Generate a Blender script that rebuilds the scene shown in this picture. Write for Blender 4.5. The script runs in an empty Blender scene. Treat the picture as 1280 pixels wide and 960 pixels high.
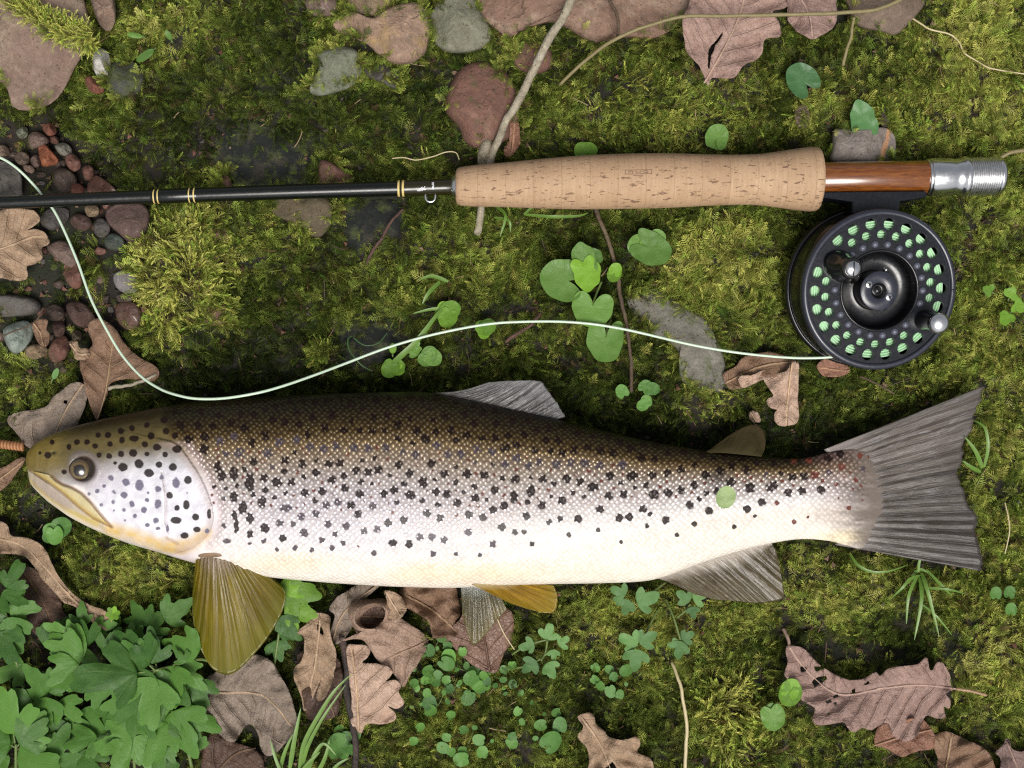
import bpy, math, random
import numpy as np
from mathutils import Vector, Matrix, Euler
from mathutils.geometry import delaunay_2d_cdt

sc = bpy.context.scene
COL = sc.collection
rng = np.random.default_rng(11)
random.seed(11)

# ------------------------------------------------------------------ camera, sky, sun, exposure
H = 0.60                      # camera height above the ground datum, metres
S = 0.48 / 1280.0             # metres per photo pixel on the datum
cam = bpy.data.cameras.new("camera")
cam.sensor_width = 36.0
cam.lens = 36.0 * H / 0.48
cam.clip_start = 0.01
cam.clip_end = 50.0
cam_ob = bpy.data.objects.new("camera", cam)
cam_ob.location = (0, 0, H)
COL.objects.link(cam_ob)
sc.camera = cam_ob

SUN_EL, SUN_AZ = math.radians(64), math.radians(172)     # soft daylight from the bottom of the picture
world = bpy.data.worlds.new("World")
sc.world = world
world.use_nodes = True
wn = world.node_tree
bg = wn.nodes["Background"]
sky = wn.nodes.new("ShaderNodeTexSky")
sky.sky_type = 'NISHITA'
sky.sun_disc = False
sky.sun_elevation = SUN_EL
sky.sun_rotation = SUN_AZ
sky.air_density = 1.0
sky.dust_density = 4.0
hs = wn.nodes.new("ShaderNodeHueSaturation")
hs.inputs['Saturation'].default_value = 0.30             # thin white cloud
wn.links.new(sky.outputs[0], hs.inputs['Color'])
wn.links.new(hs.outputs[0], bg.inputs['Color'])
bg.inputs['Strength'].default_value = 0.05
sun = bpy.data.lights.new("sun", 'SUN')
sun.energy = 1.5
sun.angle = math.radians(28)
sun.color = (1.0, 0.96, 0.90)
sun_ob = bpy.data.objects.new("sun", sun)
d = Vector((math.sin(SUN_AZ) * math.cos(SUN_EL), math.cos(SUN_AZ) * math.cos(SUN_EL), math.sin(SUN_EL)))
sun_ob.rotation_euler = d.to_track_quat('Z', 'Y').to_euler()
sun_ob.location = d * 2
COL.objects.link(sun_ob)
sc.view_settings.view_transform = 'Standard'
sc.view_settings.look = 'None'
sc.view_settings.gamma = 1.0
sc.view_settings.exposure = 1.08
sc.cycles.use_denoising = False
sc.cycles.denoising_prefilter = 'ACCURATE'
sc.cycles.use_adaptive_sampling = False
sc.cycles.max_bounces = 6
sc.cycles.transparent_max_bounces = 8
sc.cycles.filter_width = 1.25

# ------------------------------------------------------------------ helpers: coordinates and noise
def K(z):
    return S * (H - z) / H
def W(px, py, z):
    k = K(z)
    return Vector(((px - 640) * k, (480 - py) * k, z))
def Wn(px, py, z):
    px, py, z = np.broadcast_arrays(np.asarray(px, float), np.asarray(py, float), np.asarray(z, float))
    k = S * (H - z) / H
    return np.stack([(px - 640) * k, (480 - py) * k, z], -1)

def _h(i, j, s):
    n = (i.astype(np.int64) * 374761393 + j.astype(np.int64) * 668265263 + s * 974711) & 0xffffffff
    n = ((n ^ (n >> 13)) * 1274126177) & 0xffffffff
    n = n ^ (n >> 16)
    return (n & 0xffff) / 65535.0
def vnoise(x, y, s=0):
    x = np.asarray(x, float); y = np.asarray(y, float)
    xi = np.floor(x); yi = np.floor(y)
    u = x - xi; v = y - yi
    u = u * u * (3 - 2 * u); v = v * v * (3 - 2 * v)
    a = _h(xi, yi, s); b = _h(xi + 1, yi, s); c = _h(xi, yi + 1, s); e = _h(xi + 1, yi + 1, s)
    return (a * (1 - u) + b * u) * (1 - v) + (c * (1 - u) + e * u) * v
def fbm(x, y, o=4, s=0):
    r = 0; a = 0.5; t = 0
    for k in range(o):
        r = r + a * vnoise(np.asarray(x) * 2 ** k, np.asarray(y) * 2 ** k, s + k * 17); t += a; a *= 0.5
    return r / t
def sstep(a, b, x):
    t = np.clip((x - a) / (b - a), 0, 1)
    return t * t * (3 - 2 * t)
def lin(c):
    c = np.asarray(c, float) / 255.0
    return np.where(c <= 0.04045, c / 12.92, ((c + 0.055) / 1.055) ** 2.4)

def cr(pts, n=8, closed=False):
    """Catmull-Rom through points (any dimension)."""
    P = np.asarray(pts, float)
    N = len(P); out = []
    segs = N if closed else N - 1
    for i in range(segs):
        if closed:
            p0, p1, p2, p3 = P[(i - 1) % N], P[i], P[(i + 1) % N], P[(i + 2) % N]
        else:
            p0, p1, p2, p3 = P[max(i - 1, 0)], P[i], P[i + 1], P[min(i + 2, N - 1)]
        for k in range(n):
            t = k / n
            out.append(0.5 * ((2 * p1) + (-p0 + p2) * t + (2 * p0 - 5 * p1 + 4 * p2 - p3) * t * t + (-p0 + 3 * p1 - 3 * p2 + p3) * t ** 3))
    if not closed:
        out.append(P[-1])
    return np.array(out)
def resample(P, n, closed=False):
    P = np.asarray(P, float)
    if closed: P = np.vstack([P, P[:1]])
    L = np.concatenate([[0], np.cumsum(np.linalg.norm(np.diff(P, axis=0), axis=1))])
    t = np.linspace(0, L[-1], n, endpoint=not closed)
    return np.stack([np.interp(t, L, P[:, k]) for k in range(P.shape[1])], -1)
def plen(P):
    P = np.asarray(P, float)
    return np.linalg.norm(np.diff(P, axis=0), axis=1).sum()
def pip(px, py, poly):
    """points in polygon, vectorised"""
    px = np.asarray(px, float); py = np.asarray(py, float)
    poly = np.asarray(poly, float)
    inside = np.zeros(px.shape, bool)
    x0, y0 = poly.min(0); x1, y1 = poly.max(0)
    sel = (px >= x0) & (px <= x1) & (py >= y0) & (py <= y1)
    if not sel.any(): return inside
    X = px[sel]; Y = py[sel]; r = np.zeros(X.shape, bool)
    j = len(poly) - 1
    for i in range(len(poly)):
        xi, yi = poly[i]; xj, yj = poly[j]
        if yi != yj:
            c = ((yi > Y) != (yj > Y)) & (X < (xj - xi) * (Y - yi) / (yj - yi) + xi)
            r ^= c
        j = i
    inside[sel] = r
    return inside
def pdist(px, py, line, want_s=False):
    """distance to polyline, signed side (+ = left of travel in image coords), arc position"""
    px = np.asarray(px, float); py = np.asarray(py, float)
    line = np.asarray(line, float)
    best = np.full(px.shape, 1e9); side = np.zeros(px.shape); sp = np.zeros(px.shape)
    acc = 0.0
    for a, b in zip(line[:-1], line[1:]):
        dx, dy = b - a; L = math.hypot(dx, dy) + 1e-9
        t = np.clip(((px - a[0]) * dx + (py - a[1]) * dy) / (L * L), 0, 1)
        ex = px - (a[0] + t * dx); ey = py - (a[1] + t * dy)
        dd = np.hypot(ex, ey)
        m = dd < best
        best = np.where(m, dd, best)
        side = np.where(m, np.sign(dx * ey - dy * ex), side)
        sp = np.where(m, acc + t * L, sp)
        acc += L
    return (best, side, sp) if want_s else (best, side)

# ------------------------------------------------------------------ helpers: objects
def root_inv(o):
    m = Matrix.Identity(4)
    while o is not None:
        m = Matrix.LocRotScale(o.location, o.rotation_euler, o.scale) @ m
        o = o.parent
    return m.inverted()
def mesh(name, v, faces, mat=None, smooth=True, attrs=None):
    me = bpy.data.meshes.new(name)
    v = np.asarray(v, np.float32)
    if isinstance(faces, np.ndarray): faces = [faces]
    fl = [np.asarray(f, np.int32) for f in faces if len(f)]
    me.vertices.add(len(v)); me.vertices.foreach_set("co", v.ravel())
    li = np.concatenate([f.ravel() for f in fl])
    tot = np.concatenate([np.full(len(f), f.shape[1], np.int32) for f in fl])
    st = np.concatenate([[0], np.cumsum(tot)[:-1]]).astype(np.int32)
    me.loops.add(len(li)); me.loops.foreach_set("vertex_index", li)
    me.polygons.add(len(tot)); me.polygons.foreach_set("loop_start", st)
    me.polygons.foreach_set("use_smooth", np.full(len(tot), smooth, bool))
    me.update(calc_edges=True)
    me.validate()
    for k, a in (attrs or {}).items():
        a = np.asarray(a, np.float32)
        if a.ndim == 1:
            at = me.attributes.new(k, 'FLOAT', 'POINT'); at.data.foreach_set("value", a)
        else:
            if a.shape[1] == 3: a = np.concatenate([a, np.ones((len(a), 1), np.float32)], 1)
            at = me.attributes.new(k, 'FLOAT_COLOR', 'POINT'); at.data.foreach_set("color", a.ravel())
    if mat is not None: me.materials.append(mat)
    return me
def tag(o, label=None, cat=None, group=None, kind=None):
    if label: o['label'] = label
    if cat: o['category'] = cat
    if group: o['group'] = group
    if kind: o['kind'] = kind
    return o
def thing(name, loc, label, cat, group=None, rot=(0, 0, 0)):
    o = bpy.data.objects.new(name, None)
    o.empty_display_size = 0.005
    o.location = loc; o.rotation_euler = rot
    COL.objects.link(o)
    return tag(o, label, cat, group)
def part(name, v, faces, mat, root, smooth=True, attrs=None, label=None, local=False):
    v = np.asarray(v, float)
    if root is not None and not local:
        m = np.array(root_inv(root))
        v = v @ m[:3, :3].T + m[:3, 3]
    o = bpy.data.objects.new(name, mesh(name, v, faces, mat, smooth, attrs))
    o.parent = root
    COL.objects.link(o)
    if label: o['label'] = label
    return o
def solo(name, v, faces, mat, label=None, cat=None, group=None, kind=None, smooth=True, attrs=None, center=True):
    v = np.asarray(v, float)
    c = (v.min(0) + v.max(0)) / 2 if center else np.zeros(3)
    if center: c[2] = v[:, 2].min()
    o = bpy.data.objects.new(name, mesh(name, v - c, faces, mat, smooth, attrs))
    o.location = c
    COL.objects.link(o)
    return tag(o, label, cat, group, kind)
def face_up(v, faces):
    """wind an open sheet so that it faces up"""
    v = np.asarray(v, float); t = 0.0
    for f in faces:
        f = np.asarray(f); a, b, c = v[f[:, 0]], v[f[:, 1]], v[f[:, 2]]
        t += np.cross(b - a, c - a)[:, 2].sum()
    return [np.asarray(f)[:, ::-1] for f in faces] if t < 0 else faces
class MB:
    """collects pieces for one mesh"""
    def __init__(s): s.v = []; s.f = {}; s.a = {}; s.n = 0
    def add(self, v, faces, **attrs):
        s_ = self
        v = np.asarray(v, float)
        for f in (faces if isinstance(faces, (list, tuple)) else [faces]):
            f = np.asarray(f, int)
            if len(f): s_.f.setdefault(f.shape[1], []).append(f + s_.n)
        for k, a in attrs.items():
            a = np.asarray(a, float)
            if a.ndim == 0: a = np.full(len(v), float(a))
            s_.a.setdefault(k, []).append(a)
        s_.v.append(v); s_.n += len(v)
        return s_
    def data(s):
        return np.concatenate(s.v), [np.concatenate(x) for x in s.f.values()], {k: np.concatenate(a) for k, a in s.a.items()}
    def part(s, name, mat, root, **kw):
        v, f, a = s.data(); return part(name, v, f, mat, root, attrs=a, **kw)
    def solo(s, name, mat, *a_, **kw):
        v, f, a = s.data(); return solo(name, v, f, mat, *a_, attrs=a, **kw)
def grid_faces(nr, nc, wrap=False):
    i = np.arange(nr - 1)[:, None]; j = np.arange(nc if wrap else nc - 1)[None, :]
    j2 = (j + 1) % nc
    return np.stack([i * nc + j, i * nc + j2, (i + 1) * nc + j2, (i + 1) * nc + j], -1).reshape(-1, 4)
def tube(P, R, seg=8, jag=0.0, cap=True):
    """round tube along world points P with radii R"""
    P = np.asarray(P, float); n = len(P)
    R = np.broadcast_to(np.asarray(R, float), (n,))
    T = np.gradient(P, axis=0); T /= np.linalg.norm(T, axis=1)[:, None] + 1e-12
    up = np.array([0, 0, 1.0]); A = np.cross(T, up); nn = np.linalg.norm(A, axis=1)
    A[nn < 1e-3] = (1, 0, 0); A /= np.linalg.norm(A, axis=1)[:, None]
    B = np.cross(A, T)
    th = np.linspace(0, 2 * np.pi, seg, endpoint=False)
    rr = R[:, None] * (1 + jag * (rng.random((n, seg)) - 0.5)) if jag else np.repeat(R[:, None], seg, 1)
    v = P[:, None] + rr[..., None] * (np.cos(th)[None, :, None] * A[:, None] + np.sin(th)[None, :, None] * B[:, None])
    v = v.reshape(-1, 3); f = [grid_faces(n, seg, True)]
    if cap:
        v = np.vstack([v, P[0], P[-1]])
        j = np.arange(seg); j2 = (j + 1) % seg
        f.append(np.vstack([np.stack([j2, j, np.full(seg, n * seg)], -1), np.stack([(n - 1) * seg + j, (n - 1) * seg + j2, np.full(seg, n * seg + 1)], -1)]))
    return v, f
def rev(axis, prof, seg=48, a0=0, a1=2 * np.pi):
    """surface of revolution about local Z: prof = [(r, z)]; returned as rings"""
    pr = np.asarray(prof, float)
    th = np.linspace(a0, a1, seg, endpoint=False)
    v = np.stack([pr[:, 0:1] * np.cos(th), pr[:, 0:1] * np.sin(th), np.repeat(pr[:, 1:2], seg, 1)], -1)
    v = v + np.asarray(axis, float)
    return v.reshape(-1, 3), grid_faces(len(pr), seg, True)
def box(c, s):
    c = np.asarray(c, float); s = np.asarray(s, float) / 2
    v = np.array([[x, y, z] for x in (-1, 1) for y in (-1, 1) for z in (-1, 1)]) * s + c
    f = np.array([[0, 1, 3, 2], [4, 6, 7, 5], [0, 4, 5, 1], [2, 3, 7, 6], [0, 2, 6, 4], [1, 5, 7, 3]])
    return v, f
def prism(poly, z0, z1, bev=0.0):
    """extruded world-xy polygon (counter-clockwise), bevelled top edge"""
    P = np.asarray(poly, float); n = len(P)
    a = 0.5 * np.sum(P[:, 0] * np.roll(P[:, 1], -1) - np.roll(P[:, 0], -1) * P[:, 1])
    if a < 0: P = P[::-1]
    c = P.mean(0)
    ins = P + (c - P) / (np.linalg.norm(c - P, axis=1)[:, None] + 1e-9) * bev
    v = np.vstack([np.c_[P, np.full(n, z0)], np.c_[P, np.full(n, z1 - bev)], np.c_[ins, np.full(n, z1)], [[*c, z1]]])
    f4 = grid_faces(3, n, True); j = np.arange(n)
    f3 = np.stack([2 * n + j, 2 * n + (j + 1) % n, np.full(n, 3 * n)], -1)
    return v, [f4, f3]
# ------------------------------------------------------------------ materials
class N:
    def __init__(s, name):
        s.m = bpy.data.materials.new(name); s.m.use_nodes = True
        s.t = s.m.node_tree; s.p = s.t.nodes["Principled BSDF"]
    def n(s, typ, **kw):
        x = s.t.nodes.new("ShaderNode" + typ)
        for k, v in kw.items(): setattr(x, k, v)
        return x
    def link(s, a, b): s.t.links.new(a, b)
    def put(s, sock, v):
        if hasattr(v, 'is_linked') or isinstance(v, bpy.types.NodeSocket): s.link(v, sock)
        elif isinstance(v, (tuple, list, np.ndarray)) and len(v) == 3 and sock.type == 'RGBA': sock.default_value = (*v, 1)
        else: sock.default_value = v
    def attr(s, name, typ='GEOMETRY'):
        x = s.n("Attribute"); x.attribute_name = name; x.attribute_type = typ; return x
    def obj(s): return s.n("TexCoord").outputs['Object']
    def mapping(s, vec, scale=(1, 1, 1), rot=(0, 0, 0)):
        x = s.n("Mapping"); s.link(vec, x.inputs[0]); x.inputs['Scale'].default_value = scale; x.inputs['Rotation'].default_value = rot
        return x.outputs[0]
    def noise(s, scale, detail=4, rough=0.6, vec=None, dist=0.0):
        x = s.n("TexNoise"); x.inputs['Scale'].default_value = scale; x.inputs['Detail'].default_value = detail
        x.inputs['Roughness'].default_value = rough; x.inputs['Distortion'].default_value = dist
        s.link(vec if vec is not None else s.obj(), x.inputs['Vector']); return x.outputs['Fac']
    def voro(s, scale, vec=None, rnd=1.0, feature='F1', out='Distance', dim='3D'):
        x = s.n("TexVoronoi", feature=feature, voronoi_dimensions=dim); x.inputs['Scale'].default_value = scale; x.inputs['Randomness'].default_value = rnd
        s.link(vec if vec is not None else s.obj(), x.inputs['Vector']); return x.outputs[out]
    def ramp(s, fac, stops):
        x = s.n("ValToRGB"); e = x.color_ramp.elements
        while len(e) < len(stops): e.new(0.5)
        for el, (p, c) in zip(e, stops):
            el.position = p; el.color = (*c, 1) if not np.isscalar(c) else (c, c, c, 1)
        s.link(fac, x.inputs[0]); return x.outputs[0]
    def math(s, op, a, b=0.0, c=0.0, clamp=False):
        x = s.n("Math", operation=op, use_clamp=clamp)
        for i, v in enumerate((a, b, c)): s.put(x.inputs[i], v)
        return x.outputs[0]
    def mr(s, v, a, b, c=0.0, d=1.0):
        x = s.n("MapRange"); s.link(v, x.inputs[0])
        for i, q in enumerate((a, b, c, d)): s.put(x.inputs[1 + i], q)
        return x.outputs[0]
    def mix(s, fac, a, b, mode='MIX'):
        x = s.n("Mix", data_type='RGBA', blend_type=mode)
        s.put(x.inputs[0], fac); s.put(x.inputs[6], a); s.put(x.inputs[7], b); return x.outputs[2]
    def bump(s, h, strength=0.5, dist=0.001):
        x = s.n("Bump"); x.inputs['Strength'].default_value = strength; x.inputs['Distance'].default_value = dist
        s.link(h, x.inputs['Height']); s.link(x.outputs[0], s.p.inputs['Normal']); return x
    def set(s, **kw):
        for k, v in kw.items(): s.put(s.p.inputs[k.replace('_', ' ')], v)
        return s
    def trans(s, col, fac):
        """thin-leaf translucency mixed in"""
        tr = s.n("BsdfTranslucent"); s.put(tr.inputs[0], col)
        mx = s.n("MixShader"); s.put(mx.inputs[0], fac)
        s.link(s.p.outputs[0], mx.inputs[1]); s.link(tr.outputs[0], mx.inputs[2])
        s.link(mx.outputs[0], s.t.nodes["Material Output"].inputs[0])

def m_plain(name, col, rough=0.5, metal=0.0, coat=0.0, var=0.12, vs=400, bump=0.0, bs=900, spec=0.5):
    m = N(name)
    f = m.noise(vs, 3)
    c = m.mix(f, tuple(np.array(col) * (1 - var)), tuple(np.clip(np.array(col) * (1 + var), 0, 1)))
    m.set(Base_Color=c, Metallic=metal, Coat_Weight=coat, Coat_Roughness=0.12)
    m.set(Roughness=m.mr(m.noise(vs * 1.7, 2), 0.3, 0.7, max(rough - 0.07, 0.02), rough + 0.07))
    m.p.inputs['Specular IOR Level'].default_value = spec
    if bump: m.bump(m.noise(bs, 4), bump, 0.0005)
    return m.m
def m_stone(name, c1, c2, c3=None, rough=0.75, speck=0.35, wet=0.0, moss=0.0, vein=None):
    m = N(name)
    o = m.obj()
    f = m.mr(m.noise(70, 6, 0.65, o, 0.6), 0.3, 0.7)
    c = m.mix(f, c1, c2)
    c = m.mix(m.mr(m.noise(240, 5, 0.7, o, 0.3), 0.38, 0.66, 0.55, 0.0), c, tuple(np.array(c2) * 0.62))
    c = m.mix(m.mr(m.noise(420, 4, 0.7, m.mapping(o, (1, 1, 1), (0.5, 0.2, 1.0))), 0.56, 0.7, 0.0, 0.4), c, tuple(np.minimum(np.array(c1) * 1.45, 0.8)))
    if c3 is not None:
        c = m.mix(m.mr(m.noise(45, 5, 0.6, m.mapping(o, (1, 1, 1), (0.4, 0.9, 0.3)), 1.0), 0.52, 0.66), c, c3)
    g = m.mr(m.noise(900, 3, 0.7, o), 0.35, 0.68)
    c = m.mix(m.math('MULTIPLY', m.math('SUBTRACT', 1.0, g), speck), c, tuple(np.array(c1) * 0.35))
    pits = m.mr(m.voro(330, o), 0.02, 0.16)
    c = m.mix(m.math('MULTIPLY', m.math('SUBTRACT', 1.0, pits), 0.6), c, tuple(np.array(c2) * 0.25))
    wv = m.n('VectorMath', operation='ADD'); m.link(o, wv.inputs[0]); nz = m.n('TexNoise'); nz.inputs['Scale'].default_value = 90; nz.inputs['Detail'].default_value = 4; m.link(o, nz.inputs['Vector'])
    sc2 = m.n('VectorMath', operation='SCALE'); m.link(nz.outputs['Color'], sc2.inputs[0]); sc2.inputs['Scale'].default_value = 0.012; m.link(sc2.outputs[0], wv.inputs[1])
    crack = m.mr(m.voro(75, wv.outputs[0], 1.0, 'DISTANCE_TO_EDGE'), 0.0, 0.028, 1.0, 0.0)
    crack = m.math('MULTIPLY', crack, m.mr(m.noise(60, 3, 0.6, m.mapping(o, (1, 1, 1), (1.1, 0.4, 0.2))), 0.60, 0.70))
    c = m.mix(m.math('MULTIPLY', crack, 0.45), c, tuple(np.array(c2) * 0.3))
    dirt = m.mr(m.noise(130, 6, 0.75, m.mapping(o, (1, 1, 1), (0.3, 1.4, 0.6)), 0.6), 0.50, 0.68, 0.0, 0.5)
    c = m.mix(dirt, c, (0.075, 0.062, 0.038))
    if vein is not None:
        ax = m.n("SeparateXYZ"); m.link(m.mapping(o, (1, 1, 1), (0, 0, vein[1])), ax.inputs[0])
        w = m.math('ADD', ax.outputs[0], m.math('MULTIPLY', m.math('SUBTRACT', m.noise(160, 3, 0.6, o), 0.5), 0.003))
        b = m.mr(m.math('ABSOLUTE', m.math('SUBTRACT', w, vein[2])), 0.0008, 0.0016, 1.0, 0.0)
        c = m.mix(m.math('MULTIPLY', b, 0.8), c, vein[0])
    if moss:
        gm = m.mr(m.noise(120, 5, 0.7, o), 0.62 - 0.2 * moss, 0.75 - 0.2 * moss)
        c = m.mix(m.math('MULTIPLY', gm, 0.75), c, (0.06, 0.075, 0.018))
    m.set(Base_Color=c, Roughness=m.mr(m.noise(150, 4, 0.6, o), 0.3, 0.7, rough - 0.12, min(rough + 0.12, 1)))
    if wet: m.set(Coat_Weight=m.mr(m.noise(90, 4, 0.6, o), 0.4, 0.62, 0.0, wet), Coat_Roughness=0.12)
    h = m.math('ADD', m.math('MULTIPLY', m.noise(380, 6, 0.65, o), 1.0), m.math('SUBTRACT', m.math('MULTIPLY', pits, 0.4), m.math('MULTIPLY', crack, 0.45)))
    m.bump(h, 0.9, 0.0014)
    return m.m
def m_dead(name, c1, c2, vein=(0.42, 0.33, 0.24), rough=0.6, spot=0.5, seed=0.0):
    """dry leaf: attributes s (along midrib, px), d (off midrib, px)"""
    m = N(name)
    o = m.obj()
    sh = m.n("VectorMath", operation='ADD'); m.link(o, sh.inputs[0]); sh.inputs[1].default_value = (seed, seed * 0.7, 0); o2 = sh.outputs[0]
    f = m.mr(m.noise(75, 6, 0.62, o2, 0.4), 0.3, 0.72)
    c = m.mix(f, c1, c2)
    c = m.mix(m.mr(m.noise(190, 5, 0.7, m.mapping(o2, (1, 1, 1), (0.2, 0.3, 1.1)), 0.5), 0.42, 0.66, 0.5, 0.0), c, tuple(np.array(c1) * 0.62))
    c = m.mix(m.math('MULTIPLY', m.mr(m.noise(900, 3, 0.7, o2), 0.52, 0.75), 0.28), c, tuple(np.array(c2) * 1.35))
    c = m.mix(m.math('MULTIPLY', m.mr(m.noise(260, 4, 0.7, o2), 0.6, 0.74), spot), c, tuple(np.array(c1) * 0.35))
    s = m.attr('s').outputs['Fac']; dd = m.attr('d').outputs['Fac']
    ad = m.math('ABSOLUTE', dd)
    q = m.math('ADD', m.math('SUBTRACT', s, m.math('MULTIPLY', ad, 0.75)), m.math('MULTIPLY', m.noise(60, 2, 0.5, o2), 14.0))
    fr = m.math('ABSOLUTE', m.math('SUBTRACT', m.math('FRACT', m.math('DIVIDE', q, 21.0)), 0.5))
    side = m.mr(fr, 0.0, 0.05, 1.0, 0.0)
    mid = m.mr(ad, 0.8, 2.0, 1.0, 0.0)
    net = m.mr(m.voro(520, o2, 1.0, 'DISTANCE_TO_EDGE'), 0.0, 0.10, 1.0, 0.0)
    vv = m.math('MAXIMUM', m.math('MULTIPLY', side, 0.55), m.math('MAXIMUM', mid, m.math('MULTIPLY', net, 0.22)))
    c = m.mix(m.math('MULTIPLY', vv, 0.7), c, vein)
    m.set(Base_Color=c, Roughness=m.mr(f, 0, 1, rough - 0.1, rough + 0.12))
    h = m.math('ADD', m.math('MULTIPLY', vv, 0.9), m.math('ADD', m.math('MULTIPLY', m.noise(420, 4, 0.6, o2), 0.9), m.math('MULTIPLY', m.noise(140, 4, 0.6, o2, 0.8), 1.6)))
    m.bump(h, 0.9, 0.0009)
    m.trans(c, 0.12)
    return m.m
def m_green(name, c1, c2, vein, rough=0.45, trans=0.25, coat=0.0, nv=9.0):
    """green leaf: attributes ang, rad"""
    m = N(name)
    o = m.obj()
    r = m.attr('rad').outputs['Fac']; a = m.attr('ang').outputs['Fac']
    tone = m.attr('tone').outputs['Fac']
    f = m.mr(m.noise(160, 4, 0.6, o), 0.3, 0.7)
    c = m.mix(f, c1, c2)
    c = m.mix(tone, c, tuple(np.array(c2) * 1.5 + np.array((0.02, 0.03, 0.0))))
    fr = m.math('ABSOLUTE', m.math('SUBTRACT', m.math('FRACT', m.math('ADD', m.math('MULTIPLY', a, nv / 6.2832), m.math('MULTIPLY', m.noise(90, 2, 0.5, o), 0.35))), 0.5))
    w = m.math('DIVIDE', 0.022, m.math('ADD', r, 0.08))
    v = m.math('MULTIPLY', m.math('SUBTRACT', 1.0, m.math('DIVIDE', fr, w), clamp=True), m.mr(r, 0.15, 0.5))
    net = m.mr(m.voro(700, o, 1.0, 'DISTANCE_TO_EDGE'), 0.0, 0.12, 1.0, 0.0)
    vv = m.math('MAXIMUM', v, m.math('MULTIPLY', net, 0.3))
    c = m.mix(m.math('MULTIPLY', vv, 0.6), c, vein)
    m.set(Base_Color=c, Roughness=m.mr(m.noise(300, 3, 0.6, o), 0.3, 0.7, rough - 0.08, rough + 0.15), Coat_Weight=coat, Coat_Roughness=0.3)
    m.bump(m.math('ADD', m.math('MULTIPLY', vv, -0.3), m.math('MULTIPLY', m.noise(420, 4, 0.6, o), 0.9)), 0.6, 0.0005)
    m.p.inputs['Specular IOR Level'].default_value = 0.28
    m.trans(m.mix(0.5, c, (0.14, 0.24, 0.02)), trans)
    return m.m
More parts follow.
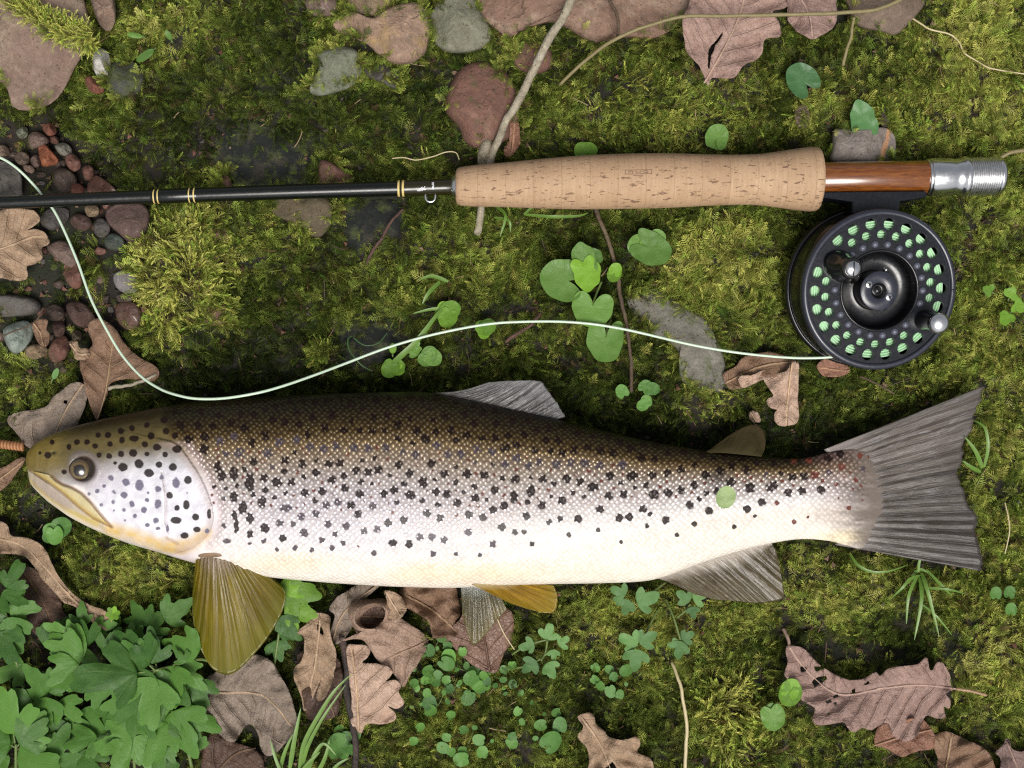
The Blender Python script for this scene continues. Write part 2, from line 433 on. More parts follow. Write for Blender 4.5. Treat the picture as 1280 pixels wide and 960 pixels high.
# ------------------------------------------------------------------ traced outlines (photo pixels; every one is placed at its own height below)
# stones: key, name, label, outline, top height (mm), material
STONES = [
 ('slab', 'stone', 'big flat pinkish brown stone in the top left corner, moss across it',
  [(-60,-60),(60,-60),(98,-20),(108,10),(114,35),(110,58),(92,88),(80,112),(66,128),(48,136),(25,138),(13,130),(11,116),(-4,100),(-60,92)], 17, 'pinkbrown'),
 ('finger', 'stone', 'narrow pinkish pebble between the big corner slab and the moss',
  [(114,-12),(138,-14),(145,12),(143,30),(136,39),(126,33),(117,14)], 9, 'pinktan'),
 ('quartz', 'stone', 'small white and grey quartz pebble beside a dark round stone',
  [(117,66),(125,60),(135,65),(139,80),(137,95),(128,99),(119,92),(116,80)], 10, 'quartz'),
 ('redpeb', 'stone', 'smooth red pebble just below the white quartz pebble',
  [(106,98),(116,95),(128,104),(131,113),(124,118),(111,113)], 8, 'redgloss'),
 ('darkround', 'stone', 'dark grey green round stone half covered by moss right of the quartz pebble',
  [(135,86),(146,76),(161,75),(173,81),(181,96),(178,111),(166,122),(150,125),(138,117),(132,105)], 9, 'darkgreen'),
 ('topsmall', 'stone', 'small purplish grey stone at the top edge left of the tan boulder',
  [(380,-14),(422,-14),(423,8),(418,20),(392,21),(382,8)], 8, 'mauve'),
 ('ochre', 'stone', 'ochre brown stone peeping out behind the big tan pink stone at the top edge',
  [(428,-20),(500,-20),(500,6),(480,22),(452,18),(432,6)], 9, 'ochre'),
 ('tan', 'stone', 'big smooth tan pink stone with ochre patches at the top edge',
  [(416,30),(424,17),(440,14),(465,22),(480,12),(500,5),(520,3),(534,12),(539,30),(538,46),(532,66),(520,77),(505,81),(490,80),(474,70),(460,56),(440,47),(424,40)], 17, 'tan'),
 ('greygreen', 'stone', 'rounded green grey stone between the tan stone and the red brown slab',
  [(534,28),(545,6),(558,-14),(586,-14),(600,10),(609,26),(616,42),(610,56),(590,65),(562,66),(545,56),(537,42)], 14, 'greygreen'),
 ('redslab', 'stone', 'long red brown slab with an uneven lower edge along the top of the picture',
  [(588,-40),(880,-40),(872,0),(855,22),(838,38),(815,49),(790,47),(765,49),(745,54),(725,46),(708,35),(690,28),(670,32),(650,38),(634,48),(618,36),(600,16)], 18, 'redbrown'),
 ('facet', 'stone', 'pale green grey angular stone in the moss below the tan stone',
  [(394,66),(410,60),(428,57),(445,62),(453,76),(450,96),(440,108),(420,116),(400,120),(387,115),(390,100),(398,85)], 9, 'palegreen'),
 ('slate', 'stone', 'small dark grey angular stone right of the pale green grey stone',
  [(454,80),(462,72),(480,73),(498,85),(502,98),(496,111),(480,106),(465,99),(456,92)], 9, 'slate'),
 ('redsand', 'stone', 'flat rough red sandstone by the pale stick above the cork handle',
  [(556,128),(566,100),(580,82),(602,77),(627,85),(642,105),(650,130),(647,160),(637,174),(616,182),(595,186),(580,176),(573,158),(558,142)], 7, 'redsand'),
 ('redlow', 'stone', 'small red stone sunk in the moss right of the pale stick',
  [(638,56),(668,49),(690,64),(687,86),(662,94),(643,81)], 2, 'redsand'),
 ('orange', 'stone', 'flat grey stone with an orange vein lying against the wooden reel seat',
  [(1041,164),(1046,161),(1075,160),(1100,159),(1112,162),(1119,173),(1119,190),(1116,204),(1043,204),(1040,185)], 13, 'greyvein'),
 ('pinkbit', 'stone', 'small pinkish stone chip in the moss left of the stone with the orange vein',
  [(992,141),(1000,130),(1008,131),(1014,145),(1012,156),(1005,162),(995,158)], 5, 'mauve'),
 ('purplebit', 'stone', 'tiny purplish stone behind the stone with the orange vein',
  [(1101,139),(1110,132),(1116,145),(1113,160),(1102,158)], 5, 'purple'),
 ('greyrock', 'stone', 'grey rock coming out of the moss under the fly line',
  [(784,366),(805,360),(830,364),(855,383),(876,394),(890,410),(902,435),(908,462),(907,482),(892,496),(872,494),(856,482),(848,462),(850,446),(838,430),(815,416),(798,404),(787,386)], 3.5, 'grey'),
 ('brownrock', 'stone', 'brown grey stone at the top edge right of the large dead leaf',
  [(1058,-20),(1165,-20),(1158,0),(1150,14),(1135,31),(1119,44),(1100,39),(1080,36),(1066,28),(1060,10)], 12, 'brown'),
 ('redwedge', 'stone', 'red wedge shaped stone showing just above the dark rod',
  [(399,203),(412,201),(430,213),(444,226),(440,236),(402,236)], 5, 'redsand'),
 ('pinkwedge', 'stone', 'small pink stone chip above the dark rod in a dark hollow',
  [(268,230),(279,215),(288,224),(290,236),(270,238)], 3, 'redsand'),
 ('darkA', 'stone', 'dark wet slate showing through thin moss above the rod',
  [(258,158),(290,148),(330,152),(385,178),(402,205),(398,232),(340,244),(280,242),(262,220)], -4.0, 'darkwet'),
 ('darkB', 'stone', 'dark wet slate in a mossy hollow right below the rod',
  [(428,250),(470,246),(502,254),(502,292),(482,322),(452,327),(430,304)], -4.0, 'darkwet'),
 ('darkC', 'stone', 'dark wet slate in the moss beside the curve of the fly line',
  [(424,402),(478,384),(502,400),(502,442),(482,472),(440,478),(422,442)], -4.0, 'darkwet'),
 ('brownB', 'stone', 'tan brown stone under the rod where the moss is thin',
  [(335,246),(405,246),(417,268),(411,286),(390,302),(369,282),(343,268)], 1, 'ochredark'),
 ('redm1', 'stone', 'upper dark red stone on the right side of the bright moss cushion',
  [(254,280),(275,276),(286,288),(284,304),(264,310),(250,296)], 4, 'redsand'),
 ('redm2', 'stone', 'middle dark red stone on the right side of the bright moss cushion',
  [(250,312),(266,305),(272,318),(266,336),(252,332)], 4, 'redsand'),
 ('redm3', 'stone', 'lower dark red stone on the right side of the bright moss cushion',
  [(252,388),(270,378),(291,382),(290,400),(270,407),(255,402)], 4, 'redsand'),
 ('pinkmid', 'stone', 'small round pink pebble in dark moss left of the green thread',
  [(392,434),(400,430),(407,434),(406,443),(398,447),(391,442)], 3, 'pinktan'),
]
# gravel stones big enough to trace: label, outline, top mm, material
GRAVEL = [
 ('orange red gravel stone at the upper end of the gravel', [(53,160),(62,153),(70,160),(70,168),(60,170)], 3, 'redgloss'),
 ('yellow green gravel stone left of the orange red one', [(20,165),(28,158),(35,161),(34,170),(26,174)], 2, 'palegreen'),
 ('pinkish gravel stone with pale streaks under the orange red one', [(35,170),(44,164),(58,170),(62,178),(50,184),(38,185)], 3, 'mauve'),
 ('small rose gravel stone right of the streaky pinkish one', [(62,172),(70,170),(74,176),(72,180),(64,179)], 3, 'redmauve'),
 ('rusty orange block of gravel, the brightest in the patch', [(48,184),(56,180),(66,190),(74,202),(66,207),(52,207)], 5, 'orangered'),
 ('grey gravel stone right of the rusty orange block', [(68,182),(80,178),(90,186),(88,194),(76,194)], 3, 'grey'),
 ('rough red gravel stone beside the moss edge', [(81,195),(90,191),(100,200),(101,210),(92,215),(84,208)], 4, 'redmauve'),
 ('brown gravel stone near the top left gravel edge', [(18,196),(26,189),(36,194),(36,204),(24,206)], 3, 'brown'),
 ('round grey mauve gravel stone left of the rusty block', [(38,198),(46,193),(51,200),(49,209),(40,208)], 3, 'mauve'),
 ('pale pink gravel stone at the left edge above the fly line', [(-6,184),(4,181),(12,188),(10,194),(-4,195)], 3, 'pinktan'),
 ('flat pinkish gravel stone beside the fly line', [(29,207),(38,206),(44,212),(40,217),(31,213)], 3, 'pinktan'),
 ('rose red gravel stone right of the dark brown lump', [(103,210),(112,206),(118,213),(115,224),(106,225)], 4, 'redmauve'),
 ('dark brown lump of gravel above the rod', [(68,214),(82,210),(96,222),(92,236),(78,240),(68,232)], 5, 'darkbrown'),
 ('knobbly red gravel stone touching the rod from above', [(110,229),(118,219),(132,225),(145,240),(120,246),(110,240)], 4, 'redmauve'),
 ('small red gravel stone left of the knobbly one', [(88,232),(98,229),(106,236),(102,243),(90,242)], 3, 'redgloss'),
 ('grey rock with a flat face at the left edge under the fly line', [(-14,206),(12,203),(26,216),(28,236),(24,247),(-14,247)], 6, 'darkgrey'),
 ('brown red gravel stone just below the rod', [(87,274),(96,267),(110,271),(116,280),(106,289),(93,285)], 5, 'darkred'),
 ('tan gravel stone right under the rod', [(106,259),(116,256),(124,260),(123,269),(110,271)], 4, 'ochre'),
 ('dark wrinkled gravel stone above the round green pebble', [(117,280),(125,272),(137,279),(137,291),(127,297),(118,291)], 5, 'slate'),
 ('smooth round green black pebble', [(130,300),(140,291),(152,295),(156,304),(148,313),(135,311)], 5, 'greenblack'),
 ('large mauve gravel boulder at the edge of the bright moss cushion', [(133,264),(150,254),(180,256),(188,275),(178,298),(162,303),(146,290),(134,278)], 8, 'mauvedark'),
 ('dark grey slab of gravel where the fly line comes out from the rod', [(50,270),(66,259),(84,262),(84,276),(68,288),(54,284)], 3, 'slate'),
 ('mauve gravel slab right of the tan oak leaf', [(58,308),(74,300),(88,306),(98,322),(94,336),(80,330),(64,318)], 4, 'mauve'),
 ('brown gravel slab under the fly line', [(80,332),(94,328),(104,342),(102,358),(92,361),(82,350)], 4, 'redmauve'),
 ('pale grey rough gravel stone left of the moss cushion', [(142,344),(156,337),(172,345),(176,360),(162,368),(146,360)], 4, 'greypale'),
 ('small brown gravel stone under the pale grey rough one', [(146,370),(158,366),(168,370),(164,378),(150,378)], 3, 'darkbrown'),
 ('glossy wet brown gravel stone below the moss cushion', [(144,384),(154,377),(170,378),(178,392),(174,408),(160,413),(147,402)], 7, 'brownwet'),
 ('long dark wet gravel stone left of the fly line', [(82,382),(96,376),(112,385),(120,402),(108,410),(92,404)], 4, 'darkred'),
 ('pinkish brown gravel stone above the torn leaf scrap', [(57,386),(68,380),(80,386),(80,398),(66,402),(58,396)], 4, 'darkbrown'),
 ('pale blue green flat pebble at the left edge', [(4,412),(16,404),(34,401),(42,412),(38,428),(24,442),(14,440),(6,426)], 6, 'bluegreen'),
 ('tan oval pebble below the pale blue green one', [(31,436),(42,430),(56,432),(60,440),(52,447),(36,449)], 5, 'ochre'),
 ('rough red gravel stone right of the tan oval pebble', [(60,438),(70,422),(82,420),(88,434),(80,450),(64,452)], 5, 'redmauve'),
 ('small dark red gravel stone over the rough red one', [(66,404),(76,400),(82,410),(78,420),(68,420)], 4, 'darkred'),
 ('greenish brown gravel stone right of the dark red one', [(90,416),(97,412),(103,418),(100,428),(92,428)], 4, 'ochredark'),
 ('khaki gravel stone half under moss below the red one', [(68,454),(78,450),(86,458),(82,466),(72,464)], 2, 'ochredark'),
 ('brown grey slab at the left edge under moss', [(-10,372),(14,368),(44,374),(52,386),(38,394),(6,396),(-10,392)], 1, 'darkgrey'),
]
# dead leaves: key, label, outline, midrib, holes, base height mm, material, curl mm
LEAVES = [
 ('oakleft', 'pale tan dead oak leaf at the left edge below the rod',
  [(-25,266),(0,262),(20,260),(40,262),(48,267),(50,275),(42,283),(33,288),(45,286),(55,290),(62,300),(60,306),(52,310),(53,322),(45,330),(33,334),(35,343),(30,350),(15,350),(0,348),(-25,346)],
  [(-25,318),(10,308),(40,296),(56,296)], [], 6, 'leaf_tan', 2.2),
 ('underline', 'brown dead leaf with a pale midrib under the fly line',
  [(112,403),(124,398),(136,404),(146,414),(155,428),(166,440),(180,450),(192,456),(198,463),(197,473),(186,477),(165,474),(146,476),(137,480),(134,492),(128,508),(122,524),(117,518),(110,500),(105,480),(101,462),(100,450),(104,442),(112,436),(116,428),(110,414)],
  [(122,524),(131,495),(136,465),(141,430)], [], 5, 'leaf_brown', 2.0),
 ('scrap', 'small curled scrap of pale dead leaf beside the brown leaf under the fly line',
  [(86,428),(96,425),(99,434),(110,436),(112,446),(104,450),(94,450),(91,440)], [(88,430),(98,442),(110,442)], [], 7, 'leaf_tan', 1.5),
 ('torn', 'torn brown leaf scrap on the pale blue green pebble',
  [(40,405),(52,398),(60,400),(58,411),(63,418),(60,432),(50,432),(44,420)], [(42,404),(50,415),(54,430)], [], 7, 'leaf_brown', 1.2),
 ('behindhead', 'grey brown dead leaf poking out above the snout of the fish',
  [(62,503),(66,496),(75,489),(90,479),(103,479),(109,490),(108,503),(103,516),(98,527),(96,540),(70,560),(50,566),(36,560),(26,550),(20,540),(11,530),(10,521),(24,515),(44,512),(57,508)],
  [(104,480),(92,497),(80,517),(70,540)], [(80,500,84,500,84,505,79,504)], 4, 'leaf_greybrown', 2.0),
 ('lowerleft', 'narrow brown leaf tip at the left edge below the snout of the fish',
  [(-8,590),(8,582),(24,572),(33,573),(22,590),(10,606),(-8,616)], [(-8,604),(12,590),(32,574)], [], 3, 'leaf_brown', 1.0),
 ('curlstrip', 'long curled strip of tan dead leaf at the left edge below the fish head',
  [(-15,652),(8,655),(14,670),(35,672),(54,684),(63,700),(73,720),(91,742),(112,756),(134,765),(141,784),(131,788),(113,776),(104,765),(90,757),(80,754),(70,742),(53,724),(38,702),(28,695),(10,692),(-15,690)],
  [(-15,670),(30,684),(62,716),(95,752),(138,782)], [], 6, 'leaf_tan', 3.0),
 ('darkunder', 'dark brown dead leaf under the curled tan strip at the left',
  [(18,722),(35,708),(52,720),(76,742),(78,760),(88,778),(84,790),(60,800),(38,788),(26,772),(18,750)], [(30,715),(55,755),(70,795)], [], 0, 'leaf_dark', 2.0),
 ('pecbelow', 'large grey brown dead leaf right below the tip of the yellow pectoral fin',
  [(245,862),(256,852),(261,845),(284,830),(300,822),(322,818),(336,824),(346,835),(356,855),(363,870),(371,898),(369,918),(356,930),(346,940),(336,946),(326,936),(322,916),(311,906),(300,917),(294,927),(285,926),(271,915),(261,904),(254,890),(247,876)],
  [(248,866),(290,866),(330,870),(362,905)], [], 6, 'leaf_greybrown', 3.0),
 ('pecbehind', 'dark dead leaf at the bottom edge under the large grey brown leaf',
  [(262,915),(284,924),(300,930),(322,940),(330,960),(322,985),(256,985),(252,950)], [(256,985),(290,945),(320,935)], [], 1, 'leaf_dark', 2.0),
 ('torncentre', 'torn tan dead leaf with a slit near its top, right of the pectoral fin',
  [(386,768),(404,767),(413,772),(412,785),(416,805),(420,816),(418,841),(412,862),(405,874),(397,876),(396,866),(402,848),(393,868),(385,886),(379,888),(377,874),(367,846),(369,834),(378,824),(380,797),(371,791),(382,781)],
  [(400,770),(398,800),(392,840),(382,884)], [(396,780,403,786,405,794,401,793,397,787)], 8, 'leaf_tan', 2.6),
 ('torndark', 'dark brown dead leaf in the shade behind the torn tan leaf with a slit',
  [(372,820),(400,812),(424,826),(428,856),(422,892),(402,900),(384,898),(378,870)], [(376,826),(400,855),(418,894)], [], 2, 'leaf_dark', 1.5),
 ('topcentre', 'grey brown dead leaf tucked against the belly of the fish, left of the curled leaf',
  [(411,762),(420,748),(440,734),(456,728),(478,728),(466,740),(449,756),(442,780),(432,796),(419,806),(413,790),(419,770)],
  [(416,800),(430,766),(470,732)], [], 5, 'leaf_greybrown', 2.0),
 ('midleaf', 'pinkish tan dead leaf with a raised midrib below the curled leaf',
  [(428,801),(450,790),(470,784),(480,775),(496,772),(511,780),(526,790),(536,800),(531,816),(523,829),(511,846),(505,859),(498,851),(490,841),(478,833),(465,816),(455,801),(442,799)],
  [(575,785),(548,794),(520,808),(496,818),(482,826)], [], 9, 'leaf_pinktan', 2.6),
 ('palelobed', 'pale deeply lobed dead oak leaf beside the dark stick at the bottom',
  [(433,809),(445,806),(458,807),(463,814),(460,822),(452,828),(470,829),(485,833),(491,840),(486,848),(481,852),(494,850),(502,857),(499,866),(506,878),(496,886),(484,882),(495,893),(491,903),(475,906),(458,905),(452,917),(444,912),(438,900),(440,880),(437,850)],
  [(448,912),(447,880),(444,845),(440,812)], [], 9, 'leaf_pale', 2.4),
 ('crumple', 'crumpled brown leaf litter against the belly of the fish',
  [(496,736),(530,728),(566,730),(574,752),(580,778),(572,794),(555,797),(541,796),(535,776),(520,766),(504,757)], [(500,740),(540,762),(572,790)], [], 4, 'leaf_brown', 4.5),
 ('wetred', 'thin wet red brown leaf under the clear pelvic fin',
  [(556,797),(573,776),(585,758),(600,750),(622,752),(641,768),(640,800),(631,816),(621,839),(605,839),(589,831),(574,816)], [(612,838),(606,800),(598,755)], [], 3, 'leaf_wet', 1.2),
 ('bottomtan', 'crumpled tan dead leaf cut by the bottom edge right of the tiny round leaved plants',
  [(722,897),(735,891),(743,895),(745,905),(755,913),(762,922),(780,925),(796,921),(801,930),(797,941),(815,951),(812,985),(740,985),(736,941),(727,928),(722,920),(730,909)],
  [(728,898),(750,930),(770,980)], [(756,960,766,952,772,962,764,968)], 8, 'leaf_tan', 4.0),
 ('bigoak', 'large pinkish brown dead oak leaf riddled with small holes at the lower right',
  [(984,808),(992,807),(1005,811),(1020,827),(1035,838),(1050,846),(1064,850),(1082,848),(1094,840),(1100,845),(1108,837),(1120,833),(1133,832),(1148,830),(1158,821),(1162,836),(1166,838),(1171,828),(1180,830),(1187,842),(1188,855),(1192,862),(1182,867),(1188,876),(1186,886),(1179,883),(1182,896),(1170,898),(1158,894),(1152,908),(1145,921),(1135,927),(1122,924),(1115,918),(1111,905),(1104,904),(1091,912),(1078,910),(1068,915),(1060,911),(1055,903),(1040,905),(1022,907),(1015,900),(1018,885),(1002,875),(999,862),(986,850),(980,842),(985,830),(982,816)],
  [(1195,861),(1150,856),(1105,860),(1050,868),(1012,842),(987,810)],
  [(1015,853,1022,846,1033,845,1034,849,1024,856,1018,858),(1017,833,1028,833,1030,836,1020,840),(1000,834,1008,834,1008,838,1002,840),(1031,876,1038,874,1040,878,1033,880),(1041,870,1047,868,1048,871,1042,873),(1065,862,1069,860,1069,866,1065,867),(1080,855,1086,851,1087,854,1081,857),(1033,892,1037,890,1038,894,1034,894),(1042,878,1046,877,1046,881,1042,881)], 9, 'leaf_pinkbrown', 3.2),
 ('bigoakunder', 'red brown dead leaf tucked under the large holed oak leaf',
  [(1098,908),(1130,900),(1155,900),(1168,920),(1166,936),(1150,938),(1140,942),(1126,946),(1109,936),(1094,931)], [(1092,932),(1130,920),(1164,912)], [], 4, 'leaf_redbrown', 1.5),
 ('bottomright', 'folded golden brown dead leaf at the bottom edge right of the large holed oak leaf',
  [(1164,924),(1172,917),(1183,914),(1196,919),(1220,930),(1238,944),(1244,985),(1176,985),(1172,948)], [(1178,985),(1184,950),(1190,918)], [], 6, 'leaf_brown', 3.0),
 ('cornerright', 'small purplish brown dead leaf in the bottom right corner',
  [(1244,941),(1254,932),(1257,923),(1263,926),(1265,936),(1278,940),(1300,932),(1300,985),(1250,985),(1251,950)], [(1258,926),(1268,950),(1285,985)], [], 4, 'leaf_purple', 2.5),
 ('lineend', 'pale pink dead oak leaf hanging down below the end of the fly line',
  [(924,470),(936,469),(952,464),(956,463),(962,466),(972,466),(984,463),(990,452),(999,455),(998,470),(998,500),(999,520),(996,528),(986,532),(974,532),(968,525),(969,515),(973,513),(962,509),(958,503),(960,498),(967,495),(962,487),(956,477),(954,475),(942,480),(929,485),(925,481)],
  [(990,455),(986,485),(984,510),(983,532)], [], 7, 'leaf_pale', 2.4),
 ('lineendback', 'shaded brown dead leaf behind the pale pink oak leaf below the fly line',
  [(904,468),(920,458),(930,446),(955,440),(975,442),(992,448),(996,460),(985,470),(958,472),(930,484),(912,486)], [(908,478),(950,458),(992,452)], [], 3, 'leaf_brown', 1.5),
 ('reelscrap', 'small rusty leaf scrap peeping from under the lower left of the reel',
  [(1022,455),(1036,448),(1052,452),(1062,462),(1054,470),(1038,472),(1026,468)], [(1024,460),(1060,464)], [], 3, 'leaf_redbrown', 1.0),
 ('finscrap', 'tiny pink leaf scrap above the adipose fin of the fish',
  [(937,514),(945,514),(951,522),(951,527),(944,528),(936,524)], [(938,515),(945,527)], [], 3, 'leaf_pale', 0.6),
 ('topoak', 'large grey pink dead oak leaf with a dark slit at the top edge',
  [(853,22),(862,6),(876,-20),(990,-20),(984,8),(966,14),(972,24),(976,36),(974,46),(956,49),(953,65),(945,75),(930,81),(921,95),(910,98),(890,97),(886,108),(880,96),(872,80),(858,65),(855,50)],
  [(880,104),(902,66),(920,30),(936,-20)], [(886,62,897,48,904,39,903,44,895,56,889,70,887,88,884,84)], 11, 'leaf_greypink', 2.6),
 ('topright', 'pinkish brown dead leaf at the top edge right of the large slit leaf',
  [(984,18),(990,-20),(1040,-20),(1046,10),(1045,30),(1031,42),(1016,49),(1000,42),(990,32)], [(990,-18),(1010,15),(1016,46)], [], 7, 'leaf_pinkbrown', 2.0),
 ('stickcurl', 'curled rusty leaf scrap beside the pale stick above the cork handle',
  [(638,152),(646,148),(650,165),(649,182),(642,192),(632,196),(630,186),(637,172)], [(644,150),(640,190)], [], 3, 'leaf_redbrown', 1.5),
]
FISH_TOP = [(32,574),(34,566),(40,558),(52,549),(70,541),(100,531),(150,519),(200,509),(250,501),(300,497),(350,494.5),(400,493),(450,491),(500,490),(540,491),(600,503),(650,514),(700,525),(750,537),(800,549),(850,558),(900,566),(950,571),(1000,573),(1030,567),(1060,562),(1085,566),(1104,590)]
FISH_BOT = [(32,574),(35,592),(38,604),(48,616),(60,627),(75,638),(90,648),(120,663),(160,679),(200,691),(240,703),(290,715),(340,722),(400,727.5),(450,731),(500,733.5),(560,735),(600,733),(650,731),(700,730),(750,729),(800,727),(830,721),(870,706),(920,690),(960,680),(1000,674),(1035,676),(1060,682),(1082,684),(1104,640)]
BODY_POLY = FISH_TOP + FISH_BOT[::-1]
# fins: base curve, outer curve (u runs along both)
FINS = {
 'pectoral_fin': ([(245,690),(262,687),(280,686),(297,690)], [(242,722),(240.5,750),(242,778),(249,806),(257,824),(268,838),(283,843),(297,838),(314,822),(331,802),(347,776),(356.5,752),(354,736),(338,718)]),
 'dorsal_fin': ([(533,491),(580,505),(630,518),(688,527)], [(610,478),(646,475.5),(672,476),(683,485),(691,496),(699,508),(707,521)]),
 'tail_fin': ([(1030,562),(1048,578),(1062,602),(1066,622),(1064,648),(1056,668),(1044,681)], [(1228,483),(1221,512),(1213,540),(1203,556),(1206,570),(1197,590),(1200,606),(1207,620),(1210,633),(1222,652),(1221,672),(1229,692),(1226,714)]),
 'anal_fin': ([(820,722),(860,708),(910,692),(964,678)], [(868,743),(900,750),(940,753),(964,752),(980,747),(978,728),(974,708),(970,688)]),
 'pelvic_fin': ([(590,731),(602,728),(618,725),(640,725)], [(640,755),(666,763),(684,766.5),(693,764),(697,752),(696,742),(692,732)]),
 'clear_pelvic': ([(576,731),(588,731),(602,731),(618,731)], [(578,768),(584,792),(591,806),(601,800),(611,788),(622,774),(634,762)]),
 'adipose_fin': ([(880,566),(900,566),(925,568),(952,571)], [(902,551),(918,540),(932,533),(945,531),(953,537),(957,548),(956,562)]),
}
def fin_poly(k):
    b, o = FINS[k]; return list(b) + list(o)[::-1]
ROD_AX = [(-340,266),(-20,254.5),(100,249.3),(200,245.4),(320,241.2),(420,238),(500,235.6),(568,233.2),(760,227.2),(900,225),(1020,224),(1100,222.6),(1180,221.4),(1256,220)]
GRAVEL_POLY = [(-330,170),(20,148),(70,148),(110,172),(122,200),(150,222),(172,252),(182,300),(160,330),(150,360),(180,385),(180,420),(150,430),(110,420),(95,455),(60,462),(20,452),(-330,430)]
HERB_POLY = [(-200,800),(40,800),(80,780),(130,792),(190,775),(236,800),(262,850),(250,900),(262,1000),(240,1060),(-180,1060)]
# ------------------------------------------------------------------ ground sheet
def rod_y(px):
    a = np.array(ROD_AX); return np.interp(px, a[:, 0], a[:, 1])
FT = np.array(FISH_TOP); FB = np.array(FISH_BOT)
MOUNDS = [(222,335,78,88,10), (905,335,75,60,5), (880,505,45,34,4), (1230,840,80,80,6), (1210,90,110,90,5), (920,890,50,60,5), (150,690,80,60,1), (1050,770,120,60,2),
          (820,130,110,50,3), (200,30,80,40,4), (80,200,130,60,-3), (90,380,120,80,-4), (60,630,70,50,-5), (300,200,60,50,-3), (465,290,50,40,-3), (462,430,50,45,-4),
          (1100,800,130,28,-6), (1175,775,60,50,-4), (120,880,160,90,-4), (320,780,60,40,-4), (940,860,40,60,-3)]
def ground(px, py):
    px = np.asarray(px, float); py = np.asarray(py, float)
    g = -7.0 + 7.0 * (fbm(px / 190, py / 190, 3, 3) - 0.5) + 5.5 * (fbm(px / 50, py / 50, 3, 5) - 0.5)
    for cx, cy, rx, ry, h in MOUNDS:
        g = g + h * np.exp(-(((px - cx) / rx) ** 2 + ((py - cy) / ry) ** 2) * 1.2)
    ft = np.interp(px, FT[:, 0], FT[:, 1]); fb = np.interp(px, FB[:, 0], FB[:, 1])
    inx = sstep(0, 60, px) * (1 - sstep(1110, 1260, px))
    dv = np.maximum(ft - py, py - fb)
    wf = inx * (1 - sstep(-10, 45, dv))
    g = g * (1 - wf) + np.minimum(g, -8.5) * wf
    wr = 1 - sstep(20, 60, np.abs(py - rod_y(px)))
    g = g * (1 - wr) + np.minimum(g, -6.5) * wr
    w2 = 1 - sstep(85, 130, np.hypot(px - 1092, py - 362))
    g = g * (1 - w2) + np.minimum(g, -8.0) * w2
    far = sstep(300, 1200, np.maximum(np.abs(px - 640) - 640, np.abs(py - 480) - 480))
    g = g * (1 - far) - 8.0 * far
    return g * 1e-3
def axis_coords(a, b, st):
    inner = np.arange(a, b + 1, st)
    ext = np.cumsum(st * 1.35 ** np.arange(1, 22))
    ext = ext[ext < 60000]
    return np.concatenate([a - ext[::-1], inner, b + ext])
gx = axis_coords(-300, 1580, 5); gy = axis_coords(-260, 1220, 5)
GX, GY = np.meshgrid(gx, gy)
gz = ground(GX, GY)
gv = np.stack([(GX - 640) * S, (480 - GY) * S, gz], -1).reshape(-1, 3)
m = N("soil")
o = m.obj()
c = m.mix(m.mr(m.noise(60, 6, 0.65, o), 0.3, 0.7), (0.010, 0.008, 0.006), (0.028, 0.020, 0.014))
c = m.mix(m.mr(m.noise(35, 5, 0.6, m.mapping(o, (1, 1, 1), (0, 0, 0.7))), 0.45, 0.65), c, (0.014, 0.018, 0.007))
c = m.mix(m.mr(m.noise(700, 3, 0.7, o), 0.6, 0.72), c, (0.06, 0.042, 0.03))
m.set(Base_Color=c, Roughness=0.85)
m.bump(m.noise(500, 6, 0.7, o), 0.8, 0.002)
solo("ground", gv, grid_faces(len(gy), len(gx))[:, ::-1], m.m, kind='structure', center=False)

# ------------------------------------------------------------------ moss: where it grows, how bright, which habit
AX0, AY0, AST = -450, -360, 3
AXN, AYN = (1730 + 450) // AST, (1320 + 360) // AST
QX, QY = np.meshgrid(AX0 + AST * np.arange(AXN), AY0 + AST * np.arange(AYN))
allow = np.ones(QX.shape)
def shrink(poly, k):
    p = np.asarray(poly, float); c_ = p.mean(0)
    dd = p - c_; L = np.linalg.norm(dd, axis=1)[:, None] + 1e-6
    return c_ + dd * np.maximum(L - k, L * 0.3) / L
warp = (fbm(QX / 16, QY / 16, 3, 9) - 0.5) * 18
warp2 = (fbm(QX / 16 + 50, QY / 16, 3, 10) - 0.5) * 18
WX, WY = QX + warp, QY + warp2
for p in [pip(WX, WY, GRAVEL_POLY)]: allow[p] = 0.05
for nm, _, lab, poly, top, mt in STONES:
    k = 0.55 if nm.startswith('dark') and nm != 'darkround' else (0.35 if nm in ('redlow', 'brownB', 'darkround', 'redm1', 'redm2', 'redm3') else (0.22 if nm == 'greyrock' else 0.0))
    allow[pip(QX + warp * 1.0, QY + warp2 * 1.0, shrink(poly, 8 if len(poly) > 7 else 4))] = k
for lab, poly, top, mt in GRAVEL: allow[pip(QX, QY, shrink(poly, 1))] = 0
for L in LEAVES: allow[pip(QX, QY, shrink(L[2], 3))] = 0
allow[pip(WX, WY, HERB_POLY)] *= 0.30
for k in FINS: allow[pip(QX, QY, shrink(fin_poly(k), 4))] = 0
allow[pip(QX, QY, shrink(BODY_POLY, 16))] = 0
allow[np.hypot(QX - 1094, QY - 362) < 92] = 0
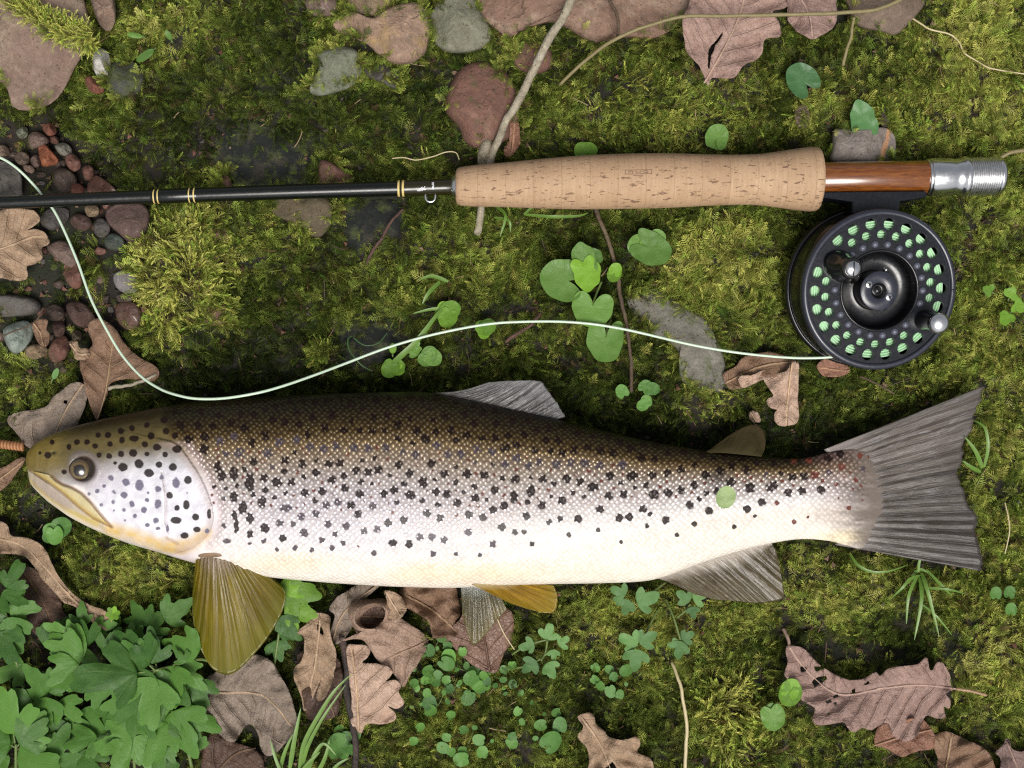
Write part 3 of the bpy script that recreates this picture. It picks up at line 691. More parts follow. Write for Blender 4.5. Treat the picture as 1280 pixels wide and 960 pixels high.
# shaded, thin spots
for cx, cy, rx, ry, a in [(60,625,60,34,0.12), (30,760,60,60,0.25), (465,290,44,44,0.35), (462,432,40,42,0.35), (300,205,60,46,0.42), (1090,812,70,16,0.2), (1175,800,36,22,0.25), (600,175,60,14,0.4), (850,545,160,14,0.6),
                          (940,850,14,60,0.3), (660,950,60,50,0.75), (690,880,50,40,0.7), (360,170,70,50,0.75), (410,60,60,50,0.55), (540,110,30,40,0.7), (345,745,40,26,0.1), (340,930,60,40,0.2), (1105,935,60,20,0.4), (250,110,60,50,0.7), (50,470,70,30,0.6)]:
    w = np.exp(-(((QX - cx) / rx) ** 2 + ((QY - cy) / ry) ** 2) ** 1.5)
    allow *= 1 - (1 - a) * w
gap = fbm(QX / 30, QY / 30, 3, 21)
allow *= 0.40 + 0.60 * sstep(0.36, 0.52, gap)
for cx, cy, rx, ry, a in [(104,330,24,40,0.8), (8,378,30,24,0.5), (30,462,40,16,0.7)]:
    w = np.exp(-(((QX - cx) / rx) ** 2 + ((QY - cy) / ry) ** 2) ** 1.5) * (fbm(QX / 14, QY / 14, 2, 77) > 0.42)
    allow = np.maximum(allow, a * w)
def field(blobs, base):
    f = np.full(QX.shape, base, float)
    for cx, cy, rx, ry, v in blobs:
        w = np.exp(-((((QX + warp * 2 - cx) / rx) ** 2 + ((QY + warp2 * 2 - cy) / ry) ** 2) ** 1.3))
        f = f * (1 - w) + v * w
    return f
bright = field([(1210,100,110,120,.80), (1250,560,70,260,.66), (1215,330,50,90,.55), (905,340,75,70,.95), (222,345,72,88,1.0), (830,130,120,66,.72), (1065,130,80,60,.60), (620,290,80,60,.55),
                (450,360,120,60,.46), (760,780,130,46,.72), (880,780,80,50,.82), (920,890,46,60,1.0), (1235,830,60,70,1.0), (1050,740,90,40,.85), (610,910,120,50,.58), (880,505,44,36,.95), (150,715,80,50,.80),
                (205,30,70,34,.70), (300,190,70,50,.18), (350,110,80,80,.30), (490,120,70,60,.26), (490,200,50,30,.55), (840,545,150,26,.04), (740,480,100,42,.14), (30,430,60,40,.45), (20,480,50,30,.7), (350,400,80,50,.28), (180,150,60,50,.32),  # low values above the fish's back paint its shade into the moss tint
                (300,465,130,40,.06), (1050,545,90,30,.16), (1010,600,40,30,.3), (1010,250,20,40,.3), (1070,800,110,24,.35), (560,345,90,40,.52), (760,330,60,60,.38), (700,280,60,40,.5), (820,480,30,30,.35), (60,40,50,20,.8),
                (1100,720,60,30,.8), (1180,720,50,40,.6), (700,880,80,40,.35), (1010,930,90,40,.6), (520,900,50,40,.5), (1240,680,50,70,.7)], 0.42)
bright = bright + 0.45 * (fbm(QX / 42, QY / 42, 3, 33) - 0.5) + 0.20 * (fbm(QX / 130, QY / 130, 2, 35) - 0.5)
rope = field([(222,345,66,80,.75), (920,890,50,64,1.0), (800,140,90,60,.45), (880,505,44,36,.6), (205,30,60,30,.3), (60,40,60,40,.7), (905,330,60,60,.2), (1235,830,60,70,.35)], 0.14)
size = field([(222,345,66,80,1.15), (920,890,50,64,1.35), (905,340,75,70,1.15), (880,505,44,36,.75), (300,190,130,100,.85), (1235,830,60,70,1.1), (1210,100,110,120,1.05)], 0.98)

def unit_(a): return a / (np.linalg.norm(a, axis=-1, keepdims=True) + 1e-9)
def leaf_quads(P, D, U, ln, wd):
    """kite shaped leaflets: base P, direction D, side U"""
    P, D, U = map(np.asarray, (P, D, U)); ln = np.asarray(ln)[:, None]; wd = np.asarray(wd)[:, None]
    v = np.stack([P, P + D * ln * 0.45 + U * wd, P + D * ln, P + D * ln * 0.45 - U * wd], 1).reshape(-1, 3)
    return v, np.arange(len(P) * 4).reshape(-1, 4)
def unit(a): return a / (np.linalg.norm(a, axis=-1, keepdims=True) + 1e-9)
def sprig_feather(r, nb=13):
    M = MB()
    droop = r.uniform(0.15, 0.4); sw = r.uniform(-0.2, 0.2)
    def stem(s): return np.stack([sw * s * s, droop * s * s, s * (1 - 0.15 * s)], -1)
    s = np.linspace(0.12, 0.97, nb)
    P, D, U, ln, wd, tp = [], [], [], [], [], []
    for k, q in enumerate(s):
        p = stem(q); t = unit(stem(q + 0.02) - stem(q - 0.02))
        env = (0.40 * (1 - q) ** 0.75 + 0.07) * min(1, q * 3.2)
        for sd in (-1, 1):
            a = math.radians(r.uniform(46, 66)); l = env * r.uniform(0.75, 1.2)
            dd = t * math.cos(a) + np.array([sd * math.sin(a), r.uniform(-0.25, 0.1), 0])
            P.append(p); D.append(unit(dd)); U.append(unit(np.cross(dd, (0, 1, 0.2)))); ln.append(l); wd.append(0.020 + 0.020 * l); tp.append(q)
            if l > 0.26 and r.random() < 0.35:       # second order leaflets
                for e, sd2 in ((0.45, 1), (0.7, -1)):
                    pp = p + unit(dd) * l * e; d2 = unit(dd + np.array([0, -0.1, 0.9 * sd2]))
                    P.append(pp); D.append(d2); U.append(unit(np.cross(d2, (0, 1, 0.2)))); ln.append(l * 0.42); wd.append(0.014); tp.append(q)
    v, f = leaf_quads(P, D, U, ln, wd)
    M.add(v, f, tip=np.repeat(tp, 4))
    q = np.linspace(0, 1, 5); st = stem(q); w = 0.02 * (1.2 - q)[:, None] * np.array([1, 0, 0])
    v = np.concatenate([st - w, st + w]); i = np.arange(4)
    M.add(v, np.stack([i, i + 1, i + 6, i + 5], -1), tip=np.tile(q, 2))
    return M
def sprig_rope(r, n=30, spread=40, lf=0.24, w=0.034):
    M = MB(); droop = r.uniform(0.1, 0.3); sw = r.uniform(-0.15, 0.15)
    def stem(s): return np.stack([sw * s * s, droop * s * s, s * (1 - 0.12 * s)], -1)
    s = np.linspace(0.08, 1.0, n); th = np.arange(n) * 2.4 + r.uniform(0, 6)
    P = stem(s); T = unit(stem(s + 0.02) - stem(s - 0.02))
    R = np.stack([np.cos(th), np.sin(th), 0 * th], -1); R = unit(R - T * (R * T).sum(-1, keepdims=True))
    a = np.radians(spread + r.uniform(-10, 10, n)) * (1.15 - 0.75 * s ** 3)
    D = T * np.cos(a)[:, None] + R * np.sin(a)[:, None]
    U = unit(np.cross(D, R))
    v, f = leaf_quads(P, D, U, lf * (1.1 - 0.45 * s) * r.uniform(0.8, 1.2, n), w * (1.1 - 0.5 * s))
    # keel the leaflets a little
    M.add(v, f, tip=np.repeat(s, 4))
    return M
def sprig_star(r):
    return sprig_rope(r, 24, 64, 0.42, 0.026)
mm = N("moss_leaf")
tint = mm.attr('tint', 'INSTANCER').outputs['Color']
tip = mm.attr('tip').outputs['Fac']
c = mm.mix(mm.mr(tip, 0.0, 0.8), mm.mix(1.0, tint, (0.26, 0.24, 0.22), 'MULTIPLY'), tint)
c = mm.mix(mm.mr(tip, 0.72, 1.0, 0.0, 0.7), c, mm.mix(1.0, tint, (1.6, 1.55, 1.6), 'MULTIPLY'))  # bases darkened as shaded gaps, pale new tips with highlights painted in
mm.set(Base_Color=c, Roughness=0.55)
mm.p.inputs['Specular IOR Level'].default_value = 0.22
mm.trans(c, 0.14)
sr = np.random.default_rng(5)
SPRIGS = []
for k in range(4): SPRIGS.append(('feather', sprig_feather(sr, 8 + k)))
for k in range(3): SPRIGS.append(('rope', sprig_rope(sr, 26 + 3 * k, 36 + 5 * k)))
for k in range(2): SPRIGS.append(('star', sprig_star(sr)))
sprig_obs = []
for nm, M in SPRIGS:
    v, f, a = M.data()
    me = mesh("moss_sprig", v, f, mm.m, False, a)
    sprig_obs.append(bpy.data.objects.new("moss_sprig", me))      # not linked: only a source for the moss carpet
NP = 450000
cx = rng.uniform(AX0, AX0 + AST * (AXN - 1), NP); cy = rng.uniform(AY0, AY0 + AST * (AYN - 1), NP)
ii = ((cy - AY0) / AST + 0.5).astype(int).clip(0, AYN - 1); jj = ((cx - AX0) / AST + 0.5).astype(int).clip(0, AXN - 1)
outside = (cx < -30) | (cx > 1310) | (cy < -30) | (cy > 990)
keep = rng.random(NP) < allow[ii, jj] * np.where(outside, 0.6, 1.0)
cx, cy, ii, jj = cx[keep], cy[keep], ii[keep], jj[keep]
# moss strip growing over the big corner slab
sx = rng.uniform(10, 118, 900); off = rng.normal(0, 7, 900)
sy = np.interp(sx, [10, 40, 70, 118], [-6, 14, 36, 50]) + off
n0 = len(cx); cx = np.concatenate([cx, sx]); cy = np.concatenate([cy, sy])
# moss creeping over the rims of the stones
ex, ey, ez = [], [], []
for k_, (nm, _, lab, poly, top, mt) in enumerate(STONES):
    if nm.startswith('dark') and nm != 'darkround' or nm in ('quartz', 'redpeb', 'finger'): continue
    P = resample(cr(poly, 5, True), 160, True); c_ = P.mean(0)
    wgt = fbm(np.arange(160) / 11.0, np.full(160, k_ * 3.7), 2, 91) > (0.53 if nm != 'greyrock' else 0.42)
    P = P[wgt]
    if not len(P): continue
    P = np.repeat(P, 4, 0); dl = unit_(c_ - P); off_ = np.abs(rng.normal(0, 4.5, len(P)))[:, None] - 1.5
    Q = P + dl * off_ + rng.normal(0, 1.5, P.shape)
    g_ = ground(Q[:, 0], Q[:, 1]); t_ = top * 1e-3
    ex.append(Q[:, 0]); ey.append(Q[:, 1]); ez.append(g_ + np.maximum(t_ - g_, 0) * np.clip(0.30 + off_[:, 0] * 0.045, 0.25, 0.75))
ex, ey, ez = map(np.concatenate, (ex, ey, ez))
n1 = len(cx); cx = np.concatenate([cx, ex]); cy = np.concatenate([cy, ey])
n = len(cx)
B = np.concatenate([bright[ii, jj], np.full(900, 0.9), np.full(n - n1, 0.62)]); RP = np.concatenate([rope[ii, jj], np.full(900, 0.8), np.full(n - n1, 0.3)]); SZ = np.concatenate([size[ii, jj], np.full(900, 0.75), np.full(n - n1, 0.72)])
gzv = ground(cx, cy) + np.clip(rng.normal(-0.0006, 0.0014, n), -0.004, 0.003) + 0.0036 * (fbm(cx / 13, cy / 13, 2, 51) - 0.5); gzv[n0:n1] = 0.0155; gzv[n1:] = ez
pos = Wn(cx, cy, gzv)
u = rng.random(n)
kind = np.where(u < RP, rng.integers(4, 7, n), np.where(u < RP + 0.24, rng.integers(7, 9, n), rng.integers(0, 4, n)))
scl = SZ * rng.uniform(0.0046, 0.0108, n) * np.where(kind >= 7, 0.72, np.where(kind >= 4, 0.95, 1.0))
az = (fbm(cx / 70, cy / 70, 2, 41) * 14) + rng.normal(0, 1.0, n)
tilt = np.radians(np.clip(rng.normal(52, 21, n), 5, 95)); tilt[n0:] *= 0.9
rot = np.stack([-tilt, rng.normal(0, 0.25, n), az], -1)
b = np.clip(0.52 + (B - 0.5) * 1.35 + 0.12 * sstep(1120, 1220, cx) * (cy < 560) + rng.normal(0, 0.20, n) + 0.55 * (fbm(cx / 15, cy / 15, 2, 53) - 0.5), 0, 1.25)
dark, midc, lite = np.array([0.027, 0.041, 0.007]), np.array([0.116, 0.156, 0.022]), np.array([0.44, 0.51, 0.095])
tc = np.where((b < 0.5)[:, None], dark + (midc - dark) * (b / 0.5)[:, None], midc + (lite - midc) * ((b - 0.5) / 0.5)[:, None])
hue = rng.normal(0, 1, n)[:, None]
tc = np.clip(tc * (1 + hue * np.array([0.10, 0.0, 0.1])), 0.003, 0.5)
brown = rng.random(n) < 0.03
tc[brown] = np.array([0.13, 0.085, 0.035]) * rng.uniform(0.5, 1.2, (brown.sum(), 1))
pme = bpy.data.meshes.new("moss")
pme.vertices.add(n); pme.vertices.foreach_set("co", pos.astype(np.float32).ravel())
pme.attributes.new('rot', 'FLOAT_VECTOR', 'POINT').data.foreach_set("vector", rot.astype(np.float32).ravel())
pme.attributes.new('scl', 'FLOAT', 'POINT').data.foreach_set("value", scl.astype(np.float32))
pme.attributes.new('pick', 'INT', 'POINT').data.foreach_set("value", kind.astype(np.int32))
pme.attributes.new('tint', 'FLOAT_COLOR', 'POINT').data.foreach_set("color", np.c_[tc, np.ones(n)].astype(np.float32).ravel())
pme.materials.append(mm.m)
moss = bpy.data.objects.new("moss", pme)
COL.objects.link(moss)
tag(moss, "carpet of yellow green feathery moss over the ground all around the fish", "moss", kind='stuff')
ng = bpy.data.node_groups.new("moss_growth", 'GeometryNodeTree')
ng.interface.new_socket("Geometry", in_out='INPUT', socket_type='NodeSocketGeometry')
ng.interface.new_socket("Geometry", in_out='OUTPUT', socket_type='NodeSocketGeometry')
gi = ng.nodes.new("NodeGroupInput"); go = ng.nodes.new("NodeGroupOutput")
iop = ng.nodes.new("GeometryNodeInstanceOnPoints")
jn = ng.nodes.new("GeometryNodeJoinGeometry")
for ob in reversed(sprig_obs):
    oi = ng.nodes.new("GeometryNodeObjectInfo"); oi.inputs['Object'].default_value = ob
    oi.inputs['As Instance'].default_value = True
    ng.links.new(oi.outputs['Geometry'], jn.inputs[0])
def named(nm, typ):
    x = ng.nodes.new("GeometryNodeInputNamedAttribute"); x.data_type = typ; x.inputs['Name'].default_value = nm
    return [q for q in x.outputs if q.enabled and q.name == 'Attribute'][0]
ng.links.new(gi.outputs[0], iop.inputs['Points'])
ng.links.new(jn.outputs[0], iop.inputs['Instance'])
iop.inputs['Pick Instance'].default_value = True
ng.links.new(named('pick', 'INT'), iop.inputs['Instance Index'])
e2r = ng.nodes.new("FunctionNodeEulerToRotation")
ng.links.new(named('rot', 'FLOAT_VECTOR'), e2r.inputs[0])
ng.links.new(e2r.outputs[0], iop.inputs['Rotation'])
ng.links.new(named('scl', 'FLOAT'), iop.inputs['Scale'])
ng.links.new(iop.outputs[0], go.inputs[0])
md = moss.modifiers.new("growth", 'NODES'); md.node_group = ng

# crumbs of soil, bark and rotted leaf lying in the gaps of the moss
nc = 9000
x = rng.uniform(-60, 1340, nc); y = rng.uniform(-60, 1020, nc)
i_ = ((y - AY0) / AST).astype(int); j_ = ((x - AX0) / AST).astype(int)
kp = rng.random(nc) < 0.25 + 0.75 * (1 - allow[i_, j_]); x, y = x[kp], y[kp]
kp = ~pip(x, y, BODY_POLY); x, y = x[kp], y[kp]; nc = len(x)
base = Wn(x, y, ground(x, y) + rng.uniform(0.0004, 0.0025, nc))
tet = np.array([[1, 0, 0], [-0.5, 0.8, 0], [-0.5, -0.8, 0], [0.1, 0.1, 0.7], [0, 0, -0.5]])
an = rng.uniform(0, 6.28, nc); sc_ = rng.uniform(0.0005, 0.0017, nc)[:, None] * rng.uniform(0.5, 1.4, (nc, 3))
vv = tet[None] * sc_[:, None]; vv = vv + rng.normal(0, 0.0002, vv.shape)
ca, sa = np.cos(an)[:, None], np.sin(an)[:, None]
vv = np.stack([vv[..., 0] * ca - vv[..., 1] * sa, vv[..., 0] * sa + vv[..., 1] * ca, vv[..., 2]], -1) + base[:, None]
ft = np.array([[0, 1, 3], [1, 2, 3], [2, 0, 3], [1, 0, 4], [2, 1, 4], [0, 2, 4]])
ff = (ft[None] + 5 * np.arange(nc)[:, None, None]).reshape(-1, 3)
pal = np.array([(0.05, 0.03, 0.018), (0.10, 0.055, 0.03), (0.16, 0.075, 0.05), (0.03, 0.022, 0.014), (0.20, 0.13, 0.085), (0.07, 0.06, 0.05)])
cc = pal[rng.integers(0, len(pal), nc)] * rng.uniform(0.6, 1.2, (nc, 1))
mc = N("crumb"); mc.set(Base_Color=mc.attr('col').outputs['Color'], Roughness=0.8)
solo("soil_crumbs", vv.reshape(-1, 3), ff, mc.m, "brown crumbs of soil and rotted leaf in the gaps of the moss", "soil crumbs", kind='stuff', smooth=False, attrs={'col': np.repeat(cc, 5, 0)}, center=False)

# dry needles, straws and bits of stem lying on the moss
nn = 420
x = rng.uniform(-60, 1340, nn); y = rng.uniform(-60, 1020, nn)
kp = ~pip(x, y, BODY_POLY) & (np.abs(y - rod_y(x)) > 45) & (np.hypot(x - 1094, y - 362) > 105)
for k in FINS: kp &= ~pip(x, y, fin_poly(k))
x, y = x[kp], y[kp]; nn = len(x)
M = MB()
for k in range(nn):
    a = rng.uniform(0, 6.28); L = rng.uniform(6, 26); b = rng.normal(0, 0.18)
    t = np.linspace(-0.5, 0.5, 5); qx = x[k] + L * (t * math.cos(a) + b * (t * t - .25) * math.sin(a)); qy = y[k] + L * (t * math.sin(a) - b * (t * t - .25) * math.cos(a))
    P = Wn(qx, qy, float(ground(x[k], y[k])) + rng.uniform(0.001, 0.0055) + t * rng.normal(0, 0.002))
    v, f = tube(P, rng.uniform(0.00010, 0.00030), 4, cap=False)
    cc = np.array([(0.30, 0.22, 0.12), (0.14, 0.085, 0.05), (0.07, 0.045, 0.03), (0.22, 0.13, 0.07)][rng.integers(0, 4)]) * rng.uniform(0.7, 1.2)
    M.add(v, f, col=np.tile(cc, (len(v), 1)))
M.solo("dry_litter", mc.m, "dry needles and bits of straw strewn over the moss", "dry litter", kind='stuff', center=False)
# ------------------------------------------------------------------ stones
SM = {
 'pinkbrown': m_stone('stone_pink_brown', (0.300,0.204,0.155), (0.220,0.142,0.107), (0.330,0.247,0.181), moss=0.2),
 'pinktan': m_stone('stone_pink_tan', (0.340,0.237,0.172), (0.250,0.162,0.120), wet=0.2),
 'quartz': m_stone('stone_quartz', (0.62,0.60,0.56), (0.36,0.34,0.28), (0.75,0.72,0.68), rough=0.5, speck=0.2),
 'redgloss': m_stone('stone_red', (0.27,0.095,0.055), (0.16,0.055,0.035), wet=0.6, speck=0.25),
 'orangered': m_stone('stone_orange_red', (0.36,0.12,0.05), (0.22,0.065,0.03), wet=0.35, speck=0.25),
 'redmauve': m_stone('stone_red_mauve', (0.230,0.103,0.071), (0.130,0.055,0.039), (0.290,0.152,0.112), wet=0.6),
 'darkred': m_stone('stone_dark_red', (0.12,0.062,0.048), (0.07,0.036,0.03), wet=0.6),
 'darkgreen': m_stone('stone_dark_green', (0.085,0.09,0.072), (0.05,0.055,0.045), moss=0.9),
 'mauve': m_stone('stone_mauve', (0.220,0.147,0.116), (0.140,0.090,0.073), wet=0.4),
 'mauvedark': m_stone('stone_mauve_dark', (0.170,0.100,0.086), (0.095,0.057,0.047), wet=0.5),
 'purple': m_stone('stone_purple', (0.15,0.10,0.10), (0.10,0.07,0.07)),
 'ochre': m_stone('stone_ochre', (0.32,0.235,0.145), (0.20,0.13,0.075), (0.40,0.31,0.2)),
 'ochredark': m_stone('stone_olive_tan', (0.15,0.11,0.062), (0.085,0.066,0.035), moss=0.6),
 'tan': m_stone('stone_tan', (0.400,0.271,0.189), (0.290,0.185,0.133), (0.400,0.261,0.112), speck=0.25),
 'greygreen': m_stone('stone_grey_green', (0.255,0.25,0.18), (0.18,0.175,0.12), moss=0.25),
 'palegreen': m_stone('stone_pale_green', (0.24,0.255,0.18), (0.155,0.17,0.115), moss=0.3),
 'redbrown': m_stone('stone_red_brown', (0.310,0.190,0.133), (0.210,0.119,0.082), (0.360,0.252,0.185), speck=0.35),
 'redsand': m_stone('stone_red_sand', (0.235,0.114,0.079), (0.150,0.071,0.052), (0.290,0.162,0.116), moss=0.35),
 'slate': m_stone('stone_slate', (0.11,0.095,0.088), (0.065,0.058,0.055), wet=0.3),
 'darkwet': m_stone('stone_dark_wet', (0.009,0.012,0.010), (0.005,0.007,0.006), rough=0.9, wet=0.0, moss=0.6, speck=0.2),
 'grey': m_stone('stone_grey', (0.25,0.235,0.19), (0.165,0.155,0.125), (0.31,0.285,0.24), moss=0.5),
 'greypale': m_stone('stone_pale_grey', (0.30,0.275,0.27), (0.19,0.17,0.17)),
 'darkgrey': m_stone('stone_dark_grey', (0.16,0.145,0.13), (0.10,0.09,0.08), moss=0.2),
 'greyvein': m_stone('stone_grey_vein', (0.30,0.255,0.225), (0.225,0.19,0.17), vein=((0.50,0.25,0.12), 0.30, 0.0085)),
 'brown': m_stone('stone_brown', (0.25,0.18,0.13), (0.15,0.105,0.075)),
 'darkbrown': m_stone('stone_dark_brown', (0.095,0.06,0.045), (0.055,0.035,0.027), wet=0.5),
 'brownwet': m_stone('stone_brown_wet', (0.15,0.075,0.05), (0.085,0.042,0.03), wet=0.9, rough=0.5),
 'greenblack': m_stone('stone_green_black', (0.06,0.08,0.06), (0.035,0.05,0.04), wet=0.5, speck=0.1),
 'bluegreen': m_stone('stone_blue_green', (0.30,0.345,0.30), (0.21,0.25,0.215), wet=0.15, speck=0.15),
}
def stone_shape(poly, z0, z1, seed, n=44, rings=9, facets=4, lump=0.10):
    """stone from its plan outline: pillow with flat facets and chips, skirt into the ground"""
    r = np.random.default_rng(seed)
    P = resample(cr(poly, 5, True), n, True)
    c = P.mean(0); dl = P - c
    R0 = np.linalg.norm(dl, axis=1).mean()
    t = np.concatenate([np.linspace(0.0, 0.85, rings - 3)[1:], [0.93, 0.98, 1.0, 0.985, 0.93]])
    drop = np.concatenate([np.zeros(rings - 1), [0.45, 1.0]])
    px = c[0] + dl[None, :, 0] * t[:, None]; py = c[1] + dl[None, :, 1] * t[:, None]
    prof = (1 - np.clip(t, 0, 1) ** 3.2) ** 0.55
    hgt = np.repeat(prof[:, None], n, 1)
    hgt = np.where(drop[:, None] > 0, 0, hgt)
    nx, ny = (px - c[0]) / R0, (py - c[1]) / R0
    for k in range(facets):
        a = r.uniform(0, 6.28); g = r.uniform(0.15, 0.85); off = r.uniform(0.70, 1.0)
        pl = off - g * (nx * math.cos(a) + ny * math.sin(a))
        hgt = np.minimum(hgt, np.maximum(pl, 0.0) if k else np.maximum(pl + 0.12, 0))
    hgt = hgt + lump * (fbm(nx * 2.2 + seed, ny * 2.2, 4, seed) - 0.5) * 2 * np.minimum(1, prof[:, None] * 1.6)
    hgt = hgt + 0.05 * (fbm(nx * 7 + seed, ny * 7, 2, seed + 5) - 0.5) * 2 * prof[:, None]
    zm = z0 + (z1 - z0) * 0.35
    z = np.where(drop[:, None] > 0, zm - (zm - z0 + 0.004) * drop[:, None], zm + (z1 - zm) * hgt)
    v = Wn(px, py, z).reshape(-1, 3)
    top = Wn(c[0], c[1], z1 if facets == 0 else z[0].mean())
    v = np.vstack([v, top])
    f4 = grid_faces(len(t), n, True)
    j = np.arange(n); f3 = np.stack([(j + 1) % n, j, np.full(n, len(t) * n)], -1)
    return v, face_up(v, [f4, f3])
def cpoly(poly): return np.asarray(poly, float).mean(0)
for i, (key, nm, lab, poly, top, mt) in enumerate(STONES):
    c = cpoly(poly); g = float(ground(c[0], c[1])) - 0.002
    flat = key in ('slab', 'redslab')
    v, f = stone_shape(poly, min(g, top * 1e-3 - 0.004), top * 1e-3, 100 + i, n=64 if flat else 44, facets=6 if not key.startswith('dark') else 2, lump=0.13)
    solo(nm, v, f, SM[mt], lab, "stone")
for i, (lab, poly, top, mt) in enumerate(GRAVEL):
    c = cpoly(poly); g = float(ground(c[0], c[1])) - 0.002
    v, f = stone_shape(poly, g, (top - 1.0) * 1e-3, 300 + i, n=26, rings=8, facets=6, lump=0.2)
    solo("gravel_stone", v, f, SM[mt], lab, "gravel stone", "gravel stones under the rod")
# small filler pebbles between the traced ones: shared meshes, alike within a colour
fams = [('redmauve', 'small red brown pebble among the gravel at the left'), ('darkbrown', 'small dark brown pebble among the gravel at the left'), ('mauve', 'small pinkish grey pebble among the gravel at the left'), ('darkgrey', 'small grey pebble among the gravel at the left')]
prot = {}
for fam, lab in fams:
    L = []
    for k in range(3):
        a = np.linspace(0, 2 * np.pi, 9, endpoint=False)
        rr = 6 * rng.uniform(0.75, 1.2, 9)
        v, f = stone_shape(np.c_[640 + rr * np.cos(a), 480 + rr * 0.8 * np.sin(a)], -0.0015, 0.0022, 500 + k * 7 + len(prot), n=16, rings=6, facets=4, lump=0.2)
        L.append(mesh("pebble", v, f, SM[fam]))
    prot[fam] = L
occ = [np.array(p) for _, p, _, _ in GRAVEL]
placed = []
tries = 0
while len(placed) < 95 and tries < 6000:
    tries += 1
    x, y = rng.uniform(-110, 186), rng.uniform(150, 462)
    if not pip(np.array([x]), np.array([y]), GRAVEL_POLY)[0]: continue
    if any(pip(np.array([x]), np.array([y]), shrink(p, 2))[0] for p in occ): continue
    if any((x - a) ** 2 + (y - b_) ** 2 < 60 for a, b_ in placed): continue
    if any(pip(np.array([x]), np.array([y]), LF[2])[0] for LF in LEAVES): continue
    placed.append((x, y))
    fam, lab = fams[rng.choice(4, p=[0.4, 0.3, 0.18, 0.12])]
    o = bpy.data.objects.new("pebble", prot[fam][rng.integers(0, 3)])
    o.location = Wn(x, y, float(ground(x, y)) + 0.0006); o.rotation_euler = (rng.normal(0, .2), rng.normal(0, .2), rng.uniform(0, 6.28))
    s_ = rng.uniform(0.55, 1.15); o.scale = (s_, s_, s_ * 1.0)
    COL.objects.link(o)
    dn = [math.hypot(x - cpoly(p)[0], y - cpoly(p)[1]) for _, p, _, _ in GRAVEL]
    nl = GRAVEL[int(np.argmin(dn))][0]
    for w_ in (' left of', ' right of', ' above', ' below', ' under', ' at ', ' just', ' where', ' near', ' with ', ' beside', ' touching', ' half', ' over', ','):
        nl = nl.split(w_)[0]
    lab2 = lab.split(' among')[0] + ' beside the ' + nl
    tag(o, lab2, "pebble", lab.split(' pebble')[0] + " pebbles in the gravel")
# ------------------------------------------------------------------ dead leaves
LM = {
 'leaf_tan': m_dead('leaf_tan', (0.323,0.215,0.134), (0.468,0.325,0.212), (0.550,0.391,0.255), seed=0.0),
 'leaf_brown': m_dead('leaf_brown', (0.178,0.098,0.058), (0.296,0.177,0.109), (0.468,0.313,0.181), seed=0.3),
 'leaf_greybrown': m_dead('leaf_grey_brown', (0.201,0.155,0.118), (0.320,0.254,0.205), (0.496,0.351,0.218), seed=0.6),
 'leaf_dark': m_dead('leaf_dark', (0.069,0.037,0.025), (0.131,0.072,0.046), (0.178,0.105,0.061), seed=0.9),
 'leaf_pinktan': m_dead('leaf_pink_tan', (0.329,0.215,0.150), (0.468,0.325,0.243), (0.413,0.274,0.181), seed=1.2),
 'leaf_pale': m_dead('leaf_pale', (0.441,0.294,0.212), (0.591,0.416,0.316), (0.646,0.443,0.267), spot=0.3, seed=1.5),
 'leaf_wet': m_dead('leaf_wet', (0.178,0.098,0.067), (0.274,0.164,0.115), (0.124,0.065,0.042), rough=0.4, seed=1.8),
 'leaf_pinkbrown': m_dead('leaf_pink_brown', (0.274,0.169,0.140), (0.426,0.286,0.237), (0.550,0.377,0.304), spot=0.35, seed=2.1),
 'leaf_redbrown': m_dead('leaf_red_brown', (0.219,0.098,0.061), (0.344,0.177,0.115), (0.454,0.260,0.157), seed=2.4),
 'leaf_purple': m_dead('leaf_purple', (0.178,0.117,0.103), (0.289,0.196,0.169), (0.386,0.260,0.206), seed=2.7),
 'leaf_greypink': m_dead('leaf_grey_pink', (0.344,0.215,0.175), (0.468,0.319,0.261), (0.522,0.365,0.267), spot=0.35, seed=3.0),
}
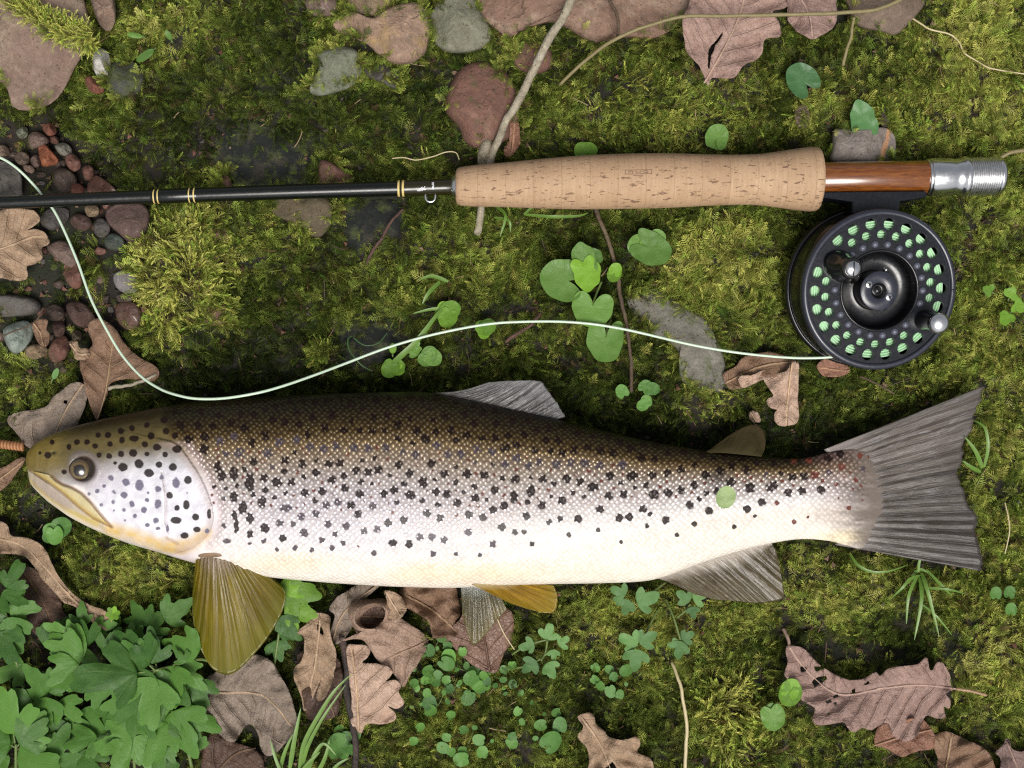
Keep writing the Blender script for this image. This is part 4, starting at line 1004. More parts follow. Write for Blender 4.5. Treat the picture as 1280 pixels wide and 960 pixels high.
def leaf_sheet(poly, mid, holes, z0, curl, seed, st=4.0, thick=0.00028):
    r = np.random.default_rng(seed)
    out = cr(poly, 4, True)
    out = resample(out, max(24, int(plen(out) / 3.2)), True)
    # fine, slightly ragged natural edge
    ds = np.arange(len(out))
    c = out.mean(0)
    nrm = unit(out - c)
    out = out + nrm * ((fbm(ds / 3.0, ds * 0 + seed, 3, seed) - 0.5) * 2.6)[:, None]
    hs = [np.array(h, float).reshape(-1, 2) for h in holes]
    x0, y0 = out.min(0); x1, y1 = out.max(0)
    gx_, gy_ = np.meshgrid(np.arange(x0, x1, st), np.arange(y0, y1, st * 0.87))
    gx_ = gx_ + (np.arange(gx_.shape[0])[:, None] % 2) * st / 2
    q = np.c_[gx_.ravel(), gy_.ravel()]
    q = q[pip(q[:, 0], q[:, 1], out)]
    de, _ = pdist(q[:, 0], q[:, 1], np.vstack([out, out[:1]]))
    q = q[de > st * 0.45]
    for h in hs:
        if len(q): q = q[~pip(q[:, 0], q[:, 1], h)]
    vs = [Vector(p) for p in out]; ed = [(k, (k + 1) % len(out)) for k in range(len(out))]
    for h in hs:
        h = resample(h, max(8, int(plen(h) / 3)), True) + r.normal(0, 0.4, (max(8, int(plen(h) / 3)), 2))
        b = len(vs); vs += [Vector(p) for p in h]; ed += [(b + k, b + (k + 1) % len(h)) for k in range(len(h))]
    vs += [Vector(p) for p in q]
    V, E, F, *_ = delaunay_2d_cdt(vs, ed, [], 0, 1e-5)
    V = np.array([tuple(p) for p in V]); F = np.array([f for f in F if len(f) == 3])
    cen = V[F].mean(1)
    ok = pip(cen[:, 0], cen[:, 1], out)
    for h in hs: ok &= ~pip(cen[:, 0], cen[:, 1], h)
    F = F[ok]
    ml = cr(mid, 6)
    dd, side, s = pdist(V[:, 0], V[:, 1], ml, True)
    de, _ = pdist(V[:, 0], V[:, 1], np.vstack([out, out[:1]]))
    size_ = max(x1 - x0, y1 - y0)
    u = V[:, 0] / size_; w = V[:, 1] / size_
    curl = curl * 1.75
    z = curl * 1e-3 * (1.5 * (fbm(u * 2.6 + seed, w * 2.6, 2, seed) - 0.5) * 2 + 0.5 * (fbm(u * 8 + seed, w * 8, 2, seed + 3) - 0.5))
    z += curl * 1e-3 * 0.9 * np.exp(-de / 9.0) * (fbm(u * 5 + seed, w * 5, 2, seed + 8) * 2.2 - 0.75)      # curled rims
    z -= curl * 1e-3 * 0.35 * np.exp(-dd / 6.0)                                                     # midrib fold
    ph = (s - dd * 0.75) / 21.0
    z += curl * 1e-3 * 0.22 * np.cos(2 * np.pi * ph) * sstep(2, 14, dd)                              # pleats between side veins
    z = z0 + z - z.mean()
    top = Wn(V[:, 0], V[:, 1], z)
    F = face_up(top, [F])[0]
    # thickness: lower skin and rim
    bot = top - np.array([0, 0, thick]); n = len(top)
    ee = np.concatenate([F[:, [0, 1]], F[:, [1, 2]], F[:, [2, 0]]])
    key = set(map(tuple, ee)); bnd = np.array([e for e in key if (e[1], e[0]) not in key])
    rim = np.stack([bnd[:, 1], bnd[:, 0], bnd[:, 0] + n, bnd[:, 1] + n], -1)
    vv = np.vstack([top, bot])
    a = {'s': np.tile(s, 2), 'd': np.tile(dd * np.where(side == 0, 1, side), 2)}
    mz = np.array([z[np.argmin((V[:, 0] - p[0]) ** 2 + (V[:, 1] - p[1]) ** 2)] for p in ml])
    return vv, [F, F[:, ::-1] + n, rim], a, Wn(ml[:, 0], ml[:, 1], mz)
for i, (key, lab, poly, mid, holes, zb, mt, curl) in enumerate(LEAVES):
    c = np.asarray(poly, float).mean(0)
    z0 = max(float(ground(c[0], c[1])) + 0.0035, -0.004) * 0.4 + zb * 1e-3 * 0.75
    r_ = thing("dead_leaf", W(c[0], c[1], z0 - 0.002), lab, "dead leaf", "dead leaves scattered over the moss")
    v, f, a, rib = leaf_sheet(poly, mid, holes, z0, curl, 40 + i)
    part("leaf_blade", v, f, LM[mt], r_, attrs=a)
    rb = resample(rib, max(8, len(rib)))
    rv, rf = tube(rb + np.array([0, 0, 0.00012]), np.linspace(0.00042, 0.00016, len(rb)), 6)
    part("midrib", rv, rf, LM[mt], r_, attrs={'s': np.zeros(len(rv)), 'd': np.zeros(len(rv))})
    if key == 'bigoak':
        p = np.vstack([rib[:1], Wn(np.array([1215, 1233]), np.array([864, 869]), np.array([0.007, 0.004]))])
        tv, tf = tube(cr(p, 5), 0.0007, 7); part("leaf_stalk", tv, tf, LM['leaf_brown'], r_, attrs={'s': np.zeros(len(tv)), 'd': np.zeros(len(tv))})
        p = np.vstack([rib[-1:], Wn(np.array([985, 979]), np.array([798, 786]), np.array([0.006, 0.003]))])
        tv, tf = tube(cr(p, 5), 0.0008, 7); part("leaf_tip", tv, tf, LM['leaf_purple'], r_, attrs={'s': np.zeros(len(tv)), 'd': np.zeros(len(tv))})
# curled leaf by the belly: a rolled rim round a dark hollow
cl = thing("dead_leaf", W(470, 762, 0.002), "dead leaf curled into a ring with a dark hollow, against the belly of the fish", "dead leaf", "dead leaves scattered over the moss")
th = np.linspace(-0.35, 1.62 * np.pi, 60); M = MB()
hh = np.linspace(0, 1, 8)
for_r = 18 + 2.0 * np.sin(th * 2.3)
vx = 463 + np.outer(1 - 0.18 * (1 - hh), for_r * np.cos(th)) + 9 * (1 - hh)[:, None]
vy = 771 - np.outer(1 - 0.18 * (1 - hh), for_r * 0.95 * np.sin(th)) + 3 * (1 - hh)[:, None]
vz = -0.003 + 0.014 * hh[:, None] + 0.0012 * np.sin(th * 3)[None]
v = Wn(vx, vy, vz).reshape(-1, 3)
M.add(v, grid_faces(8, 60), s=np.tile(th * 18, 8), d=np.repeat(hh * 30 + 3, 60))
ro = for_r + 9 + 3 * np.sin(th * 3.1)
vx2 = 463 + np.outer(np.linspace(0, 1, 6), (ro - for_r) * np.cos(th)) + (for_r * np.cos(th))[None]
vy2 = 771 - np.outer(np.linspace(0, 1, 6), (ro - for_r) * 0.95 * np.sin(th)) - (for_r * 0.95 * np.sin(th))[None]
vz2 = 0.0112 + 0.0012 * np.sin(th * 3)[None] - 0.008 * (np.linspace(0, 1, 6) ** 1.6)[:, None]
M.add(Wn(vx2, vy2, vz2).reshape(-1, 3), grid_faces(6, 60), s=np.tile(th * 18, 6), d=np.repeat(np.linspace(3, 30, 6), 60))
M.part("rolled_blade", LM['leaf_pinktan'], cl)
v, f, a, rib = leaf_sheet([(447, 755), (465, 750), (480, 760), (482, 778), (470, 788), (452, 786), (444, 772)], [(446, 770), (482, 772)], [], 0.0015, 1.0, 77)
part("hollow_shade", v, f, LM['leaf_dark'], cl, attrs=a)  # dark leaf sheet laid in the ring to stand for the hollow's shade
v, f, a, rib = leaf_sheet([(480, 738), (500, 744), (508, 758), (503, 772), (492, 776), (482, 768), (484, 752)], [(482, 740), (500, 770)], [], 0.010, 2.0, 78)
part("outer_blade", v, f, LM['leaf_tan'], cl, attrs=a)

# ------------------------------------------------------------------ twigs, stalks, threads
m_bark_pale = m_stone('bark_pale', (0.46,0.41,0.30), (0.33,0.28,0.20), (0.52,0.48,0.38), speck=0.3)
m_bark_dark = m_stone('bark_dark', (0.045,0.032,0.027), (0.025,0.018,0.016), (0.08,0.05,0.04), speck=0.3)
m_bark_brown = m_stone('bark_brown', (0.13,0.085,0.05), (0.08,0.05,0.03), (0.18,0.13,0.075), speck=0.3)
m_bark_red = m_stone('bark_red', (0.15,0.08,0.06), (0.09,0.045,0.035), speck=0.3)
m_olive = m_plain('stalk_olive', (0.20,0.165,0.075), 0.6, var=0.3)
m_straw = m_plain('straw', (0.50,0.42,0.24), 0.5, var=0.2)
m_grass = m_plain('grass_green', (0.10,0.19,0.025), 0.45, var=0.3, vs=200)
m_thread = m_plain('thread_green', (0.045,0.10,0.03), 0.4)
TWIGS = [
 ("thick pale stick leading from the top edge down under the cork handle", "stick", m_bark_pale, [(732,-50,24),(706,15,23),(684,55,17),(665,92,11),(646,130,8),(628,165,5),(614,200,2),(604,240,-1),(599,270,-1),(596,292,-3)], 5.2, 4.6, 0.22),
 ("long thin olive stalk running across the red brown slab and the large slit leaf", "stalk", m_olive, [(1160,-20,12),(1120,2,14),(1080,14,15),(1000,18,16),(930,20,17),(860,20,19),(810,33,20),(770,49,18),(735,74,9),(700,106,1)], 2.6, 2.2, 0.2),
 ("thin grey twig hooked over the lower edge of the red brown slab", "twig", m_bark_brown, [(757,-20,20),(763,2,20),(771,20,20),(773,40,18),(766,52,12),(748,60,6)], 2.4, 1.6, 0.3),
 ("brown wiry twig running down from the cork handle past the round leaves", "twig", m_bark_brown, [(742,250,2),(747,268,3),(756,290,4),(766,322,3),(774,352,4),(775,372,3),(781,395,3),(785,422,2),(789,452,1),(790,490,-2)], 3.0, 2.2, 0.3),
 ("bent pale straw standing at the bottom edge", "straw", m_straw, [(840,828,2),(847,845,6),(852,865,8),(858,900,8),(857,940,7),(856,985,6)], 1.9, 2.4, 0.1),
 ("dark stick under the torn dead leaves at the bottom edge", "stick", m_bark_dark, [(428,795,2),(432,830,3),(436,870,3),(441,905,2),(445,960,2),(447,990,2)], 5.0, 3.6, 0.25),
 ("reddish brown twig in the moss just below the hook keeper of the rod", "twig", m_bark_red, [(458,330,-3),(470,308,0),(478,296,1),(490,276,0),(504,262,-2)], 2.3, 1.6, 0.3),
 ("long pale root fibre winding in from the right edge near the top", "root", m_straw, [(1136,20,2),(1148,28,4),(1164,37,5),(1185,42,5),(1198,52,4),(1206,66,5),(1224,78,4),(1240,86,5),(1285,93,3)], 1.2, 0.9, 0.15),
 ("thin tan stalk standing in the moss below the brown grey stone", "stalk", m_olive, [(1054,82,1),(1059,62,5),(1064,42,10),(1068,22,15)], 2.2, 1.8, 0.2),
 ("tan root running out at the right edge above the metal butt of the rod", "root", m_olive, [(1228,206,0),(1246,200,3),(1262,191,4),(1300,186,2)], 2.2, 2.6, 0.2),
 ("short rusty twig in the moss left of the round leaves under the fly line", "twig", m_bark_red, [(632,428,-1),(650,415,2),(664,405,2),(676,392,0)], 2.4, 1.8, 0.25),
 ("dark green thread looped on dark slate above the fly line", "thread", m_thread, [(484,416,0),(474,428,2),(462,432,2),(452,430,2),(442,422,1)], 0.9, 0.9, 0.0),
 ("dark green thread curving under the fly line", "thread", m_thread, [(440,420,0),(435,424,2),(436,436,3),(444,448,3),(454,458,2),(466,464,0)], 0.9, 0.9, 0.0),
 ("thin dry straw beside the right tail lobe", "straw", m_straw, [(1256,628,2),(1260,645,4),(1262,662,4),(1259,680,3),(1256,692,1)], 0.9, 0.7, 0.0),
 ("grey twig end between the brown leaf under the line and the back of the fish", "twig", m_bark_pale, [(136,486,2),(150,483,4),(166,480,4),(184,474,3),(196,468,2)], 2.6, 1.8, 0.3),
 ("thin curved straw in the moss above the hook keeper", "straw", m_straw, [(490,198,2),(505,197,4),(520,200,4),(540,196,4),(558,190,4),(570,191,3),(574,200,1)], 0.8, 0.7, 0.0),
 ("fine grey twig on the pale blue green pebble", "twig", m_bark_brown, [(4,420,9),(18,414,9),(34,408,9),(48,398,8),(54,384,6)], 1.0, 0.8, 0.2),
 ("fine straw on the clear pelvic fin and the wet leaf", "straw", m_straw, [(607,742,8),(616,758,9),(621,772,8),(630,792,7),(643,812,4)], 0.8, 0.7, 0.0),
 ("thin twig in the moss beside the reel, below its lower left rim", "twig", m_bark_brown, [(1075,470,1),(1092,478,3),(1108,486,3),(1118,492,1)], 1.5, 1.0, 0.2),
]
for lab, nm, mt, pts, r0, r1, jag in TWIGS:
    q = cr([(a, b) for a, b, _ in pts], 7); zz = np.interp(np.linspace(0, 1, len(q)), np.linspace(0, 1, len(pts)), [p[2] for p in pts]) * 1e-3
    P = Wn(q[:, 0], q[:, 1], zz)
    if jag:
        P = P + np.stack([fbm(np.arange(len(q)) / 4.0, np.full(len(q), r0), 2, 5) - .5, fbm(np.arange(len(q)) / 4.0, np.full(len(q), r1 + 9), 2, 6) - .5, np.zeros(len(q))], -1) * r0 * S * 1.2
    rad = np.linspace(r0, r1, len(q)) * S * (1 + 0.5 * jag * (fbm(np.arange(len(q)) / 3.0, np.full(len(q), r0 * 7), 2, 8) - 0.5) * 2)
    v, f = tube(P, rad, 10 if r0 > 3 else 7, jag * 0.35)
    solo(nm, v, f, mt, lab, nm)
# pale snapped knot beside the stick above the cork
v, f = stone_shape([(601, 180), (607, 172), (615, 176), (612, 196), (606, 208), (598, 206), (597, 192)], -0.004, 0.006, 91, n=24, rings=7, facets=2, lump=0.15)
solo("bark_chip", v, f, m_bark_pale, "pale knobbly chip of bark beside the stick where it goes under the cork handle", "bark chip")
# catkin at the left edge by the snout
ct = thing("catkin", W(8, 556, 0.004), "orange brown ridged catkin at the left edge in front of the snout", "catkin")
m_catkin = m_plain('catkin', (0.34,0.16,0.07), 0.6, var=0.35)
for k in range(11):
    x = -12 + 4 * k
    v, f = rev((0, 0, 0), [(0.0002, -0.0007), (0.0021, -0.0004), (0.0023, 0.0001), (0.0019, 0.0006), (0.0002, 0.0008)], 12)
    v = np.stack([v[:, 2], v[:, 0], v[:, 1]], -1) + np.array(W(x, 555 + 0.12 * x, 0.004))
    part("catkin_scale", v, f, m_catkin, ct)
# ------------------------------------------------------------------ green plants
G_herb = m_green('leaf_herb', (0.028,0.088,0.014), (0.058,0.145,0.026), (0.12,0.20,0.05), 0.45, 0.25, nv=13)
G_bright = m_green('leaf_bright', (0.10,0.22,0.02), (0.15,0.30,0.03), (0.22,0.36,0.08), 0.45, 0.35, nv=9)
G_round = m_green('leaf_round', (0.065,0.15,0.026), (0.10,0.20,0.04), (0.16,0.25,0.09), 0.42, 0.2, nv=11)
G_deep = m_green('leaf_deep', (0.035,0.105,0.035), (0.055,0.14,0.05), (0.12,0.22,0.10), 0.35, 0.15, coat=0.2, nv=10)
G_blue = m_green('leaf_blue', (0.052,0.125,0.038), (0.085,0.18,0.055), (0.17,0.26,0.13), 0.5, 0.2, nv=7)
G_tiny = m_green('leaf_tiny', (0.050,0.140,0.026), (0.085,0.20,0.042), (0.2,0.33,0.12), 0.45, 0.25, nv=5)
m_stem = m_plain('stem_green', (0.11,0.16,0.04), 0.5, var=0.25)
def shape_round(notch=0.9, half=0.30, wob=0.03, seed=0):
    """kidney / heart leaf with a sinus behind the stalk; th=0 is the tip"""
    def r(th):
        a = np.abs(th)
        return (1 + 0.6 * wob * np.sin(th * 3 + seed) + 0.35 * wob * np.sin(th * 7 + seed * 2)) * (1 - notch * np.exp(-((np.pi - a) / half) ** 2)) * (1 + 0.10 * np.cos(2 * th))
    return r
def shape_lobed(seed=0, teeth=0.11, deep=0.5, spread=1.05, k=3):
    rr = np.random.default_rng(seed)
    la = np.linspace(-spread, spread, k) + rr.normal(0, 0.06, k)
    ll = (1 - 0.28 * np.abs(la) / spread) * rr.uniform(0.9, 1.08, k)
    def r(th):
        o = np.full_like(th, 0.16)
        for a, l in zip(la, ll):
            dd = (th - a) / (2 * spread / (k - 1))
            o = np.maximum(o, l * (1 - deep * np.abs(dd) ** 1.8 * 1.6))
        o = np.maximum(o, 0.10)
        t = teeth * np.abs(np.sin(th * 7.5 + seed)) ** 0.8 * (np.abs(th) < spread * 1.7)
        return o * (0.94 + t) * np.where(np.abs(th) > spread * 1.6, np.maximum(0.15, 1 - (np.abs(th) - spread * 1.6) * 2.2), 1)
    return r
def shape_oval(w=0.55):
    def r(th):
        # ellipse seen from its base end
        c = np.cos(th); s = np.sin(th)
        a, b = 0.5, 0.5 * w
        A = (c / a) ** 2 + (s / b) ** 2; Bq = -2 * c / a
        return np.maximum(0.03, -Bq / A)
    return r
def gleaf(px, py, ang, L, shape, z, cup=0.12, tiltx=0.0, tilty=0.0, seed=0, segs=56, rings=6, wide=1.0, fold=0.0):
    """leaf blade: stalk point (px,py), pointing at ang degrees (photo, counter-clockwise from right), length L px, height z m"""
    r = np.random.default_rng(seed)
    th = np.linspace(-np.pi, np.pi, segs)
    R = shape(th)
    t = np.linspace(0, 1, rings + 1)[1:]
    lx = np.outer(t, R * np.cos(th)) * L; ly = np.outer(t, R * np.sin(th)) * L * wide
    rad = np.outer(t, R)
    zz = cup * L * (rad ** 2) + 0.10 * L * (fbm(lx / L * 2.2 + seed, ly / L * 2.2, 2, seed) - 0.5) * 2 * t[:, None] + fold * np.abs(ly)
    zz += tiltx * lx + tilty * ly
    a = math.radians(ang)
    X = px + lx * math.cos(a) + ly * math.sin(a); Y = py - lx * math.sin(a) + ly * math.cos(a)
    Z = z + zz * S
    v = np.vstack([Wn(X, Y, Z).reshape(-1, 3), Wn(px, py, z)])
    j = np.arange(segs - 1)
    f = [grid_faces(rings, segs), np.stack([np.full(segs - 1, rings * segs), j + 1, j], -1)]
    v0 = v; f = face_up(v0, f)
    at = {'ang': np.append(np.tile(th, rings), 0), 'rad': np.append(rad.ravel(), 0), 'tone': np.full(len(v), r.uniform(0, 1.0) ** 1.5 + 0.25 * (fbm(lx.mean() / 9 + seed * 3, 1.0, 1, 3) - 0.5))}
    return v, f, at
def stalk(pts, r0, r1, root, mat=None, name="stalk"):
    p = np.asarray(pts, float)
    q = cr(p, 5)
    q[:, 2] -= 0.7
    v, f = tube(Wn(q[:, 0], q[:, 1], q[:, 2] * 1e-3), np.linspace(r0, r1, len(q)) * S, 7)
    return part(name, v, f, mat or m_stem, root)
gs = [0]
def add_leaf(root, x, y, ang, L, shape, zmm, mat, **kw):
    gs[0] += 1
    kw.setdefault('seed', gs[0])
    v, f, a = gleaf(x, y, ang, L, shape, zmm * 1e-3, **kw)
    return part("leaf", v, f, mat, root, attrs=a)
# round celandine leaves in the middle ------------------------------------------------------
ce = thing("celandine", W(735, 375, 0), "celandine plant with several round heart shaped leaves crossed by the fly line", "celandine")
add_leaf(ce, 706, 350, 168, 28, shape_round(0.85, 0.34, 0.04, 1), 7, G_round, wide=1.05)
add_leaf(ce, 731, 331, 100, 27, shape_round(0.7, 0.4, 0.10, 4), 9, G_round, wide=0.62)
add_leaf(ce, 737, 323, 20, 16, shape_round(0.6, 0.4, 0.10, 5), 8, G_round, wide=0.8)
add_leaf(ce, 732, 338, 290, 24, shape_round(0.6, 0.5, 0.12, 6), 10, G_bright, wide=0.8, fold=-0.12)
add_leaf(ce, 741, 384, 262, 23, shape_round(0.9, 0.36, 0.05, 2), 7, G_round, wide=1.25)
add_leaf(ce, 757, 423, 262, 27, shape_round(0.9, 0.32, 0.07, 3), 5, G_round, wide=0.95)
stalk([(703,348,7),(716,341,6),(728,332,7)], 1.6, 1.4, ce); stalk([(741,380,7),(746,366,3),(752,352,1)], 1.6, 1.5, ce); stalk([(757,420,5),(760,408,2),(764,400,0)], 1.5, 1.4, ce)
def single(lab, leaves, mat, name="celandine", cat="plant", group=None, stems=()):
    x, y = leaves[0][0], leaves[0][1]
    g = float(ground(x, y))
    t = thing(name, W(x, y, g), lab, cat, group)
    for (a, b, an, L, sh, z, *rest) in leaves:
        add_leaf(t, a, b, an, L, sh, z, mat, **(rest[0] if rest else {}))
        stalk([(a, b, z - 1.0), (a + 4 * math.cos(math.radians(an + 180)), b - 4 * math.sin(math.radians(an + 180)), z - 2), (a + 7 * math.cos(math.radians(an + 200)), b - 7 * math.sin(math.radians(an + 200)), g * 1e3)], 1.1, 1.0, t)
    for s_ in stems: stalk(s_, 1.2, 1.0, t)
    return t
single("green leaf split into two round lobes below the middle of the cork handle", [(811,310,165,24,shape_round(0.9,0.35,0.05,2),6,dict(wide=0.85)), (811,309,330,27,shape_round(0.8,0.4,0.05,3),7,dict(wide=0.85)), (816,303,40,17,shape_round(0.7,0.4,0.05,3),6,dict(wide=0.9))], G_round)
single("tiny bright two lobed leaf against the wiry brown twig", [(769,338,70,9,shape_round(0.7,0.4),7), (768,342,250,10,shape_round(0.7,0.4),6)], G_bright)
single("round dark green leaf in the moss near the top, below the large slit dead leaf", [(1004,101,128,22,shape_round(0.75,0.3,0.03,2),5,dict(wide=1.0))], G_deep)
single("dark green leaf cut square beside the stone with the orange vein", [(1080,152,110,24,shape_round(0.4,0.5,0.12,7),6,dict(wide=0.75)), (1078,152,60,18,shape_round(0.4,0.5,0.12,7),5,dict(wide=0.8))], G_deep)
single("three small rounded leaflets in the moss above the cork handle", [(896,172,75,16,shape_round(0.8,0.3),5), (896,176,200,11,shape_round(0.5,0.4),4), (897,177,330,11,shape_round(0.5,0.4),4)], G_round)
single("bright leaf half hidden by the upper edge of the cork handle", [(731,190,150,13,shape_round(0.8,0.35),3), (733,190,30,13,shape_round(0.8,0.35),3)], G_bright)
single("bright notched leaf to the left of the large holed oak leaf", [(988,866,255,16,shape_round(0.9,0.35),9), (988,862,70,13,shape_round(0.9,0.35),9)], G_bright)
single("pair of pale green leaves below the bright notched leaf", [(966,893,100,13,shape_round(0.5,0.4),5), (966,895,285,17,shape_round(0.5,0.4),6)], G_round)
single("three small pale round leaves in the moss near the right edge", [(1245,742,90,8,shape_round(0.5,0.3),4), (1262,741,80,8,shape_round(0.5,0.3),4), (1264,762,90,8,shape_round(0.5,0.3),4)], G_tiny)
single("cluster of tiny rounded leaves in the dark below the jaw of the fish", [(66,665,160,12,shape_round(0.5,0.4),3), (68,668,280,12,shape_round(0.5,0.4),4), (75,660,40,14,shape_round(0.5,0.4),3), (62,670,220,9,shape_round(0.5,0.4),3)], G_tiny)
single("seedling with small round leaves beside the broad grass blade in the middle", [(557,388,130,11,shape_round(0.5,0.4),4), (562,388,30,13,shape_round(0.5,0.4),5), (560,396,250,13,shape_round(0.5,0.4),5), (553,392,190,9,shape_round(0.5,0.4),3)], G_bright)
single("seedling with pale leaves touching the fly line left of the round leaves", [(604,410,150,10,shape_round(0.5,0.4),4), (609,409,40,11,shape_round(0.5,0.4),5), (605,414,270,9,shape_round(0.5,0.4),4)], G_bright)
single("seedling of five small leaves right below the fly line in the middle", [(536,444,70,11,shape_round(0.5,0.4),4), (534,448,200,11,shape_round(0.5,0.4),4), (540,446,330,12,shape_round(0.5,0.4),4), (520,434,200,8,shape_round(0.5,0.4),3), (516,440,30,8,shape_round(0.5,0.4),3)], G_round)
single("seedling at the foot of the broad grass blade below the fly line", [(491,442,90,13,shape_oval(0.7),4), (488,460,240,12,shape_round(0.5,0.4),4), (497,457,330,9,shape_round(0.5,0.4),3), (498,462,200,8,shape_round(0.5,0.4),3)], G_bright)
single("tiny clover like leaves in the shade above the back of the fish", [(778,490,120,9,shape_round(0.5,0.4),2), (806,484,60,9,shape_round(0.5,0.4),2), (815,486,0,9,shape_round(0.5,0.4),2), (808,502,100,8,shape_round(0.5,0.4),2), (804,506,220,8,shape_round(0.5,0.4),2)], G_tiny)
single("two small leaves on moss at the top left", [(178,46,170,20,shape_oval(0.35),5), (192,62,215,26,shape_oval(0.4),5), (214,50,120,14,shape_oval(0.5),5)], G_round)
single("small dark leaf on the stone between moss and grass at the left", [(66,474,65,15,shape_oval(0.5),4)], G_blue)
single("bright green leaf clump at the right edge in the moss", [(1262,372,60,16,shape_lobed(3),5), (1268,380,330,16,shape_lobed(4),5), (1240,365,150,14,shape_lobed(5),4), (1262,392,240,16,shape_lobed(6),4)], G_bright)
# small green leaf lying on the fish
lf = thing("leaf_fragment", W(908, 624, 0.036), "small pale green leaf stuck on the flank of the fish", "leaf")
v, f, a = gleaf(902, 635, 68, 29, shape_oval(0.84), 0.0386, cup=0.05, fold=0.10, seed=3)
part("leaf", v, f, m_green('leaf_onfish', (0.24,0.33,0.13), (0.30,0.40,0.17), (0.36,0.44,0.22), 0.4, 0.1, nv=8), lf, attrs=a)
# lobed leaves below the belly ------------------------------------------------------------
def trio(lab, leaves, stems, mat=G_blue):
    x, y = leaves[0][:2]; g = float(ground(x, y))
    t = thing("moschatel", W(x, y, g), lab, "plant", "small plants with lobed leaves below the belly")
    for k, (a, b, an, L, z) in enumerate(leaves): add_leaf(t, a, b, an, L * 0.88, shape_lobed(20 + k + int(a), 0.07, 0.85, 0.85, 3), z, mat, segs=64, wide=1.05)
    for s_ in stems: stalk(s_, 1.5, 1.3, t)
    return t
trio("lobed leaves tucked against the belly between the yellow pelvic fin and the anal fin", [(782,744,150,26,7), (786,750,245,24,6), (797,756,25,34,10)], [[(832,728,3),(818,738,6),(797,756,10)]])
trio("lobed leaves touching the lower edge of the anal fin", [(862,752,140,24,6), (866,748,20,26,7), (866,758,275,18,6)], [[(846,772,2),(856,764,4),(863,755,6)]])
trio("pale lobed three part leaf in the middle of the moss below the belly", [(797,806,155,30,9), (800,804,35,28,9), (796,812,265,32,10)], [[(822,762,2),(812,782,6),(800,806,9)]])
trio("lobed leaf pair beside the top of the bent straw", [(850,806,190,20,8), (852,802,250,26,8), (852,800,30,22,7)], [[(832,748,2),(842,772,7),(851,802,8)]])
trio("grey green lobed leaves right of the wet red brown leaf", [(684,800,75,26,8), (668,806,190,22,8), (698,806,30,20,7), (670,826,220,26,9), (684,828,300,26,9), (692,812,270,16,8)], [[(640,818,2),(660,806,6),(690,798,7)], [(645,835,2),(665,830,5),(690,812,7)], [(684,800,8),(682,815,6),(676,826,8)]])
# tiny round leaved plants at the bottom -----------------------------------------------------
CLUMPS = [("densest clump of tiny round leaves under the wet red brown leaf", (560,830,62,34), 24), ("clump of tiny round leaves in the middle of the bottom moss", (548,872,46,26), 13), ("clump of tiny leaves with a bright rosette near the bottom edge", (565,925,50,30), 12),
          ("sparse tiny leaves left of the crumpled tan leaf at the bottom", (660,900,44,44), 14), ("row of tiny leaves at the edge of the wet red brown leaf", (618,845,34,18), 12), ("few tiny leaves in moss below the pelvic fins", (765,850,26,22), 9), ("pair of tiny leaves beside the dark stick at the bottom", (433,925,16,18), 5)]
for lab, (cx_, cy_, rx_, ry_), cnt in CLUMPS:
    g = float(ground(cx_, cy_))
    t = thing("seedling_clump", W(cx_, cy_, g), lab, "seedlings", "tiny round leaved seedlings at the bottom")
    rr = np.random.default_rng(int(cx_ + cy_)); pts = []
    tr = 0
    while len(pts) < cnt and tr < 4000:
        tr += 1
        a_, q_ = rr.uniform(0, 6.28), math.sqrt(rr.random()); x, y = cx_ + rx_ * q_ * math.cos(a_), cy_ + ry_ * q_ * math.sin(a_)
        if any((x - a) ** 2 + (y - b) ** 2 < 95 for a, b in pts): continue
        if any(pip(np.array([x]), np.array([y]), shrink(LEAVES[k][2], 3))[0] for k in range(len(LEAVES)) if LEAVES[k][0] in ('wetred', 'bottomtan', 'palelobed', 'midleaf')): continue
        pts.append((x, y))
        big = 17 if (cnt == 5) else rr.choice([6, 8, 10, 14], p=[.45, .33, .17, .05])
        an = rr.uniform(0, 360)
        add_leaf(t, x - big * 0.4 * math.cos(math.radians(an)), y + big * 0.4 * math.sin(math.radians(an)), an, big, shape_round(0.35, 0.3, 0.04, cnt) if rr.random() < .6 else shape_oval(0.8), g * 1e3 + rr.uniform(5, 9), G_tiny if rr.random() < .7 else G_blue, segs=24, rings=3, tiltx=rr.normal(0, .2), tilty=rr.normal(0, .2))
    for k in range(len(pts) // 3):
        (a, b), (c_, d_) = pts[3 * k], pts[3 * k + 1]
        if math.hypot(a - c_, b - d_) < 45: stalk([(a, b, g * 1e3 + 5), ((a + c_) / 2 + 2, (b + d_) / 2 + 2, g * 1e3 + 2.5), (c_, d_, g * 1e3 + 5)], 0.8, 0.8, t)
